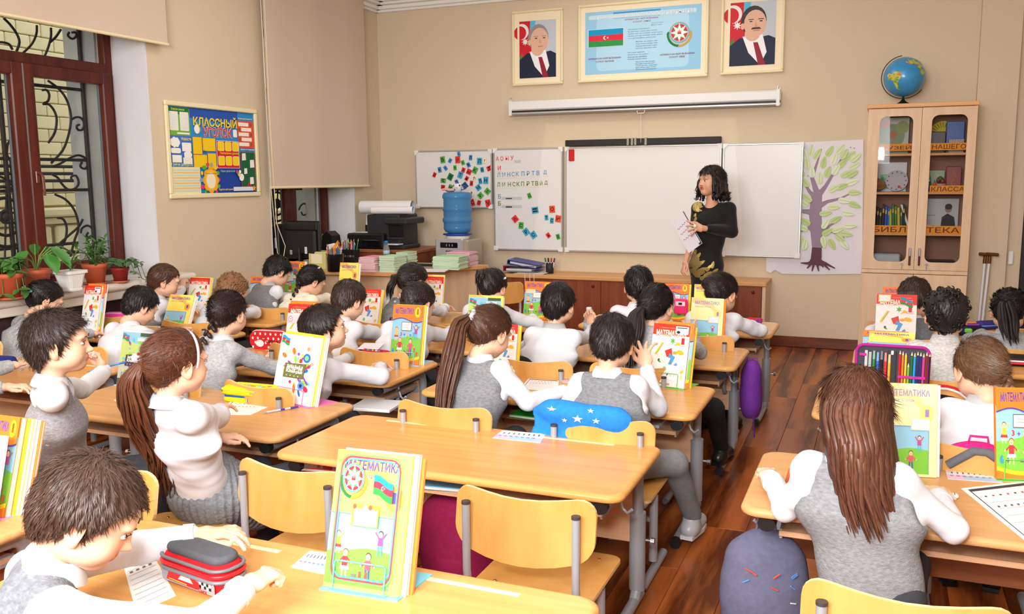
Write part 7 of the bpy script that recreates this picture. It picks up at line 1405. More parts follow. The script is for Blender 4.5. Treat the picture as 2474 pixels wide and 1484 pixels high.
for k, c_ in enumerate(((190, 192, 196), (170, 174, 178), (40, 140, 80), (50, 110, 220), (30, 30, 34), (222, 50, 60), (246, 180, 50))):
    x = x0_+.038+.0145*k; tp = zt_-.022-.006*(k % 2)-(.012 if k == 6 else 0); m = MB()
    if k < 2: m.rbox((x-.006, -.009, .02), (x+.005, -.005, tp), .001, col=C(c_)); m.build('ruler', PLASTIC, t)
    else: m.tube([(x, -.006, .01), (x, -.006, tp-.035)], .0052, 8, col=C(c_)); m.tube([(x, -.006, tp-.035), (x, -.006, tp)], [.0054, .0046], 8, col=C(tuple((q_+220)//2 for q_ in c_))); m.build('felt_pen', PLASTIC, t)
for k, c_ in enumerate(((214, 30, 44), (240, 130, 40), (246, 200, 40), (130, 190, 60), (30, 110, 70), (40, 160, 220), (40, 50, 120), (50, 40, 110), (236, 60, 150), (120, 50, 40), (40, 30, 34))):
    x = xm+.028+.0108*k; tp = zt_-.016-(.05 if k == 3 else .008 if k == 2 else .003*(k % 3)); m = MB(); m.tube([(x, -.006, .01), (x, -.006, tp-.014)], .0043, 6, sm=False, col=C(c_)); m.tube([(x, -.006, tp-.014), (x, -.006, tp)], [.0043, .0008], 6, col=C(236, 200, 150)); m.build('pencil', PLASTIC, t)
# water bottle on the middle front desk
q = atz(1484, 790, DZ); bottle(q[0], 4.86, DZ, 1.0, 'small clear water bottle with white cap among the middle row', (220, 230, 236), (236, 238, 240))
# ================================================================ BAGS
def bag(name, label, loc, rz, w_, d_, h_, c_, cat='backpack', lean=0.0, mt=None, topc=None, pocket=True, k=.05, straps=True, seed=0):
    t = thing(name, label, cat, loc, rot=(lean, 0, rz)); f = Field(); f.ell((0, 0, h_*.5), (w_*.5, d_*.5, h_*.52), k=.01); f.cap((0, 0, h_*.22), (0, 0, h_*.78), d_*.5, d_*.42, k=.05, side=(1, 0, 0), ratio=w_/d_)
    V, Q = f.mesh(.010, folds(.006, 20, seed)); V[:, 2] = np.maximum(V[:, 2], 0); MB().add(V, Q, 0, True, C(c_)).build('sack', mt or CLOTH, t)
    if pocket: f = Field(); f.cap((0, -d_*.42, h_*.2), (0, -d_*.40, h_*.42), d_*.25, d_*.22, k=.03, side=(1, 0, 0), ratio=w_*.8/d_*1.4); V, Q = f.mesh(.010, folds(.004, 30, seed+1)); MB().add(V, Q, 0, True, C(topc or c_)).build('front_pocket', mt or CLOTH, t)
    m = MB(); P = [(w_*.36*math.cos(a_), -d_*.2, h_*.52+h_*.42*math.sin(a_)) for a_ in np.linspace(0, PI, 14)]; m.tube(P, .005, 6, col=C(30, 30, 34)); m.build('zip', PLASTIC, t)
    MB().tube([(-.03, 0, h_*.98), (-.025, 0, h_*1.07), (.025, 0, h_*1.07), (.03, 0, h_*.98)], .008, 8, col=C(c_), flat=.5).build('handle', CLOTH, t)
    if straps: 
        for sx in (-1, 1): MB().tube([(sx*w_*.2, d_*.35, h_*.9), (sx*w_*.28, d_*.6, h_*.7), (sx*w_*.3, d_*.62, h_*.35), (sx*w_*.3, d_*.4, h_*.1)], .014, 8, col=C(c_), flat=.3).build('strap', CLOTH, t)
    return t
q = atz(1855, 1440, .25)
t = bag('backpack', 'grey-blue school backpack hanging at the lower right desk', (q[0]-.01, q[1]+.02, .02), math.radians(15), .25, .17, .42, (98, 98, 122), lean=-.05, seed=3)
m = MB(); m.tube([(.02, 0, .41), (.045, .03, .50), (.075, .05, .60)], .011, 8, col=C(196, 90, 50), flat=.4); m.build('orange_loop', CLOTH, t); m = MB(); m.tube([(.05, .0, .38), (.06, .04, .50), (.10, .06, .58)], .013, 8, col=C(50, 56, 68), flat=.4); m.tube([(.06, -.02, .36), (.12, 0, .25), (.14, .0, .12)], .013, 8, col=C(60, 66, 84), flat=.4); m.build('dark_strap', CLOTH, t)
m = MB(); rg = random.Random(5)
for k in range(16): a_ = rg.uniform(-2.4, -.9); z = rg.uniform(.1, .34); m.rbox((-.012, -.001, -.002), (.012, .001, .002), .0005, col=C(((220, 80, 60), (90, 150, 220), (230, 230, 235))[k % 3]), R=rz3(a_+PI/2)@ry3(rg.uniform(-.8, .8)), o=(.122*math.cos(a_), .094*math.sin(a_)*1.08, z))
m.build('small_motifs', PLASTIC, t)
q = atz(968, 985, .32); t = thing('school_bag', 'black satchel hanging by its strap below the writing boy\'s desk', 'bag', (q[0]+.03, q[1]+.1, .15), math.radians(-8)); pillow(MB(), .30, .12, .30, .03, .015, col=C(22, 22, 25)).build('body', CLOTH, t); MB().rbox((-.152, -.03, .02), (-.145, .03, .27), .003, col=C(70, 74, 78)).build('grey_edge', CLOTH, t); MB().tube([(-.06, 0, .29), (.0, .0, .36), (.05, 0, .355), (.12, .02, .27)], .009, 8, col=C(26, 26, 30)).build('strap', CLOTH, t)
q = atz(1038, 945, .35); t = bag('backpack', 'pink heart-patterned backpack with navy side under the second left desk', (q[0]-.0, q[1]+.16, .08), 0, .22, .14, .34, (232, 80, 150), seed=6, topc=(40, 60, 100), straps=False)
m = MB(); rg = random.Random(8)
for k in range(26): a_ = rg.uniform(-3.0, -.1); z = rg.uniform(.06, .3); m.ell((.112*math.cos(a_), .074*math.sin(a_), z), (.010, .004, .010), 8, 5, col=C(((250, 240, 244), (214, 30, 60), (40, 40, 60))[k % 3]), R=rz3(a_+PI/2))
m.build('heart_print', PLASTIC, t)
q = atz(45, 815, .45); t = bag('backpack', 'pink backpack with red bow at the left edge behind the boys', (q[0]-.02, 3.42, .28), math.radians(10), .34, .14, .36, (232, 50, 140), seed=9); a = Art(); a.circ(.02, .2, .06, (214, 210, 206), .065); a.poly([(.02, .13), (.10, .17), (.1, .08)], (206, 30, 60)); a.poly([(.02, .13), (-.05, .15), (-.04, .07)], (206, 30, 60)); a.circ(.02, .12, .015, (180, 20, 50)); a.circ(.0, .21, .008, (60, 50, 50)); a.circ(.035, .21, .008, (60, 50, 50)); a.build('bow_print', t, loc=(0, -.092, 0))
q = atz(1450, 1010, .55); t = thing('star_bag', 'bright blue bag with star prints hung over the chair of the grey-vested boy', 'bag', (-.965, 2.99, .45), math.radians(-3)); f = Field(); f.cap((-.12, 0, .215), (.13, .0, .21), .035, .035, k=.03); f.cap((-.125, .0, .08), (.13, 0, .08), .03, .03, k=.03); f.cap((0, 0, .05), (0, 0, .21), .022, .026, k=.03, side=(1, 0, 0), ratio=7.5); V, Q = f.mesh(.008, folds(.003, 30, 2)); MB().add(V, Q, 0, True, C(40, 130, 220)).build('sack', CLOTH, t); MB().rbox((.11, -.03, .17), (.15, .03, .235), .01, col=C(30, 90, 170)).build('side_flap', CLOTH, t)
m = MB()
for x, z, s_ in ((-.10, .225, .02), (.0, .2, .022), (.05, .235, .014), (.07, .2, .016), (-.05, .19, .012)):
    V = [(x+(s_ if i % 2 == 0 else s_*.4)*math.cos(i*PI/5+.3), -.040, z+(s_ if i % 2 == 0 else s_*.4)*math.sin(i*PI/5+.3)*.7) for i in range(10)]; m.add(V, [tuple(range(10))], 0, False, C(206, 226, 246))
m.build('star_print', PLASTIC, t)
q = atz(1030, 1290, .15); t = bag('backpack', 'dark magenta bag on the floor under the empty desk', (-1.35, 2.75, .0), 0, .28, .2, .40, (140, 24, 70), seed=12, straps=False)
q = atz(2345, 1100, .55); t = bag('backpack', 'pink and grey backpack on the chair behind the braided girl', (q[0]-.0, 3.12, .32), 0, .26, .12, .33, (214, 40, 130), seed=14, topc=(90, 92, 98), straps=False); MB().tube([(-.09, -.07, .27), (-.02, -.075, .325), (.02, -.075, .325), (.10, -.07, .27)], .014, 8, col=C(100, 102, 108)).build('grey_flap', CLOTH, t)
q = atz(1130, 775, .5); t = bag('backpack', 'dark red bag hanging on the chair beside the colourful notebook', (q[0]-.03, 4.72, .30), 0, .20, .12, .34, (130, 20, 36), seed=16, straps=False)
q = atz(1785, 930, .4); t = bag('backpack', 'purple bag with white lettering hanging from the aisle chair', (-.60, 4.83, .22), 0, .10, .16, .30, (110, 50, 150), seed=18, straps=False, pocket=False); MB().tube([(.02, -.05, .04), (.03, -.06, -.10)], .014, 6, col=C(100, 40, 140), flat=.3).build('hanging_strap', CLOTH, t)
q = atz(2230, 875, .5); t = bag('backpack', 'black bag with red and white rim on the chair of the curly-haired boy', (q[0]+.03, 4.12, .28), 0, .26, .12, .33, (26, 24, 28), seed=20, straps=False); MB().tube([(.13*math.cos(a_), -.05, .2+.135*math.sin(a_)) for a_ in np.linspace(.1, PI-.1, 16)], .006, 6, col=C(232, 226, 226)).tube([(.138*math.cos(a_), -.045, .2+.145*math.sin(a_)) for a_ in np.linspace(.1, PI-.1, 16)], .006, 6, col=C(200, 40, 50)).build('rim_piping', CLOTH, t)
q = atz(2460, 825, .5); t = bag('backpack', 'turquoise patterned bag on the chair at the right picture edge', (q[0]+.05, 4.35, .28), 0, .24, .12, .32, (70, 180, 190), seed=22, straps=False)
q = atz(1330, 860, .5); t = thing('dark_jacket', 'black jacket draped over the chair of the white-shirted boy', 'jacket', (q[0]-.0, 3.95, .38), 0); f = Field(); f.cap((-.13, 0, .22), (.12, 0, .215), .045, .04, k=.04); f.cap((0, .0, .05), (0, 0, .22), .035, .04, k=.03, side=(1, 0, 0), ratio=4.2); V, Q = f.mesh(.009, folds(.008, 24, 5)); MB().add(V, Q, 0, True, C(24, 24, 28)).build('fabric', CLOTH, t)
t = thing('blue_folder', 'bright blue plastic folder edge at the bottom right corner', 'folder', (.52, 1.86, .35)); MB().rbox((-.0, -.01, 0), (.26, .015, .30), .008, col=C(30, 150, 220)).build('cover', PLASTIC, t)
# ================================================================ PEOPLE
def nrm(v): v = np.asarray(v, float); return v/max(np.linalg.norm(v), 1e-9)
UPV = np.array([0, 0, 1.0])
def make_head(h, adult=False):
    f = Field(); J = 1.0 if not adult else 1.1
    f.ell((0, -.012, .018), (.071, .088, .078), k=.02); f.ell((0, .02, -.028), (.057, .062, .068*J), k=.03); f.ell((0, .050, -.080*J), (.024, .022, .017), k=.035)
    for sx in (-1, 1):
        f.ell((sx*.034, .046, -.040), (.026, .028, .030), k=.02); f.ell((sx*.040, .006, -.062*J), (.022, .034, .018), k=.03)
        f.ell((sx*.024, .072, .016), (.024, .012, .008), k=.015)
        f.ell((sx*.029, .088, -.006), (.016, .014, .010), k=.010, op='s')
    f.cap((0, .076, -.004), (0, .088, -.030), .0065, .0085, k=.012); f.ell((0, .094, -.033), (.0085, .0085, .0075), k=.008)
    for sx in (-1, 1): f.ell((sx*.010, .084, -.036), (.0065, .008, .006), k=.006)
    f.ell((0, .0795, -.0535), (.019, .007, .0045), k=.005); f.ell((0, .0775, -.0615), (.016, .0075, .0055), k=.005); f.ell((0, .088, -.0575), (.02, .006, .0012), k=.003, op='s')
    for sx in (-1, 1):
        R = rz3(sx*-.45); f.ell((sx*.074, -.008, -.018), (.0065, .019, .030), R=R, k=.008); f.ell((sx*.079, -.005, -.015), (.0055, .011, .018), R=R, k=.005, op='s'); f.ell((sx*.0745, .0, -.040), (.006, .008, .010), k=.006)
    f.cap((0, -.018, -.06), (0, -.030, -.12), .034, .036, k=.03)
    V, Q = f.mesh(h); T = np.ones((len(V), 3))
    lp = (np.abs(V[:, 0]) < .0185) & (V[:, 1] > .074) & (V[:, 2] > -.068) & (V[:, 2] < -.049); T[lp] = (.86, .52, .50)
    ck = np.exp(-(((np.abs(V[:, 0])-.036)/.018)**2+((V[:, 2]+.036)/.018)**2))*(V[:, 1] > .03); T *= 1-np.outer(ck, (.02, .10, .10))
    er = np.abs(V[:, 0]) > .071; T[er] = (1.0, .86, .82)
    return V, Q, T
HT = {}
def head_t(h, adult=False):
    if (h, adult) not in HT: HT[(h, adult)] = make_head(h, adult)
    return HT[(h, adult)]
def make_hand(pose):
    f = Field(); f.cap((0, -.02, 0), (0, .012, 0), .0165, .018, k=.02, side=(1, 0, 0), ratio=1.25); f.cap((0, .018, 0), (0, .052, -.001), .0125, .0115, k=.012, side=(1, 0, 0), ratio=2.25)
    c0 = dict(flat=.12, relax=.5, pen=.95, fist=1.35)[pose]
    for i, (x, L_) in enumerate(((-.021, .050), (-.007, .056), (.007, .052), (.020, .041))):
        p = np.array([x, .060-.003*abs(i-1), .001]); a_ = c0*(.8+.12*i); sp = (x*1.6 if pose != 'fist' else x*.2)
        ang = a_*.5; seg = (.45, .32, .27); r0 = .0076
        for j in range(3):
            q = p+np.array([sp*seg[j], math.cos(ang)*L_*seg[j], -math.sin(ang)*L_*seg[j]]); r1 = r0-.0009; f.cap(p, q, r0, r1, k=.0022); p = q; r0 = r1; ang += a_
    tb = [(-.020, .014, -.004), (-.036, .034, -.012), (-.034, .055, -.020), (-.026, .068, -.026)] if pose in ('pen', 'fist') else [(-.020, .014, -.003), (-.038, .034, -.008), (-.043, .052, -.011), (-.042, .068, -.013)]
    for j in range(3): f.cap(tb[j], tb[j+1], .0095-.001*j, .0086-.001*j, k=.004)
    return f.mesh(.0023)
HND = {}
def hand_t(p):
    if p not in HND: HND[p] = make_hand(p)
    return HND[p]
def zline(y): return np.interp(y, [-.12, -.06, -.035, -.016, .010, .022, .045, .062, .10], [-.085, -.080, -.045, -.030, -.030, .0, .036, .052, .056])
class Hair:
    def __init__(s, C_, R, s_, col, seed, down=None):
        s.C = np.array(C_, float); s.R = R; s.s = s_; s.col = np.array(C(col)[:3]); s.rg = np.random.default_rng(seed); s.m = MB(); s.sl = np.zeros(3)
    def w(s, P): return (np.asarray(P, float)*s.s)@s.R.T+s.C
    def shade(s, n=1, lo=.78, hi=1.25):
        k = s.rg.uniform(lo, hi, n)[:, None]; return np.concatenate([np.clip(s.col*k, 0, 1), np.ones((n, 1))], 1)
    def cap(s, puff=0.0, h=.0038, line=0.0, disp=None, front=0.0):
        f = Field(); f.ell((0, -.014, .020), (.0765+puff, .093+puff, .0835+puff), k=.01); f.ell((0, -.045, -.02), (.060+puff, .052+puff, .062+puff), k=.02)
        f.fn(lambda P: (zline(P[..., 1])+line+front*(P[..., 1] > .03)-P[..., 2])*.75, (-.13,)*3, (.13,)*3, k=.006)
        for sx in (-1, 1): f.ell((sx*.083, -.002, -.026), (.020, .020, .028), k=.006, op='s')
        rg = s.rg; ph = rg.uniform(0, 6)
        def dd(P):
            a_ = np.arctan2(P[..., 0], P[..., 1]+.045); return .0016*np.sin(a_*34+3*np.sin(P[..., 2]*60+ph))+.0012*np.sin(P[..., 0]*170+P[..., 2]*90+ph)
        V, Q = f.mesh(h, disp or dd); s.V = V; a_, b, c, d = (V[Q[:, i]] for i in range(4)); N = np.zeros_like(V); n_ = np.cross(c-a_, d-b)
        for i in range(4): np.add.at(N, Q[:, i], n_)
        s.N = N/np.maximum(np.linalg.norm(N, axis=1)[:, None], 1e-9); keep = (np.einsum('ij,ij->i', s.N, V-np.array([0, -.014, 0])) > .02); s.outer = np.nonzero(keep)[0]
        s.m.add(s.w(V), Q, 0, True, s.shade(len(V), .8, 1.1)); return s
    def blades(s, n, L_, target=None, crown=(0, -.05, .085), lift=.006, w_=.0042, curl=0.0):
        idx = s.rg.choice(s.outer, n); P = s.V[idx]; N = s.N[idx]
        D = (np.array(target)-P) if target is not None else (P-np.array(crown)); D = D+s.rg.normal(0, .012+curl, D.shape)
        if target is None: D[:, 2] -= .03*(P[:, 1] < .05); D[:, 1] += .02*(P[:, 1] > .02)
        D = D-N*np.einsum('ij,ij->i', D, N)[:, None]; D /= np.maximum(np.linalg.norm(D, axis=1)[:, None], 1e-9); S = np.cross(N, D)
        L = L_*s.rg.uniform(.6, 1.25, n)[:, None]; k = w_*s.rg.uniform(.6, 1.2, n)[:, None]; lf = lift*s.rg.uniform(.2, 1.4, n)[:, None]
        a0 = P+N*.0006-S*k/2; a1 = P+N*.0006+S*k/2; bend = s.rg.normal(0, 1, (n, 1))*curl*.6
        m_ = P+D*L*.55+N*(lf*.9+.001)+S*bend*.5-N*(L**2*.9); e = P+D*L+N*(lf+.0004)+S*bend-N*(L**2*3.0)
        V = np.stack([a0, a1, m_-S*k*.42, m_+S*k*.42, e], 1).reshape(-1, 3); F = []
        b = np.arange(n)*5; s.m.add(s.w(V), [], 0); s.m.n -= len(V); s.m.V.pop(); s.m.CL.pop()
        Fq = np.stack([b, b+1, b+3, b+2], 1); Ft = np.stack([b+2, b+3, b+4], 1); cl = np.repeat(s.shade(n), 5, 0)
        s.m.add(s.w(V), Fq.tolist()+Ft.tolist(), 0, True, cl); return s
    def lock(s, pts, r, flat=.45, n=5, world=False):
        P = np.array(pts, float) if world else s.w(pts); s.m.tube(P, [q*s.s for q in r] if not np.isscalar(r) else r*s.s, n, 0, s.shade(1)[0], caps=False, flat=flat); return s
    def tail(s, T, L_, n, r, side=0.0, wave=0.0, wf=3.0, width=.03, back=.03, k0=.012, tipfall=0.0):
        T = np.array(T, float); W = s.w(T); bk = nrm(W-s.w(T*np.array([0, .2, .3]))); sd = nrm(np.cross(bk, UPV))
        for i in range(n):
            a_ = s.rg.uniform(0, 2*PI); q = math.sqrt(s.rg.uniform(0, 1)); ox, oy = math.cos(a_)*q, math.sin(a_)*q; LL = L_*s.rg.uniform(.72, 1.06); pts = []; ph = s.rg.uniform(-.5, .5)
            for t_ in np.linspace(0, 1, 14):
                sw = width*(.25+1.1*math.sin(min(1, t_*1.15)*PI*.72)); p = W+bk*back*min(1, t_*4)*s.s+sd*(ox*sw+side*t_*t_+wave*math.sin(wf*PI*t_+ph)*t_)+bk*(oy*sw*.7+.5*wave*math.cos(wf*PI*t_+ph)*t_)-UPV*(LL*(t_**1.15))+s.sl*max(0, LL*t_-.06)
                pts.append(p)
            s.lock(pts, [k0*.55]+[r]*9+[r*.85, r*.65, r*.4, r*.12], .5, 5, True)
        return s
    def braid(s, T, L_, n, r, side=0.0, back=.01, out=0.0):
        W = s.w(np.array(T, float)); fw = s.R[:, 1]; bk = -nrm(np.array([fw[0], fw[1], 0])); sd = nrm(np.cross(UPV, bk))
        for i in range(n):
            t_ = i/(n-1); p = W-UPV*L_*t_+s.sl*max(0, L_*t_-.05)+sd*(side*t_+out*math.sin(t_*PI))+bk*back*math.sin(t_*PI*.6); rr = r*(1-.45*t_)*(1 if t_ < .93 else .7)
            for sg in (-1, 1):
                d = nrm(-UPV*1.0+sd*sg*.75); c = p+sd*sg*rr*.48-UPV*(rr*.5 if sg > 0 else 0); x = nrm(np.cross(d, bk)); R = np.stack([x, d, np.cross(x, d)], 1)
                s.m.ell(c, (rr*.55, rr*1.0, rr*.62), 10, 7, 0, s.shade(1)[0], R)
        e = W-UPV*L_+sd*side+s.sl*max(0, L_-.05); s.end = e
        for i in range(9): o = s.rg.normal(0, .35, 3)*r; s.lock([e+o*.3, e+o-UPV*.02, e+o*1.4-UPV*.05], [r*.35, r*.35, r*.05], .6, 5, True)
        return s
def bow(t, P, fw, s_, c_, name='hair_bow'):
    m = MB(); x = nrm(np.cross(fw, UPV)); R = np.stack([x, nrm(fw), UPV], 1)
    for sg in (-1, 1): m.ell(np.array(P)+x*sg*s_*.6+UPV*s_*.15, (s_*.62, s_*.22, s_*.42), 10, 8, 0, C(c_), R@ry3(sg*.35)); m.ell(np.array(P)+x*sg*s_*.3-UPV*s_*.7, (s_*.22, s_*.1, s_*.6), 8, 6, 0, C(c_), R@ry3(sg*-.3))
    m.ell(P, (s_*.25,)*3, 8, 6, 0, C(c_)); m.build(name, CLOTH, t)
GREY, WHT, LGREY = (132, 134, 138), (224, 226, 232), (186, 188, 190)
def person(label, px, py, z, az, pitch, body=0, roll=0, hair=None, outfit='vest', arms={}, s=1.0, seed=1, skin=(236, 188, 158), vest=GREY, sleeve=WHT, pants=(60, 62, 68), legs={}, far=True, collar=None, chairlab=None, hipz=.43, hips=None, chp=None, Cw=None, skirt=False, nofl=False, shoe=(40, 40, 44)):
    az, pitch, body, roll = map(math.radians, (az, pitch, body, roll)); Ch = np.array(Cw, float) if Cw is not None else aty(px, py, z) if z > 1.2 else atz(px, py, z); R = rz3(-az)@rx3(-pitch)@ry3(roll); hs = s*1.0
    fwd = np.array([math.sin(body), math.cos(body), 0]); side = np.array([math.cos(body), -math.sin(body), 0])
    NT = Ch+R@np.array([0, -.022, -.078])*hs; NB = NT-fwd*.012-UPV*.052
    dz = NB[2]-hipz; hz_ = min(.20, math.sqrt(max(.003, .137-(NB[2]-hipz)**2))); HP = NB-fwd*hz_; HP[2] = hipz
    if hips is not None: HP = np.array([hips[0], hips[1], hipz])
    base = np.array([HP[0], HP[1], 0.0]); t = thing('person', label, 'person', base); loc = lambda P: np.asarray(P)-base
    ax = nrm(NB-HP); CH = HP+(NB-HP)*.62; SH = NB-ax*.045; S = {k: SH+side*sg*.108*s for k, sg in (('R', 1), ('L', -1))}
    A = {}
    for k, sg in (('R', 1), ('L', -1)):
        if k in arms and arms[k] is not None:
            e, w_, pose = arms[k][:3]; E = atz(*e) if len(e) == 3 and e[0] > 9 or e[0] < -9 else np.array(e, float); Wp = atz(*w_) if w_[0] > 9 or w_[0] < -9 else np.array(w_, float)
        else: E = S[k]+fwd*.10+side*sg*.075-UPV*.13; E[2] = max(E[2], .61); Wp = E+fwd*.13-side*sg*.07; Wp[2] = .615; pose = 'relax'
        def lim(a_, b, lo, hi): d = b-a_; l = np.linalg.norm(d); return a_+d*np.clip(l, lo, hi)/max(l, 1e-6)
        E = lim(S[k], E, .16, .255*s); Wp = lim(E, Wp, .12, .215*s); A[k] = (E, Wp, pose, arms.get(k, ())[3:] if k in arms and arms[k] else ())
    K = {}
    for k, sg in (('R', 1), ('L', -1)):
        if k in legs: K[k] = tuple(np.array(q, float) for q in legs[k])
        else: kn = HP+fwd*.29+side*sg*.075; kn[2] = .41; an = kn+fwd*.03; an[2] = .09; K[k] = (kn, an)
    h = .0075 if not far else .0095
    # body: one continuous skin
    B = MB(); f = Field(); f.cap(HP, CH, .068, .070, k=.03, side=side, ratio=1.25); f.cap(CH, SH, .068, .045, k=.03, side=side, ratio=1.4); f.cap(SH, NT+R@np.array([0, 0, .02]), .036, .033, k=.02)
    for k in 'RL':
        E, Wp, _, _ = A[k]; f.cap(S[k], E, .032, .027, k=.02); f.cap(E, Wp, .026, .0185, k=.015)
        kn, an = K[k]; f.cap(HP+(side*.05 if k == 'R' else -side*.05), kn, .052, .038, k=.03); f.cap(kn, an, .037, .024, k=.02)
    V, Q = f.mesh(h); sk = np.array(C(skin)); B.add(loc(V), Q, 0, True, sk)
    V, Q, T = head_t(.0034 if not far else .0048); cl = np.ones((len(V), 4)); cl[:, :3] = T*sk[:3]; B.add(loc((V*hs)@R.T+Ch), Q, 0, True, cl)
    for k, sg in (('R', 1), ('L', -1)):
        E, Wp, pose, ex = A[k]; V, Q = hand_t(pose); dr = nrm(Wp-E) if not ex else nrm(ex[0]); up = UPV if len(ex) < 2 else np.array(ex[1], float)
        if pose in ('flat', 'relax') and not ex: dr = nrm(dr*np.array([1, 1, .3]))
        x = nrm(np.cross(dr, up)); zz = np.cross(x, dr); V2 = V*np.array([sg, 1, 1])*s*1.02; Vw = V2@np.stack([x, dr, zz], 0)+Wp+dr*.012
        B.add(loc(Vw), Q if sg > 0 else Q[:, ::-1], 0, True, sk)
    B.build('body', SKIN, t)
    hc = C(hair['col']) if hair else C(40, 30, 26); W = lambda P: loc((np.asarray(P, float)*hs)@R.T+Ch)
    e = MB()
    for sx in (-1, 1): e.ell(W((sx*.0285, .0700, -.006)), (.0120*hs, .0095*hs, .0058*hs), 12, 8, 0, C(226, 220, 216), R); e.ell(W((sx*.0285, .0765, -.006)), (.0054*hs, .0038*hs, .0054*hs), 10, 6, 0, C(40, 26, 20), R)
    e.build('eyes', mat('eye_gloss', None) if 'eye_gloss' in MATS else colmat('eye_gloss', .1), t)
    e = MB()
    for sx in (-1, 1): e.tube([W((sx*.014, .0865, .012)), W((sx*.028, .0855, .0165)), W((sx*.043, .0745, .011))], [.002*hs, .0026*hs, .001*hs], 6, 0, hc*np.array([.8, .8, .8, 1]) if False else hc, flat=.6); e.tube([W((sx*.017, .0815, -.0005)), W((sx*.029, .0835, .0035)), W((sx*.042, .0755, -.001))], .0009*hs, 5, 0, C(30, 20, 18))
    e.build('eyebrows', HAIR, t)
    # clothes
    white = outfit in ('shirt', 'vest', 'blouse'); tc = sleeve if white else vest
    f = Field(); w1 = .083*s; f.cap(HP-UPV*.02, CH, w1, .079*s, k=.03, side=side, ratio=1.38); f.cap(CH, SH-ax*.02, .079*s, .046*s, k=.04, side=side, ratio=2.0); f.cap(S['L'], S['R'], .043*s, .043*s, k=.03); f.cap(SH, NB-ax*.012, .058*s, .040*s, k=.03)
    for k in 'RL':
        E, Wp, _, _ = A[k]; bulk = 1.0 if outfit != 'blouse' else 1.1; f.cap(S[k]*.94+SH*.06, E, .040*s*bulk, .035*s*bulk, k=.03); f.cap(E, E+(Wp-E)*.90, .036*s*bulk, .028*s*bulk, k=.012)
    V, Q = f.mesh(h*.9, folds(.0048, 30, seed)); gm = SHIRT if white else KNIT; MB().add(loc(V), Q, 0, True, C(tc)).build('shirt' if white else 'cardigan', gm, t)
    for k in 'RL':
        E, Wp, _, _ = A[k]; d = nrm(Wp-E); MB().tube([loc(E+(Wp-E)*.84), loc(Wp+d*.004)], [.031*s, .0285*s], 14, 0, C(tc if collar is None else collar)).build('cuff', gm, t)
    if outfit == 'vest':
        f = Field(); f.cap(HP-UPV*.025, CH, w1*1.10, .088*s, k=.03, side=side, ratio=1.4); f.cap(CH, SH-ax*.015, .088*s, .050*s, k=.04, side=side, ratio=1.9); f.cap(S['L']*.88+S['R']*.12, S['R']*.88+S['L']*.12, 0.0475*s, .0475*s, k=.03); f.cap(SH, NB-ax*.02, .060*s, .044*s, k=.03)
        for k, sg in (('R', 1), ('L', -1)): f.ell(S[k]+side*sg*.056-ax*.04, (.028, .07, .066), R=np.stack([side, fwd, UPV], 1), k=.02, op='s')
        vn = SH+fwd*.05+UPV*.03; f.ell(vn, (.035, .04, .07), R=np.stack([side, fwd, UPV], 1), k=.01, op='s'); f.ell(NB+UPV*.012, (.046, .046, .03), k=.01, op='s')
        V, Q = f.mesh(h*.9, folds(.003, 18, seed+3)); MB().add(loc(V), Q, 0, True, C(vest)).build('vest', KNIT, t)
    # collar: a folded band round the neck
    m = MB(); cc = C(collar if collar is not None else (tc if white else vest)); n = 22; rows = []; tall = .5 if outfit != 'turtle' else 1.2; nd = nrm(NT-NB+UPV*.03); xx = nrm(np.cross(nd, fwd)); yy = np.cross(xx, nd)*-1
    yy = nrm(np.cross(nd, xx))*-1 if np.dot(np.cross(nd, xx), fwd) < 0 else nrm(np.cross(nd, xx))
    for r_, zz in ((.041, .004), (.040, .026+.016*tall), (.045, .028+.016*tall), (.058, .006), (.061, -.006)):
        rows.append([loc(NB+nd*(zz-.008-.014*max(0, math.sin(a_)))*s+(xx*math.cos(a_)*r_*1.08+yy*math.sin(a_)*r_)*s) for a_ in np.linspace(0, 2*PI, n, endpoint=False)])
    m.add([p for q in rows for p in q], [(i*n+j, i*n+(j+1) % n, (i+1)*n+(j+1) % n, (i+1)*n+j) for i in range(4) for j in range(n)], 0, True, cc); m.build('collar', gm, t)
    # lower body
    if skirt:
        f = Field(); f.cap(HP+UPV*.06, HP-UPV*.0, .088, .12, k=.03, side=side, ratio=1.2); f.cap(HP-UPV*.0+fwd*.02, HP+fwd*.16-UPV*.07, .115, .12, k=.05, side=side, ratio=1.35)
        def pl_(P): d = P-HP; a_ = np.arctan2(d@fwd-.08, d@side); return .0045*np.sin(a_*46)
        V, Q = f.mesh(.007, pl_); MB().add(loc(V), Q, 0, True, C(128, 132, 136)).build('skirt', KNIT, t)
    f = Field(); f.cap(HP-side*.04, HP+side*.04, .083, .083, k=.03)
    for k, sg in (('R', 1), ('L', -1)): kn, an = K[k]; f.cap(HP+side*.045*sg, kn, .068, .052, k=.03); f.cap(kn, an, .050, .038, k=.02)
    V, Q = f.mesh(.010, folds(.003, 20, seed+5)); MB().add(loc(V), Q, 0, True, C(pants)).build('trousers' if not skirt else 'tights', CLOTH, t)
    for k, sg in (('R', 1), ('L', -1)):
        kn, an = K[k]; fd = nrm(np.array([fwd[0]+side[0]*sg*.15, fwd[1]+side[1]*sg*.15, 0])); f = Field(); z0 = max(.035, an[2]-.055); c = np.array([an[0], an[1], z0]); f.cap(c-fd*.03, c+fd*.10, .036, .030, k=.02); f.cap(c-fd*.01, an, .034, .036, k=.02)
        zf_ = z0-.03; f.fn(lambda P: (zf_-P[..., 2]), c-.2, c+.25, k=.004); V, Q = f.mesh(.007); MB().add(loc(V), Q, 0, True, C(shoe)).build('shoe', PLASTIC, t)
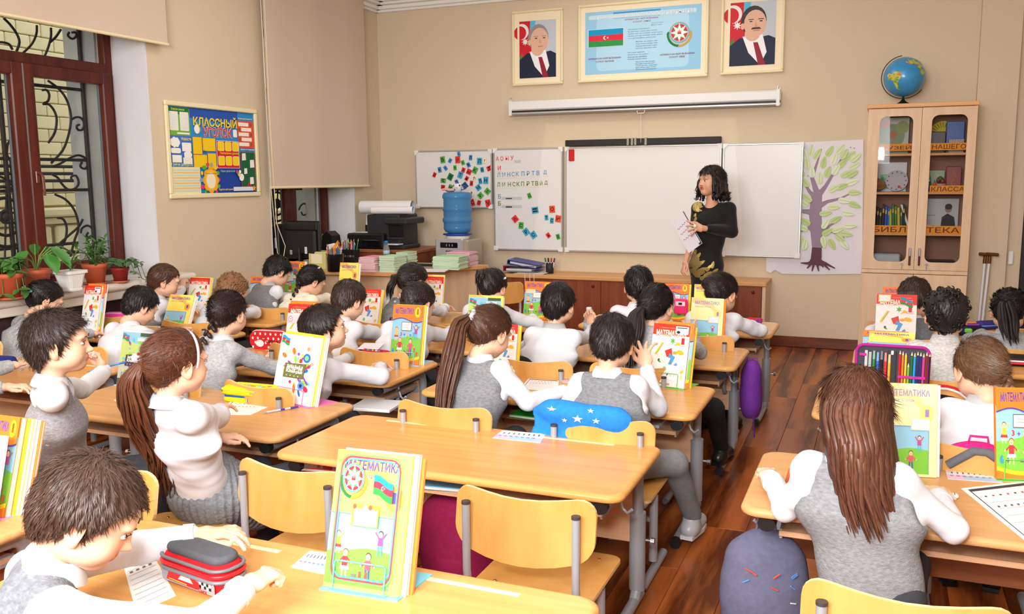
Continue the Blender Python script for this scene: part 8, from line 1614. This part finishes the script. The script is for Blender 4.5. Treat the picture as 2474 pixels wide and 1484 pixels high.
        m = MB(); m.prism([tuple((loc(c)+fd*a_+np.cross(UPV, fd)*b_)[:2]) for a_, b_ in ((-.062, -.026), (-.062, .026), (.06, .034), (.115, .026), (.132, 0), (.115, -.026), (.06, -.034))], max(.001, z0-.034), z0-.018, col=C(210, 212, 214) if shoe[0] > 100 else C(24, 24, 26)); m.build('shoe_sole', PLASTIC, t)
    # hair
    if hair:
        H = Hair(loc(Ch), R, hs, hair['col'], seed); st = hair['st']; s_lp = (HP-NB)/(HP-NB)[2]*-1; s_lp[2] = 0; H.sl = s_lp; fine = 1.0 if far else 3.2
        if st == 'short':
            H.cap(hair.get('puff', .003)); H.blades(int(2200*fine), .026, None, lift=.0028, w_=.0034 if far else .0019); H.blades(int(500*fine), .022, None, lift=hair.get('spike', .007)*.8, w_=.0026 if far else .0015)
        elif st == 'curly':
            H.cap(.007); rg = H.rg
            for i in range(170): v = H.V[rg.choice(H.outer)]; r_ = rg.uniform(.007, .012); a0 = rg.uniform(0, 6); ax_ = nrm(rg.normal(0, 1, 3)); u_ = nrm(np.cross(ax_, (0, 0, 1))); v_ = np.cross(ax_, u_); H.lock([v+u_*r_*math.cos(a0+q)+v_*r_*math.sin(a0+q) for q in np.linspace(0, 4.6, 8)], [.002, .0038, .0044, .0045, .0044, .004, .003, .001], .6, 5)
        else:
            T = hair.get('T', (0, -.098, .02)); H.cap(.002 if st != 'long' else .006, line=-.004, front=hair.get('front', 0)); 
            if st != 'long': H.blades(int(2000*fine), .045, T, lift=.0008, w_=.0034 if far else .0018); H.blades(int(150*fine), .03, None, lift=.008, w_=.0014)
            if st == 'pony': H.tail(T, hair['L'], hair.get('n', 34), 0.0095 if far else .0088, wave=hair.get('wave', .01), width=hair.get('w', .028), back=hair.get('bk', .05), side=hair.get('side', 0), wf=hair.get('wf', 3))
            if st == 'braid':
                for i in range(6): tt = np.array(T); H.m.ell(H.w(tt*np.array([1, 1-.03*(i % 2), 1])+np.array([(.008 if i % 2 else -.008), .012, .045-.014*i])), (.016*hs, .014*hs, .014*hs), 10, 7, 0, H.shade(1)[0], R)
                H.braid(np.array(T)+np.array([0, 0, -.03]), hair['L'], hair.get('n', 9), hair.get('r', .019), hair.get('side', 0), hair.get('back', .012), hair.get('out', 0))
            if st == 'bun': H.m.ell(H.w(T), (.034*hs,)*3, 14, 10, 0, H.shade(1, .9, 1.1)[0]); [H.lock([np.array(T)+.032*np.array([math.cos(a_+q), -.4+.2*math.sin(3*a_), math.sin(a_+q)]) for q in np.linspace(0, 2.2, 8)], .007, .5) for a_ in np.linspace(0, 6, 9)]
            if st == 'long':
                H.blades(int(2000*fine), .06, None, crown=(0, .0, .1), lift=.001, w_=.002); rg = H.rg
                for i in range(420):
                    a_ = rg.uniform(-2.25, 2.25); q = rg.uniform(.82, 1.03); d0 = np.array([math.sin(a_), -math.cos(a_), 0])
                    P0 = [H.w(np.array([d0[0]*.078*math.sin(e_)*q, -.014+d0[1]*.096*math.sin(e_)*q, .022+.088*math.cos(e_)*q])) for e_ in (.45, .85, 1.25, 1.6)]
                    p = P0[-1]; out = nrm(R@d0*np.array([1, 1, 0])); LL = hair['L']*rg.uniform(.55, 1.0)*(1-.25*abs(a_)/2.2); ph = rg.uniform(-.6, .6); sd_ = nrm(np.cross(out, UPV))
                    T_ = loc(NB-fwd*.085)
                    for t_ in np.linspace(.12, 1, 9):
                        pp = p-UPV*LL*t_+out*.006+sd_*.006*math.sin(3.2*PI*t_+ph)+s_lp*max(0, LL*t_-.05)-fwd*.075*min(1, t_*2.2)*max(0, .35-nrm(R@d0)@fwd)/1.35; cx = T_+np.array([0, 0, 0]); k_ = .62*t_; P0.append(pp)
                    H.lock(P0, [.003, .006, .0075, .008]+[.008]*5+[.0075, .006, .0045, .001], .3, 5, True)
        H.m.build('hair', HAIR, t); bk = lambda P: H.w(np.array(P, float))
        for ac in hair.get('acc', ()):
            if ac[0] == 'tie': P = bk(np.array(T)*np.array([1, 1.0, 1])); m = MB(); fw = nrm(P-bk(np.array(T)*np.array([0, .5, .5]))); u_ = nrm(np.cross(fw, UPV)); v_ = np.cross(u_, fw); m.tube([P+(u_*math.cos(a_)+v_*math.sin(a_))*.020*hs+fw*.004*math.sin(a_*7) for a_ in np.linspace(0, 2*PI, 30)], ac[2], 8, 0, C(ac[1])); m.build('hair_tie', CLOTH, t)
            elif ac[0] == 'bow': bow(t, bk(ac[3]), R[:, 1], ac[2], ac[1])
            elif ac[0] == 'band': MB().tube([bk((.084*math.cos(a_), .024-.0*a_, .022+.083*math.sin(a_)-.006)) for a_ in np.linspace(-.35, PI+.35, 26)], .0058*hs, 8, 0, C(ac[1]), flat=.45).build('headband', PLASTIC, t)
            elif ac[0] == 'clip': MB().ell(bk(ac[3]), (ac[2], ac[2]*.6, ac[2]*.7), 8, 6, 0, C(ac[1])).ell(bk(ac[3])+np.array([ac[2], 0, .004]), (ac[2]*.7,)*3, 8, 6, 0, C(ac[1])).build('hair_clip', PLASTIC, t)
            elif ac[0] == 'endtie': MB().ell(H.end+UPV*.006, (.011, .011, .009), 10, 7, 0, C(ac[1])).build('hair_tie', CLOTH, t)
    if chairlab: chair(*(chp if chp else (HP[0], HP[1]+.045)), -body*.4, chairlab)
    return t, A, K, base, HP
BK, DB, BR, LB = (26, 22, 22), (44, 30, 24), (84, 54, 38), (134, 94, 62)
person('boy in grey vest bent over his book below the computer monitor', 672, 655, 5.36, 25, 38, 15, hair=dict(col=BK, st='short', spike=.014), arms=dict(R=((668, 722, .63), (716, 712, .62), 'relax')), s=1.04, seed=11, chairlab='plywood chair of the boy below the computer monitor', collar=LGREY)
person('girl in cream blouse with low dark hair leaning over the front left desk', 755, 678, 5.36, 30, 34, 12, hair=dict(col=BK, st='braid', L=.13, n=5, r=.024, T=(0, -.09, -.02), acc=(('clip', (210, 210, 220), .010, (.05, -.03, .085)),)), outfit='blouse', sleeve=(240, 232, 212), arms=dict(R=((800, 718, .64), (770, 735, .61), 'relax')), s=1.04, seed=12, chairlab='plywood chair of the girl in cream blouse')
person('brown-haired girl in grey vest resting her face on her hand near the sill', 400, 677, 4.64, 48, 16, 25, hair=dict(col=BR, st='braid', L=.10, n=4, r=.022, T=(0, -.085, -.035)), arms=dict(R=((470, 712, .63), (447, 690, .76), 'fist', (-.3, .5, .6), (0, -1, .2))), s=1.05, seed=13, chairlab='plywood chair of the face-resting girl')
person('boy with tousled light brown hair in white shirt under the poster', 562, 703, 4.66, 8, 38, 0, hair=dict(col=LB, st='curly'), outfit='shirt', arms=dict(R=((648, 752, .61), (602, 738, .62), 'relax')), s=1.06, seed=14, chairlab='plywood chair of the tousle-haired boy')
person('black-haired girl with pale blue hair clip by the window sill', 112, 722, 3.80, 30, 30, 10, hair=dict(col=BK, st='bun', T=(0, -.075, .03), acc=(('clip', (130, 200, 230), .012, (.03, -.10, .0)),)), outfit='cardigan', vest=LGREY, arms=dict(R=((205, 845, .62), (232, 806, .62), 'pen')), s=1.03, seed=15, chairlab='plywood chair of the girl with the blue clip')
person('black-haired boy in white shirt holding up the yellow workbook', 342, 738, 3.82, 22, 32, 5, hair=dict(col=BK, st='short'), outfit='shirt', arms=dict(R=((405, 828, .60), (440, 803, .63), 'fist')), seed=16, chairlab='plywood chair of the boy holding the yellow workbook')
person('girl with french braid in light grey cardigan at the polka dot pencil case', 553, 755, 3.36, -2, 16, 18, hair=dict(col=DB, st='braid', L=.20, n=8, r=.024, side=-.05, T=(0, -.085, .01), back=.03, acc=(('endtie', (40, 30, 34)),)), outfit='cardigan', vest=(178, 180, 184), collar=(214, 216, 220), arms=dict(R=((668, 892, .60), (715, 878, .60), 'pen')), seed=17, far=False, chairlab='plywood chair of the french-braided girl')
person('short-haired boy in white shirt writing with blue pen before a red textbook', 845, 724, 4.22, 15, 26, 8, hair=dict(col=(58, 42, 34), st='short', spike=.004), outfit='shirt', arms=dict(R=((935, 812, .60), (880, 790, .62), 'pen')), s=1.04, seed=18, chairlab='plywood chair of the short-haired writing boy')
person('dark-haired boy in white shirt looking up while holding a violet pen', 785, 792, 3.34, 48, -8, 22, hair=dict(col=(40, 28, 24), st='short', puff=.007, spike=.006), outfit='shirt', arms=dict(R=((940, 912, .60), (920, 868, .61), 'pen'), L=((800, 885, .60), (868, 855, .61), 'relax')), seed=19, far=False, collar=LGREY, chairlab='plywood chair of the boy looking up')
t9, A9, K9, b9, h9 = person('boy in light grey vest with blue pen at his mouth, seen in profile', 143, 825, .985, 50, 0, 42, hair=dict(col=(52, 38, 32), st='short', puff=.006, spike=.022), vest=(162, 162, 166), arms=dict(R=((92, 975, .66), (112, 1030, .52), 'relax'), L=((285, 960, .62), (262, 888, .77), 'fist', (-.35, -.1, .9), (.3, .7, .2))), seed=20, far=False, hips=(-2.70, 2.26), chp=(-2.62, 2.17), chairlab='plywood chair of the boy with blue pen, turned aside')
t10, A10, K10, b10, h10 = person('girl with pink headband and very long wavy ponytail in white blouse and grey skirt', 430, 872, .94, 20, 6, 12, hair=dict(col=(96, 56, 36), st='pony', T=(-.035, -.10, -.005), L=.54, n=190, wave=.030, w=.072, wf=4, acc=(('band', (246, 206, 214)), ('bow', (206, 206, 214), .034, (-.045, -.108, .0)))), outfit='blouse', skirt=True, arms=dict(R=((590, 1008, .61), (548, 962, .61), 'relax')), seed=21, far=False, hips=(-2.13, 2.36), chp=(-2.13, 2.14), collar=LGREY, chairlab='plywood chair behind the girl with the long ponytail')
person('child partly outside the left edge laying a hand on the desk', -95, 800, .90, 10, 10, 20, hair=dict(col=DB, st='short'), outfit='cardigan', vest=LGREY, arms=dict(R=((-60, 905, .60), (2, 896, .60), 'flat')), seed=22)
person('brown-haired boy in grey vest opening a red pencil case at the lower left', 222, 1236, .875, 52, 34, 32, hair=dict(col=(74, 54, 44), st='short', puff=.007, spike=.008), arms=dict(L=((360, 1318, .68), (458, 1298, .70), 'relax'), R=((548, 1530, .66), (578, 1432, .70), 'fist', (.2, .9, .1))), seed=23, far=False, hips=(-1.50, .98), vest=(126, 130, 136))
person('girl with curly dark ponytail in grey vest before the teacher desk', 1000, 678, 5.03, 28, 26, 5, hair=dict(col=(40, 30, 28), st='pony', T=(-.03, -.085, .0), L=.17, n=24, wave=.016, w=.03), arms=dict(R=((1100, 760, .60), (1084, 734, .63), 'pen')), s=1.05, seed=24, chairlab='plywood chair of the curly ponytail girl')
person('girl in white shirt hidden behind the wrapped orange textbook', 1012, 732, 4.25, 18, 34, 5, hair=dict(col=(46, 34, 30), st='braid', L=.08, n=4, r=.02, T=(-.02, -.08, .03)), outfit='shirt', arms=dict(R=((1140, 815, .60), (1082, 788, .62), 'pen')), s=1.05, seed=25, chairlab='plywood chair behind the wrapped orange textbook')
person('girl with two white hair clips bent over the desk before the low cabinet', 1192, 694, 5.04, 5, 30, 0, hair=dict(col=(40, 30, 28), st='pony', T=(-.03, -.085, .04), L=.10, n=20, w=.03, acc=(('clip', (240, 240, 244), .010, (-.015, -.06, .085)), ('clip', (240, 240, 244), .010, (.072, -.03, .045)))), arms=dict(R=((1300, 785, .60), (1272, 752, .62), 'pen')), s=1.05, seed=26, chairlab='plywood chair of the girl with two white clips')
person('girl with grey scrunchie and long brown ponytail in grey vest, writing', 1187, 800, 3.32, 20, 28, 8, hair=dict(col=(82, 50, 34), st='pony', T=(-.035, -.100, .025), L=.44, n=130, w=.046, wave=.012, bk=.062, side=-.02, acc=(('tie', (206, 208, 214), .012),)), arms=dict(R=((1272, 970, .61), (1362, 946, .62), 'pen')), seed=27, far=False, collar=(220, 224, 232), chairlab='plywood chair of the girl with the grey scrunchie')
person('black-haired boy in white shirt with grey collar, raising a pen', 1350, 732, 4.26, 8, 10, 0, hair=dict(col=(30, 24, 24), st='short', spike=.006), outfit='shirt', collar=LGREY, arms=dict(R=((1462, 815, .61), (1440, 776, .70), 'fist', (-.3, .2, .9), (0, 1, .3)), L=((1270, 840, .61), (1320, 815, .60), 'relax')), seed=28, far=False, chairlab='plywood chair of the boy raising a pen')
t6, A6, K6, b6, h6 = person('boy in grey vest leaning his forehead on his hand beside the photo-sticker textbook', 1480, 826, 3.30, -2, 26, 0, hair=dict(col=(42, 32, 30), st='short', puff=.006, spike=.009), arms=dict(R=((1590, 985, .61), (1562, 890, .75), 'relax', (-.25, .3, .9), (0, -.8, .5)), L=((1370, 980, .61), (1420, 930, .61), 'relax')), seed=29, far=False, hips=(-.90, 3.19), chp=(-.90, 3.18), pants=(130, 132, 136), shoe=(176, 178, 182), legs=dict(R=((-.70, 3.33, .40), (-.66, 3.52, .13))), chairlab='plywood chair with the blue star bag')
person('black-haired boy in white shirt in the middle front desk', 1543, 688, 5.22, -14, 12, -5, hair=dict(col=(26, 22, 24), st='short', spike=.009), outfit='shirt', s=1.06, seed=30, chairlab='plywood chair of the boy in the middle front')
t8, A8, K8, b8, h8 = person('girl with sleek black ponytail and grey cardigan holding a pink toy', 1587, 737, 4.26, 14, 14, 5, hair=dict(col=(34, 26, 28), st='pony', T=(-.02, -.095, -.015), L=.29, n=100, w=.044, wave=.004, acc=(('tie', (26, 22, 26), .010), ('band', (240, 90, 170)))), outfit='cardigan', vest=(180, 182, 186), arms=dict(R=((1712, 858, .61), (1668, 800, .68), 'relax', (-.4, .2, .8), (0, -.6, .6))), seed=31, far=False, pants=(30, 30, 34), legs=dict(R=((-.70, 4.22, .40), (-.69, 4.42, .16))), shoe=(22, 22, 24), chairlab='plywood chair of the girl with the sleek black ponytail')
person('girl with grey hair bow bent low over the front aisle desk', 1745, 708, 5.26, 25, 32, 8, hair=dict(col=(38, 28, 26), st='bun', T=(-.06, -.06, .02), acc=(('bow', (196, 196, 206), .028, (-.04, -.055, .06)),)), outfit='shirt', arms=dict(R=((1838, 800, .61), (1800, 775, .61), 'relax')), s=1.08, seed=32, far=False, chairlab='plywood chair with purple bag at the aisle')
person('short-haired brown boy in grey vest at the front of the right row', 2210, 722, 5.52, 15, 32, 5, hair=dict(col=(58, 42, 36), st='short', spike=.003), s=1.10, seed=33, vest=(110, 112, 118), chairlab='plywood chair of the front boy in the right row')
person('curly black-haired boy in light grey turtleneck seen from behind', 2286, 757, 4.50, 2, 6, 0, hair=dict(col=(28, 24, 24), st='curly'), outfit='turtle', vest=(206, 205, 204), s=1.08, seed=34, far=False, chairlab='plywood chair of the curly-haired boy')
person('girl with loose black ponytail in grey cardigan at the right', 2438, 748, 5.38, 12, 16, -10, hair=dict(col=(26, 22, 26), st='pony', T=(0, -.09, .03), L=.22, n=36, w=.040, wave=.004), outfit='cardigan', vest=(176, 178, 182), arms=dict(L=((2352, 822, .61), (2400, 792, .61), 'relax')), s=1.08, seed=35, chairlab='plywood chair of the girl with loose black ponytail')
person('black-haired child cut off by the right picture edge', 2505, 745, .91, 0, 15, 0, hair=dict(col=(24, 22, 26), st='short'), outfit='cardigan', vest=LGREY, seed=36, Cw=(.98, 5.40, .86), chairlab='plywood chair cut off by the right edge')
person('light-brown-braided girl in white shirt with grey collar bent over her desk', 2368, 892, 3.50, -12, 36, 0, hair=dict(col=(112, 80, 56), st='braid', L=.24, n=11, r=.022, side=.045, T=(.055, -.06, -.03), back=.05, out=.01), outfit='shirt', collar=LGREY, s=1.06, seed=37, far=False, chairlab='plywood chair with the pink and grey backpack')
person('girl with long straight brown hair in grey vest at the lower right', 2072, 985, 2.44, 12, 18, 4, hair=dict(col=(92, 56, 40), st='long', L=.36), arms=dict(L=((1902, 1222, .61), (1862, 1158, .615), 'fist'), R=((2305, 1280, .60), (2262, 1188, .61), 'pen')), seed=38, far=False, vest=(138, 140, 144), hips=(.03, 2.36), chp=(.09, 2.09), chairlab='plywood chair of the long-haired girl at the lower right')
# grey sneaker tongue stays part of the shoe; pens held in hands
def hpen(A, k, d, c1, c2, lb, b, L0=.03):
    E, Wp, _, _ = A[k]; p = Wp+nrm(Wp-E)*.06; d = nrm(d); t = thing('ballpoint_pen', lb, 'pen', p-d*.09); MB().tube([d*.012, d*.13], .0038, 10, col=C(c1)).build('barrel', PLASTIC, t); MB().tube([d*0, d*.014], [.0008, .0034], 8, col=C(180, 180, 186)).build('tip', CHROME, t); MB().tube([d*.125, d*.15], .0043, 10, col=C(c2)).build('cap', PLASTIC, t); return t
hpen(A9, 'L', (.9, .75, .25), (70, 150, 230), (40, 110, 210), 'blue pen held at the mouth of the profile boy', b9)
# ---------------------------------------------------------------- the teacher
def teacher():
    Y0 = 7.25; Ch = aty(1717, 437, Y0); az, pitch = math.radians(-42), math.radians(2); R = rz3(-az)@rx3(-pitch)@ry3(-.06); s = 1.08; body = math.radians(-30)
    fwd = np.array([math.sin(body), math.cos(body), 0]); fwd = -fwd*0+np.array([-.52, -.85, 0]); side = np.array([-.85, .52, 0])
    az = math.atan2(-.62, -.78); R = rz3(-az)@rx3(-math.radians(-4))
    base = np.array([Ch[0]+.03, Y0+.02, 0]); t = thing('person', 'dark-haired woman teacher in black dress with gold leaves holding a worksheet', 'person', base); loc = lambda P: np.asarray(P, float)-base
    P_ = lambda x, y, dy=0.0: aty(x, y, Y0+dy)
    NT = Ch+R@np.array([0, -.02, -.085])*s; NB = P_(1722, 500, .02); SH = P_(1722, 512, .02); HPt = P_(1706, 640, .0); WA = P_(1716, 575, .0); S_ = {'L': P_(1762, 505, .04), 'R': P_(1686, 503, -.03)}
    EL = P_(1768, 560, -.02); WL = P_(1700, 552, -.20); ER = P_(1676, 570, .0); WR = P_(1658, 628, -.06)
    B = MB(); f = Field(); f.cap(SH-UPV*.03, NT+UPV*.02, .050, .045, k=.03); f.cap(SH, WA, .07, .07, k=.03, side=side, ratio=1.5); f.cap(S_['L'], EL, .036, .032); f.cap(EL, WL, .031, .021); f.cap(S_['R'], ER, .036, .032); f.cap(ER, WR, .031, .021)
    K = [np.array([HPt[0]-.03, Y0-.02, .5]), np.array([HPt[0]+.07, Y0+.03, .5])]
    for k in K: f.cap(HPt, k, .09, .055, k=.03); f.cap(k, k*np.array([1, 1, 0])+UPV*.08, .052, .034)
    V, Q = f.mesh(.008); sk = np.array(C(226, 172, 140)); B.add(loc(V), Q, 0, True, sk); V, Q, T = head_t(.0034, True); cl = np.ones((len(V), 4)); cl[:, :3] = T*sk[:3]; B.add(loc((V*s)@R.T+Ch), Q, 0, True, cl)
    for E, Wp, sg, pose, up in ((EL, WL, -1, 'relax', (-.3, -.9, .35)), (ER, WR, 1, 'relax', (-.8, -.5, 0))):
        V, Q = hand_t(pose); dr = nrm(Wp-E); x = nrm(np.cross(dr, up)); zz = np.cross(x, dr); B.add(loc(V*np.array([sg, 1, 1])*1.18@np.stack([x, dr, zz], 0)+Wp+dr*.01), Q if sg > 0 else Q[:, ::-1], 0, True, sk)
    B.build('body', SKIN, t); W = lambda P: loc((np.asarray(P, float)*s)@R.T+Ch)
    e = MB(); [(e.ell(W((sx*.029, .0715, -.006)), (.0125, .0105, .008), 12, 8, 0, C(240, 236, 232), R), e.ell(W((sx*.029, .0795, -.006)), (.0058, .0035, .006), 10, 6, 0, C(40, 26, 20), R)) for sx in (-1, 1)]; e.build('eyes', MATS['eye_gloss'], t)
    e = MB()
    for sx in (-1, 1): e.tube([W((sx*.014, .0865, .012)), W((sx*.028, .0855, .018)), W((sx*.043, .0745, .012))], [.002, .0022, .001], 6, 0, C(40, 26, 22), flat=.6); e.tube([W((sx*.016, .083, .0)), W((sx*.029, .085, .004)), W((sx*.043, .077, .0))], .0013, 5, 0, C(24, 16, 16))
    e.build('eyebrows', HAIR, t)
    e = MB(); e.ell(W((0, .0845, -.0535)), (.019, .0045, .0042), 12, 6, 0, C(196, 70, 84), R); e.ell(W((0, .083, -.0625)), (.016, .0045, .005), 12, 6, 0, C(204, 80, 92), R); e.build('lips', SKIN, t)
    for sx in (-1, 1): MB().ell(W((sx*.083, .004, -.052)), (.008, .008, .013), 12, 8, 0, C(236, 226, 214)).build('earring', PLASTIC, t)
    f = Field(); f.cap(SH-UPV*.02, WA, .088, .076, k=.04, side=side, ratio=1.5); f.cap(WA, HPt, .078, .100, k=.06, side=side, ratio=1.42); f.cap(HPt, HPt*np.array([1, 1, 0])+UPV*.42, .100, .088, k=.05, side=side, ratio=1.4); f.cap(S_['L'], S_['R'], .044, .044, k=.03); f.ell(P_(1706, 535, -.06), (.10, .06, .075), k=.04)
    f.cap(S_['L'], EL, .052, .046, k=.03); f.cap(EL, EL+(WL-EL)*.80, .046, .037, k=.02); f.cap(S_['R'], ER, .048, .040, k=.03); f.cap(ER, ER+(WR-ER)*.15, .038, .036, k=.02); f.ell(NB+fwd*.03+UPV*.02, (.055, .055, .045), k=.015, op='s')
    V, Q = f.mesh(.008, folds(.003, 18, 4)); MB().add(loc(V), Q, 0, True, C(14, 13, 15)).build('dress', mat('black_knit', (13, 12, 14), .85, sheen=.15, bump=.2, bscale=300), t)
    # gold leaf embroidery: leaves set on the dress surface
    gold = mat('gold_embroidery', (160, 140, 84), .5, .35, var=.4, vscale=260, bump=.6, bscale=300); g2 = mat('gold_leaf_light', (186, 164, 92), .45, .4, var=.2, vscale=120); from mathutils.bvhtree import BVHTree
    bv = BVHTree.FromPolygons([tuple(v) for v in loc(V)], Q.tolist()); cam0 = loc(np.array([0, 0, 1.5]))
    def hit(x, y): d = ray(x, y); h_ = bv.ray_cast(Vector(cam0), Vector(nrm(d))); return h_
    def leafg(x, y, L_, w_, an, m_):
        pts = []; 
        for k in range(12): q = 2*PI*k/12; ex, ey = L_*math.cos(q), w_*math.sin(q)*(1-.3*math.cos(q)); h_ = hit(x+ex*math.cos(an)-ey*math.sin(an), y-ex*math.sin(an)-ey*math.cos(an)); pts.append(None if h_[0] is None else np.array(h_[0]+h_[1]*.004))
        pts = [p for p in pts if p is not None]
        if len(pts) < 5: return
        c = np.mean(pts, 0); h_ = hit(x, y)
        if h_[0] is not None: c = np.array(h_[0]+h_[1]*.006)
        if max(np.linalg.norm(p-c) for p in pts) > .12: return
        n = len(pts); MB().add(pts+[c]+[p*.97+c*.03-np.array([0, 0, 0]) for p in pts], [(i, (i+1) % n, n) for i in range(n)], 0, False).build('gold_leaf', m_, t)
    for x, y, L_, w_, an in ((1690, 480, 9, 3.5, 1.2), (1684, 488, 9, 4, 2.2), (1694, 492, 10, 4, .5), (1688, 500, 10, 4, .1), (1682, 508, 8, 3.5, -.5), (1678, 500, 8, 4, 1.6), (1690, 508, 7, 3, -.3), (1680, 520, 5, 3, 1.3), (1681, 530, 6, 3, 1.2), (1679, 494, 7, 4, 1.9)): leafg(x, y, L_, w_, an, g2)
    rg = random.Random(2)
    for k in range(46):
        u_ = rg.random(); y = 604+rg.random()*68; xr = 1668+(y-604)*.62+6; x = 1664+rg.random()*(xr-1664)*.95; leafg(x, y, 6.5, 5.0, rg.random()*3, gold)
    for x, y, L_, w_, an in ((1688, 618, 9, 4, .9), (1696, 635, 9, 4, .6), (1700, 650, 10, 4, .3), (1712, 648, 10, 4, .9), (1722, 640, 9, 4, 1.3), (1716, 660, 10, 4, .2), (1728, 655, 9, 4, .7), (1734, 664, 8, 4, .2), (1722, 668, 8, 4, -.2), (1706, 664, 9, 4, .8), (1680, 610, 8, 4, 1.2)): leafg(x, y, L_, w_, an, g2)
    H = Hair(loc(Ch), R, s*1.02, (38, 26, 24), 77); H.cap(.010, front=.004); H.blades(2600, .05, None, crown=(.02, .05, .1), lift=.004, w_=.0045); rg = H.rg
    for i in range(190):
        a_ = rg.uniform(-2.15, 2.15); d0 = np.array([math.sin(a_), -math.cos(a_), 0]); P0 = [H.w((d0[0]*.085*math.sin(e_), -.01+d0[1]*.10*math.sin(e_), .03+.09*math.cos(e_))) for e_ in (.5, .9, 1.3, 1.7)]; p = P0[-1]; out = R@d0; L_ = rg.uniform(.11, .18)
        for q in (.3, .6, .85, 1.0): P0.append(p-UPV*L_*q+out*(.012+.02*q*q)+rg.normal(0, .003, 3))
        P0.append(P0[-1]+out*.02+UPV*.012); H.lock(P0, [.005, .008, .009, .009, .009, .009, .008, .006, .002], .45, 5, True)
    H.m.build('hair', HAIR, t)
    for k in (0, 1): c = np.array([K[k][0]-base[0], K[k][1]-base[1], 0]); m = MB(); m.prism([(c[0]-.04, c[1]+.04), (c[0]+.04, c[1]+.04), (c[0]+.035, c[1]-.12), (c[0], c[1]-.17), (c[0]-.035, c[1]-.12)], 0, .05, col=C(20, 20, 22)); m.build('shoe', PLASTIC, t)
    MB().ell(loc(WL+nrm(WL-EL)*.075)+np.array([-.0, -.022, .012]), (.014, .010, .014), 10, 8, 0, C(240, 236, 220)).build('ring', PLASTIC, t)
    c = [P_(1651, 508, -.24), P_(1697, 588, -.24), P_(1664, 612, -.24), P_(1623, 539, -.24)]; cc = sum(c)/4; p = thing('worksheet', 'printed white worksheet held by the teacher', 'paper', cc); V = [q-cc for q in c]
    MB().add([v for v in V]+[v+np.array([0, .003, 0]) for v in V], [(0, 1, 2, 3), (7, 6, 5, 4), (0, 4, 5, 1), (1, 5, 6, 2), (2, 6, 7, 3), (3, 7, 4, 0)], 0, False, C(226, 224, 232)).build('sheet', PAPER, p)
    m = MB(); lv = 0
    def qd(a0, b0, a1, b1, cl):
        P = lambda a_, b_: (V[3]*(1-a_)+V[2]*a_)*(1-b_)+(V[0]*(1-a_)+V[1]*a_)*b_+np.array([0, -.0012, 0]); m.add([P(a0, b0), P(a1, b0), P(a1, b1), P(a0, b1)], [(0, 1, 2, 3)], 0, False, C(cl))
    qd(.02, .93, .98, .98, (60, 60, 64)); qd(.94, .8, .99, .98, (60, 60, 64))
    for a_ in (.25, .42, .6): [qd(a_+.02*(k % 2), .14+.09*k, a_+.03+.02*(k % 2), .18+.09*k, ((90, 90, 96), (190, 90, 100))[k % 2]) for k in range(7)]
    m.build('sheet_print', PAPER, p)
teacher()
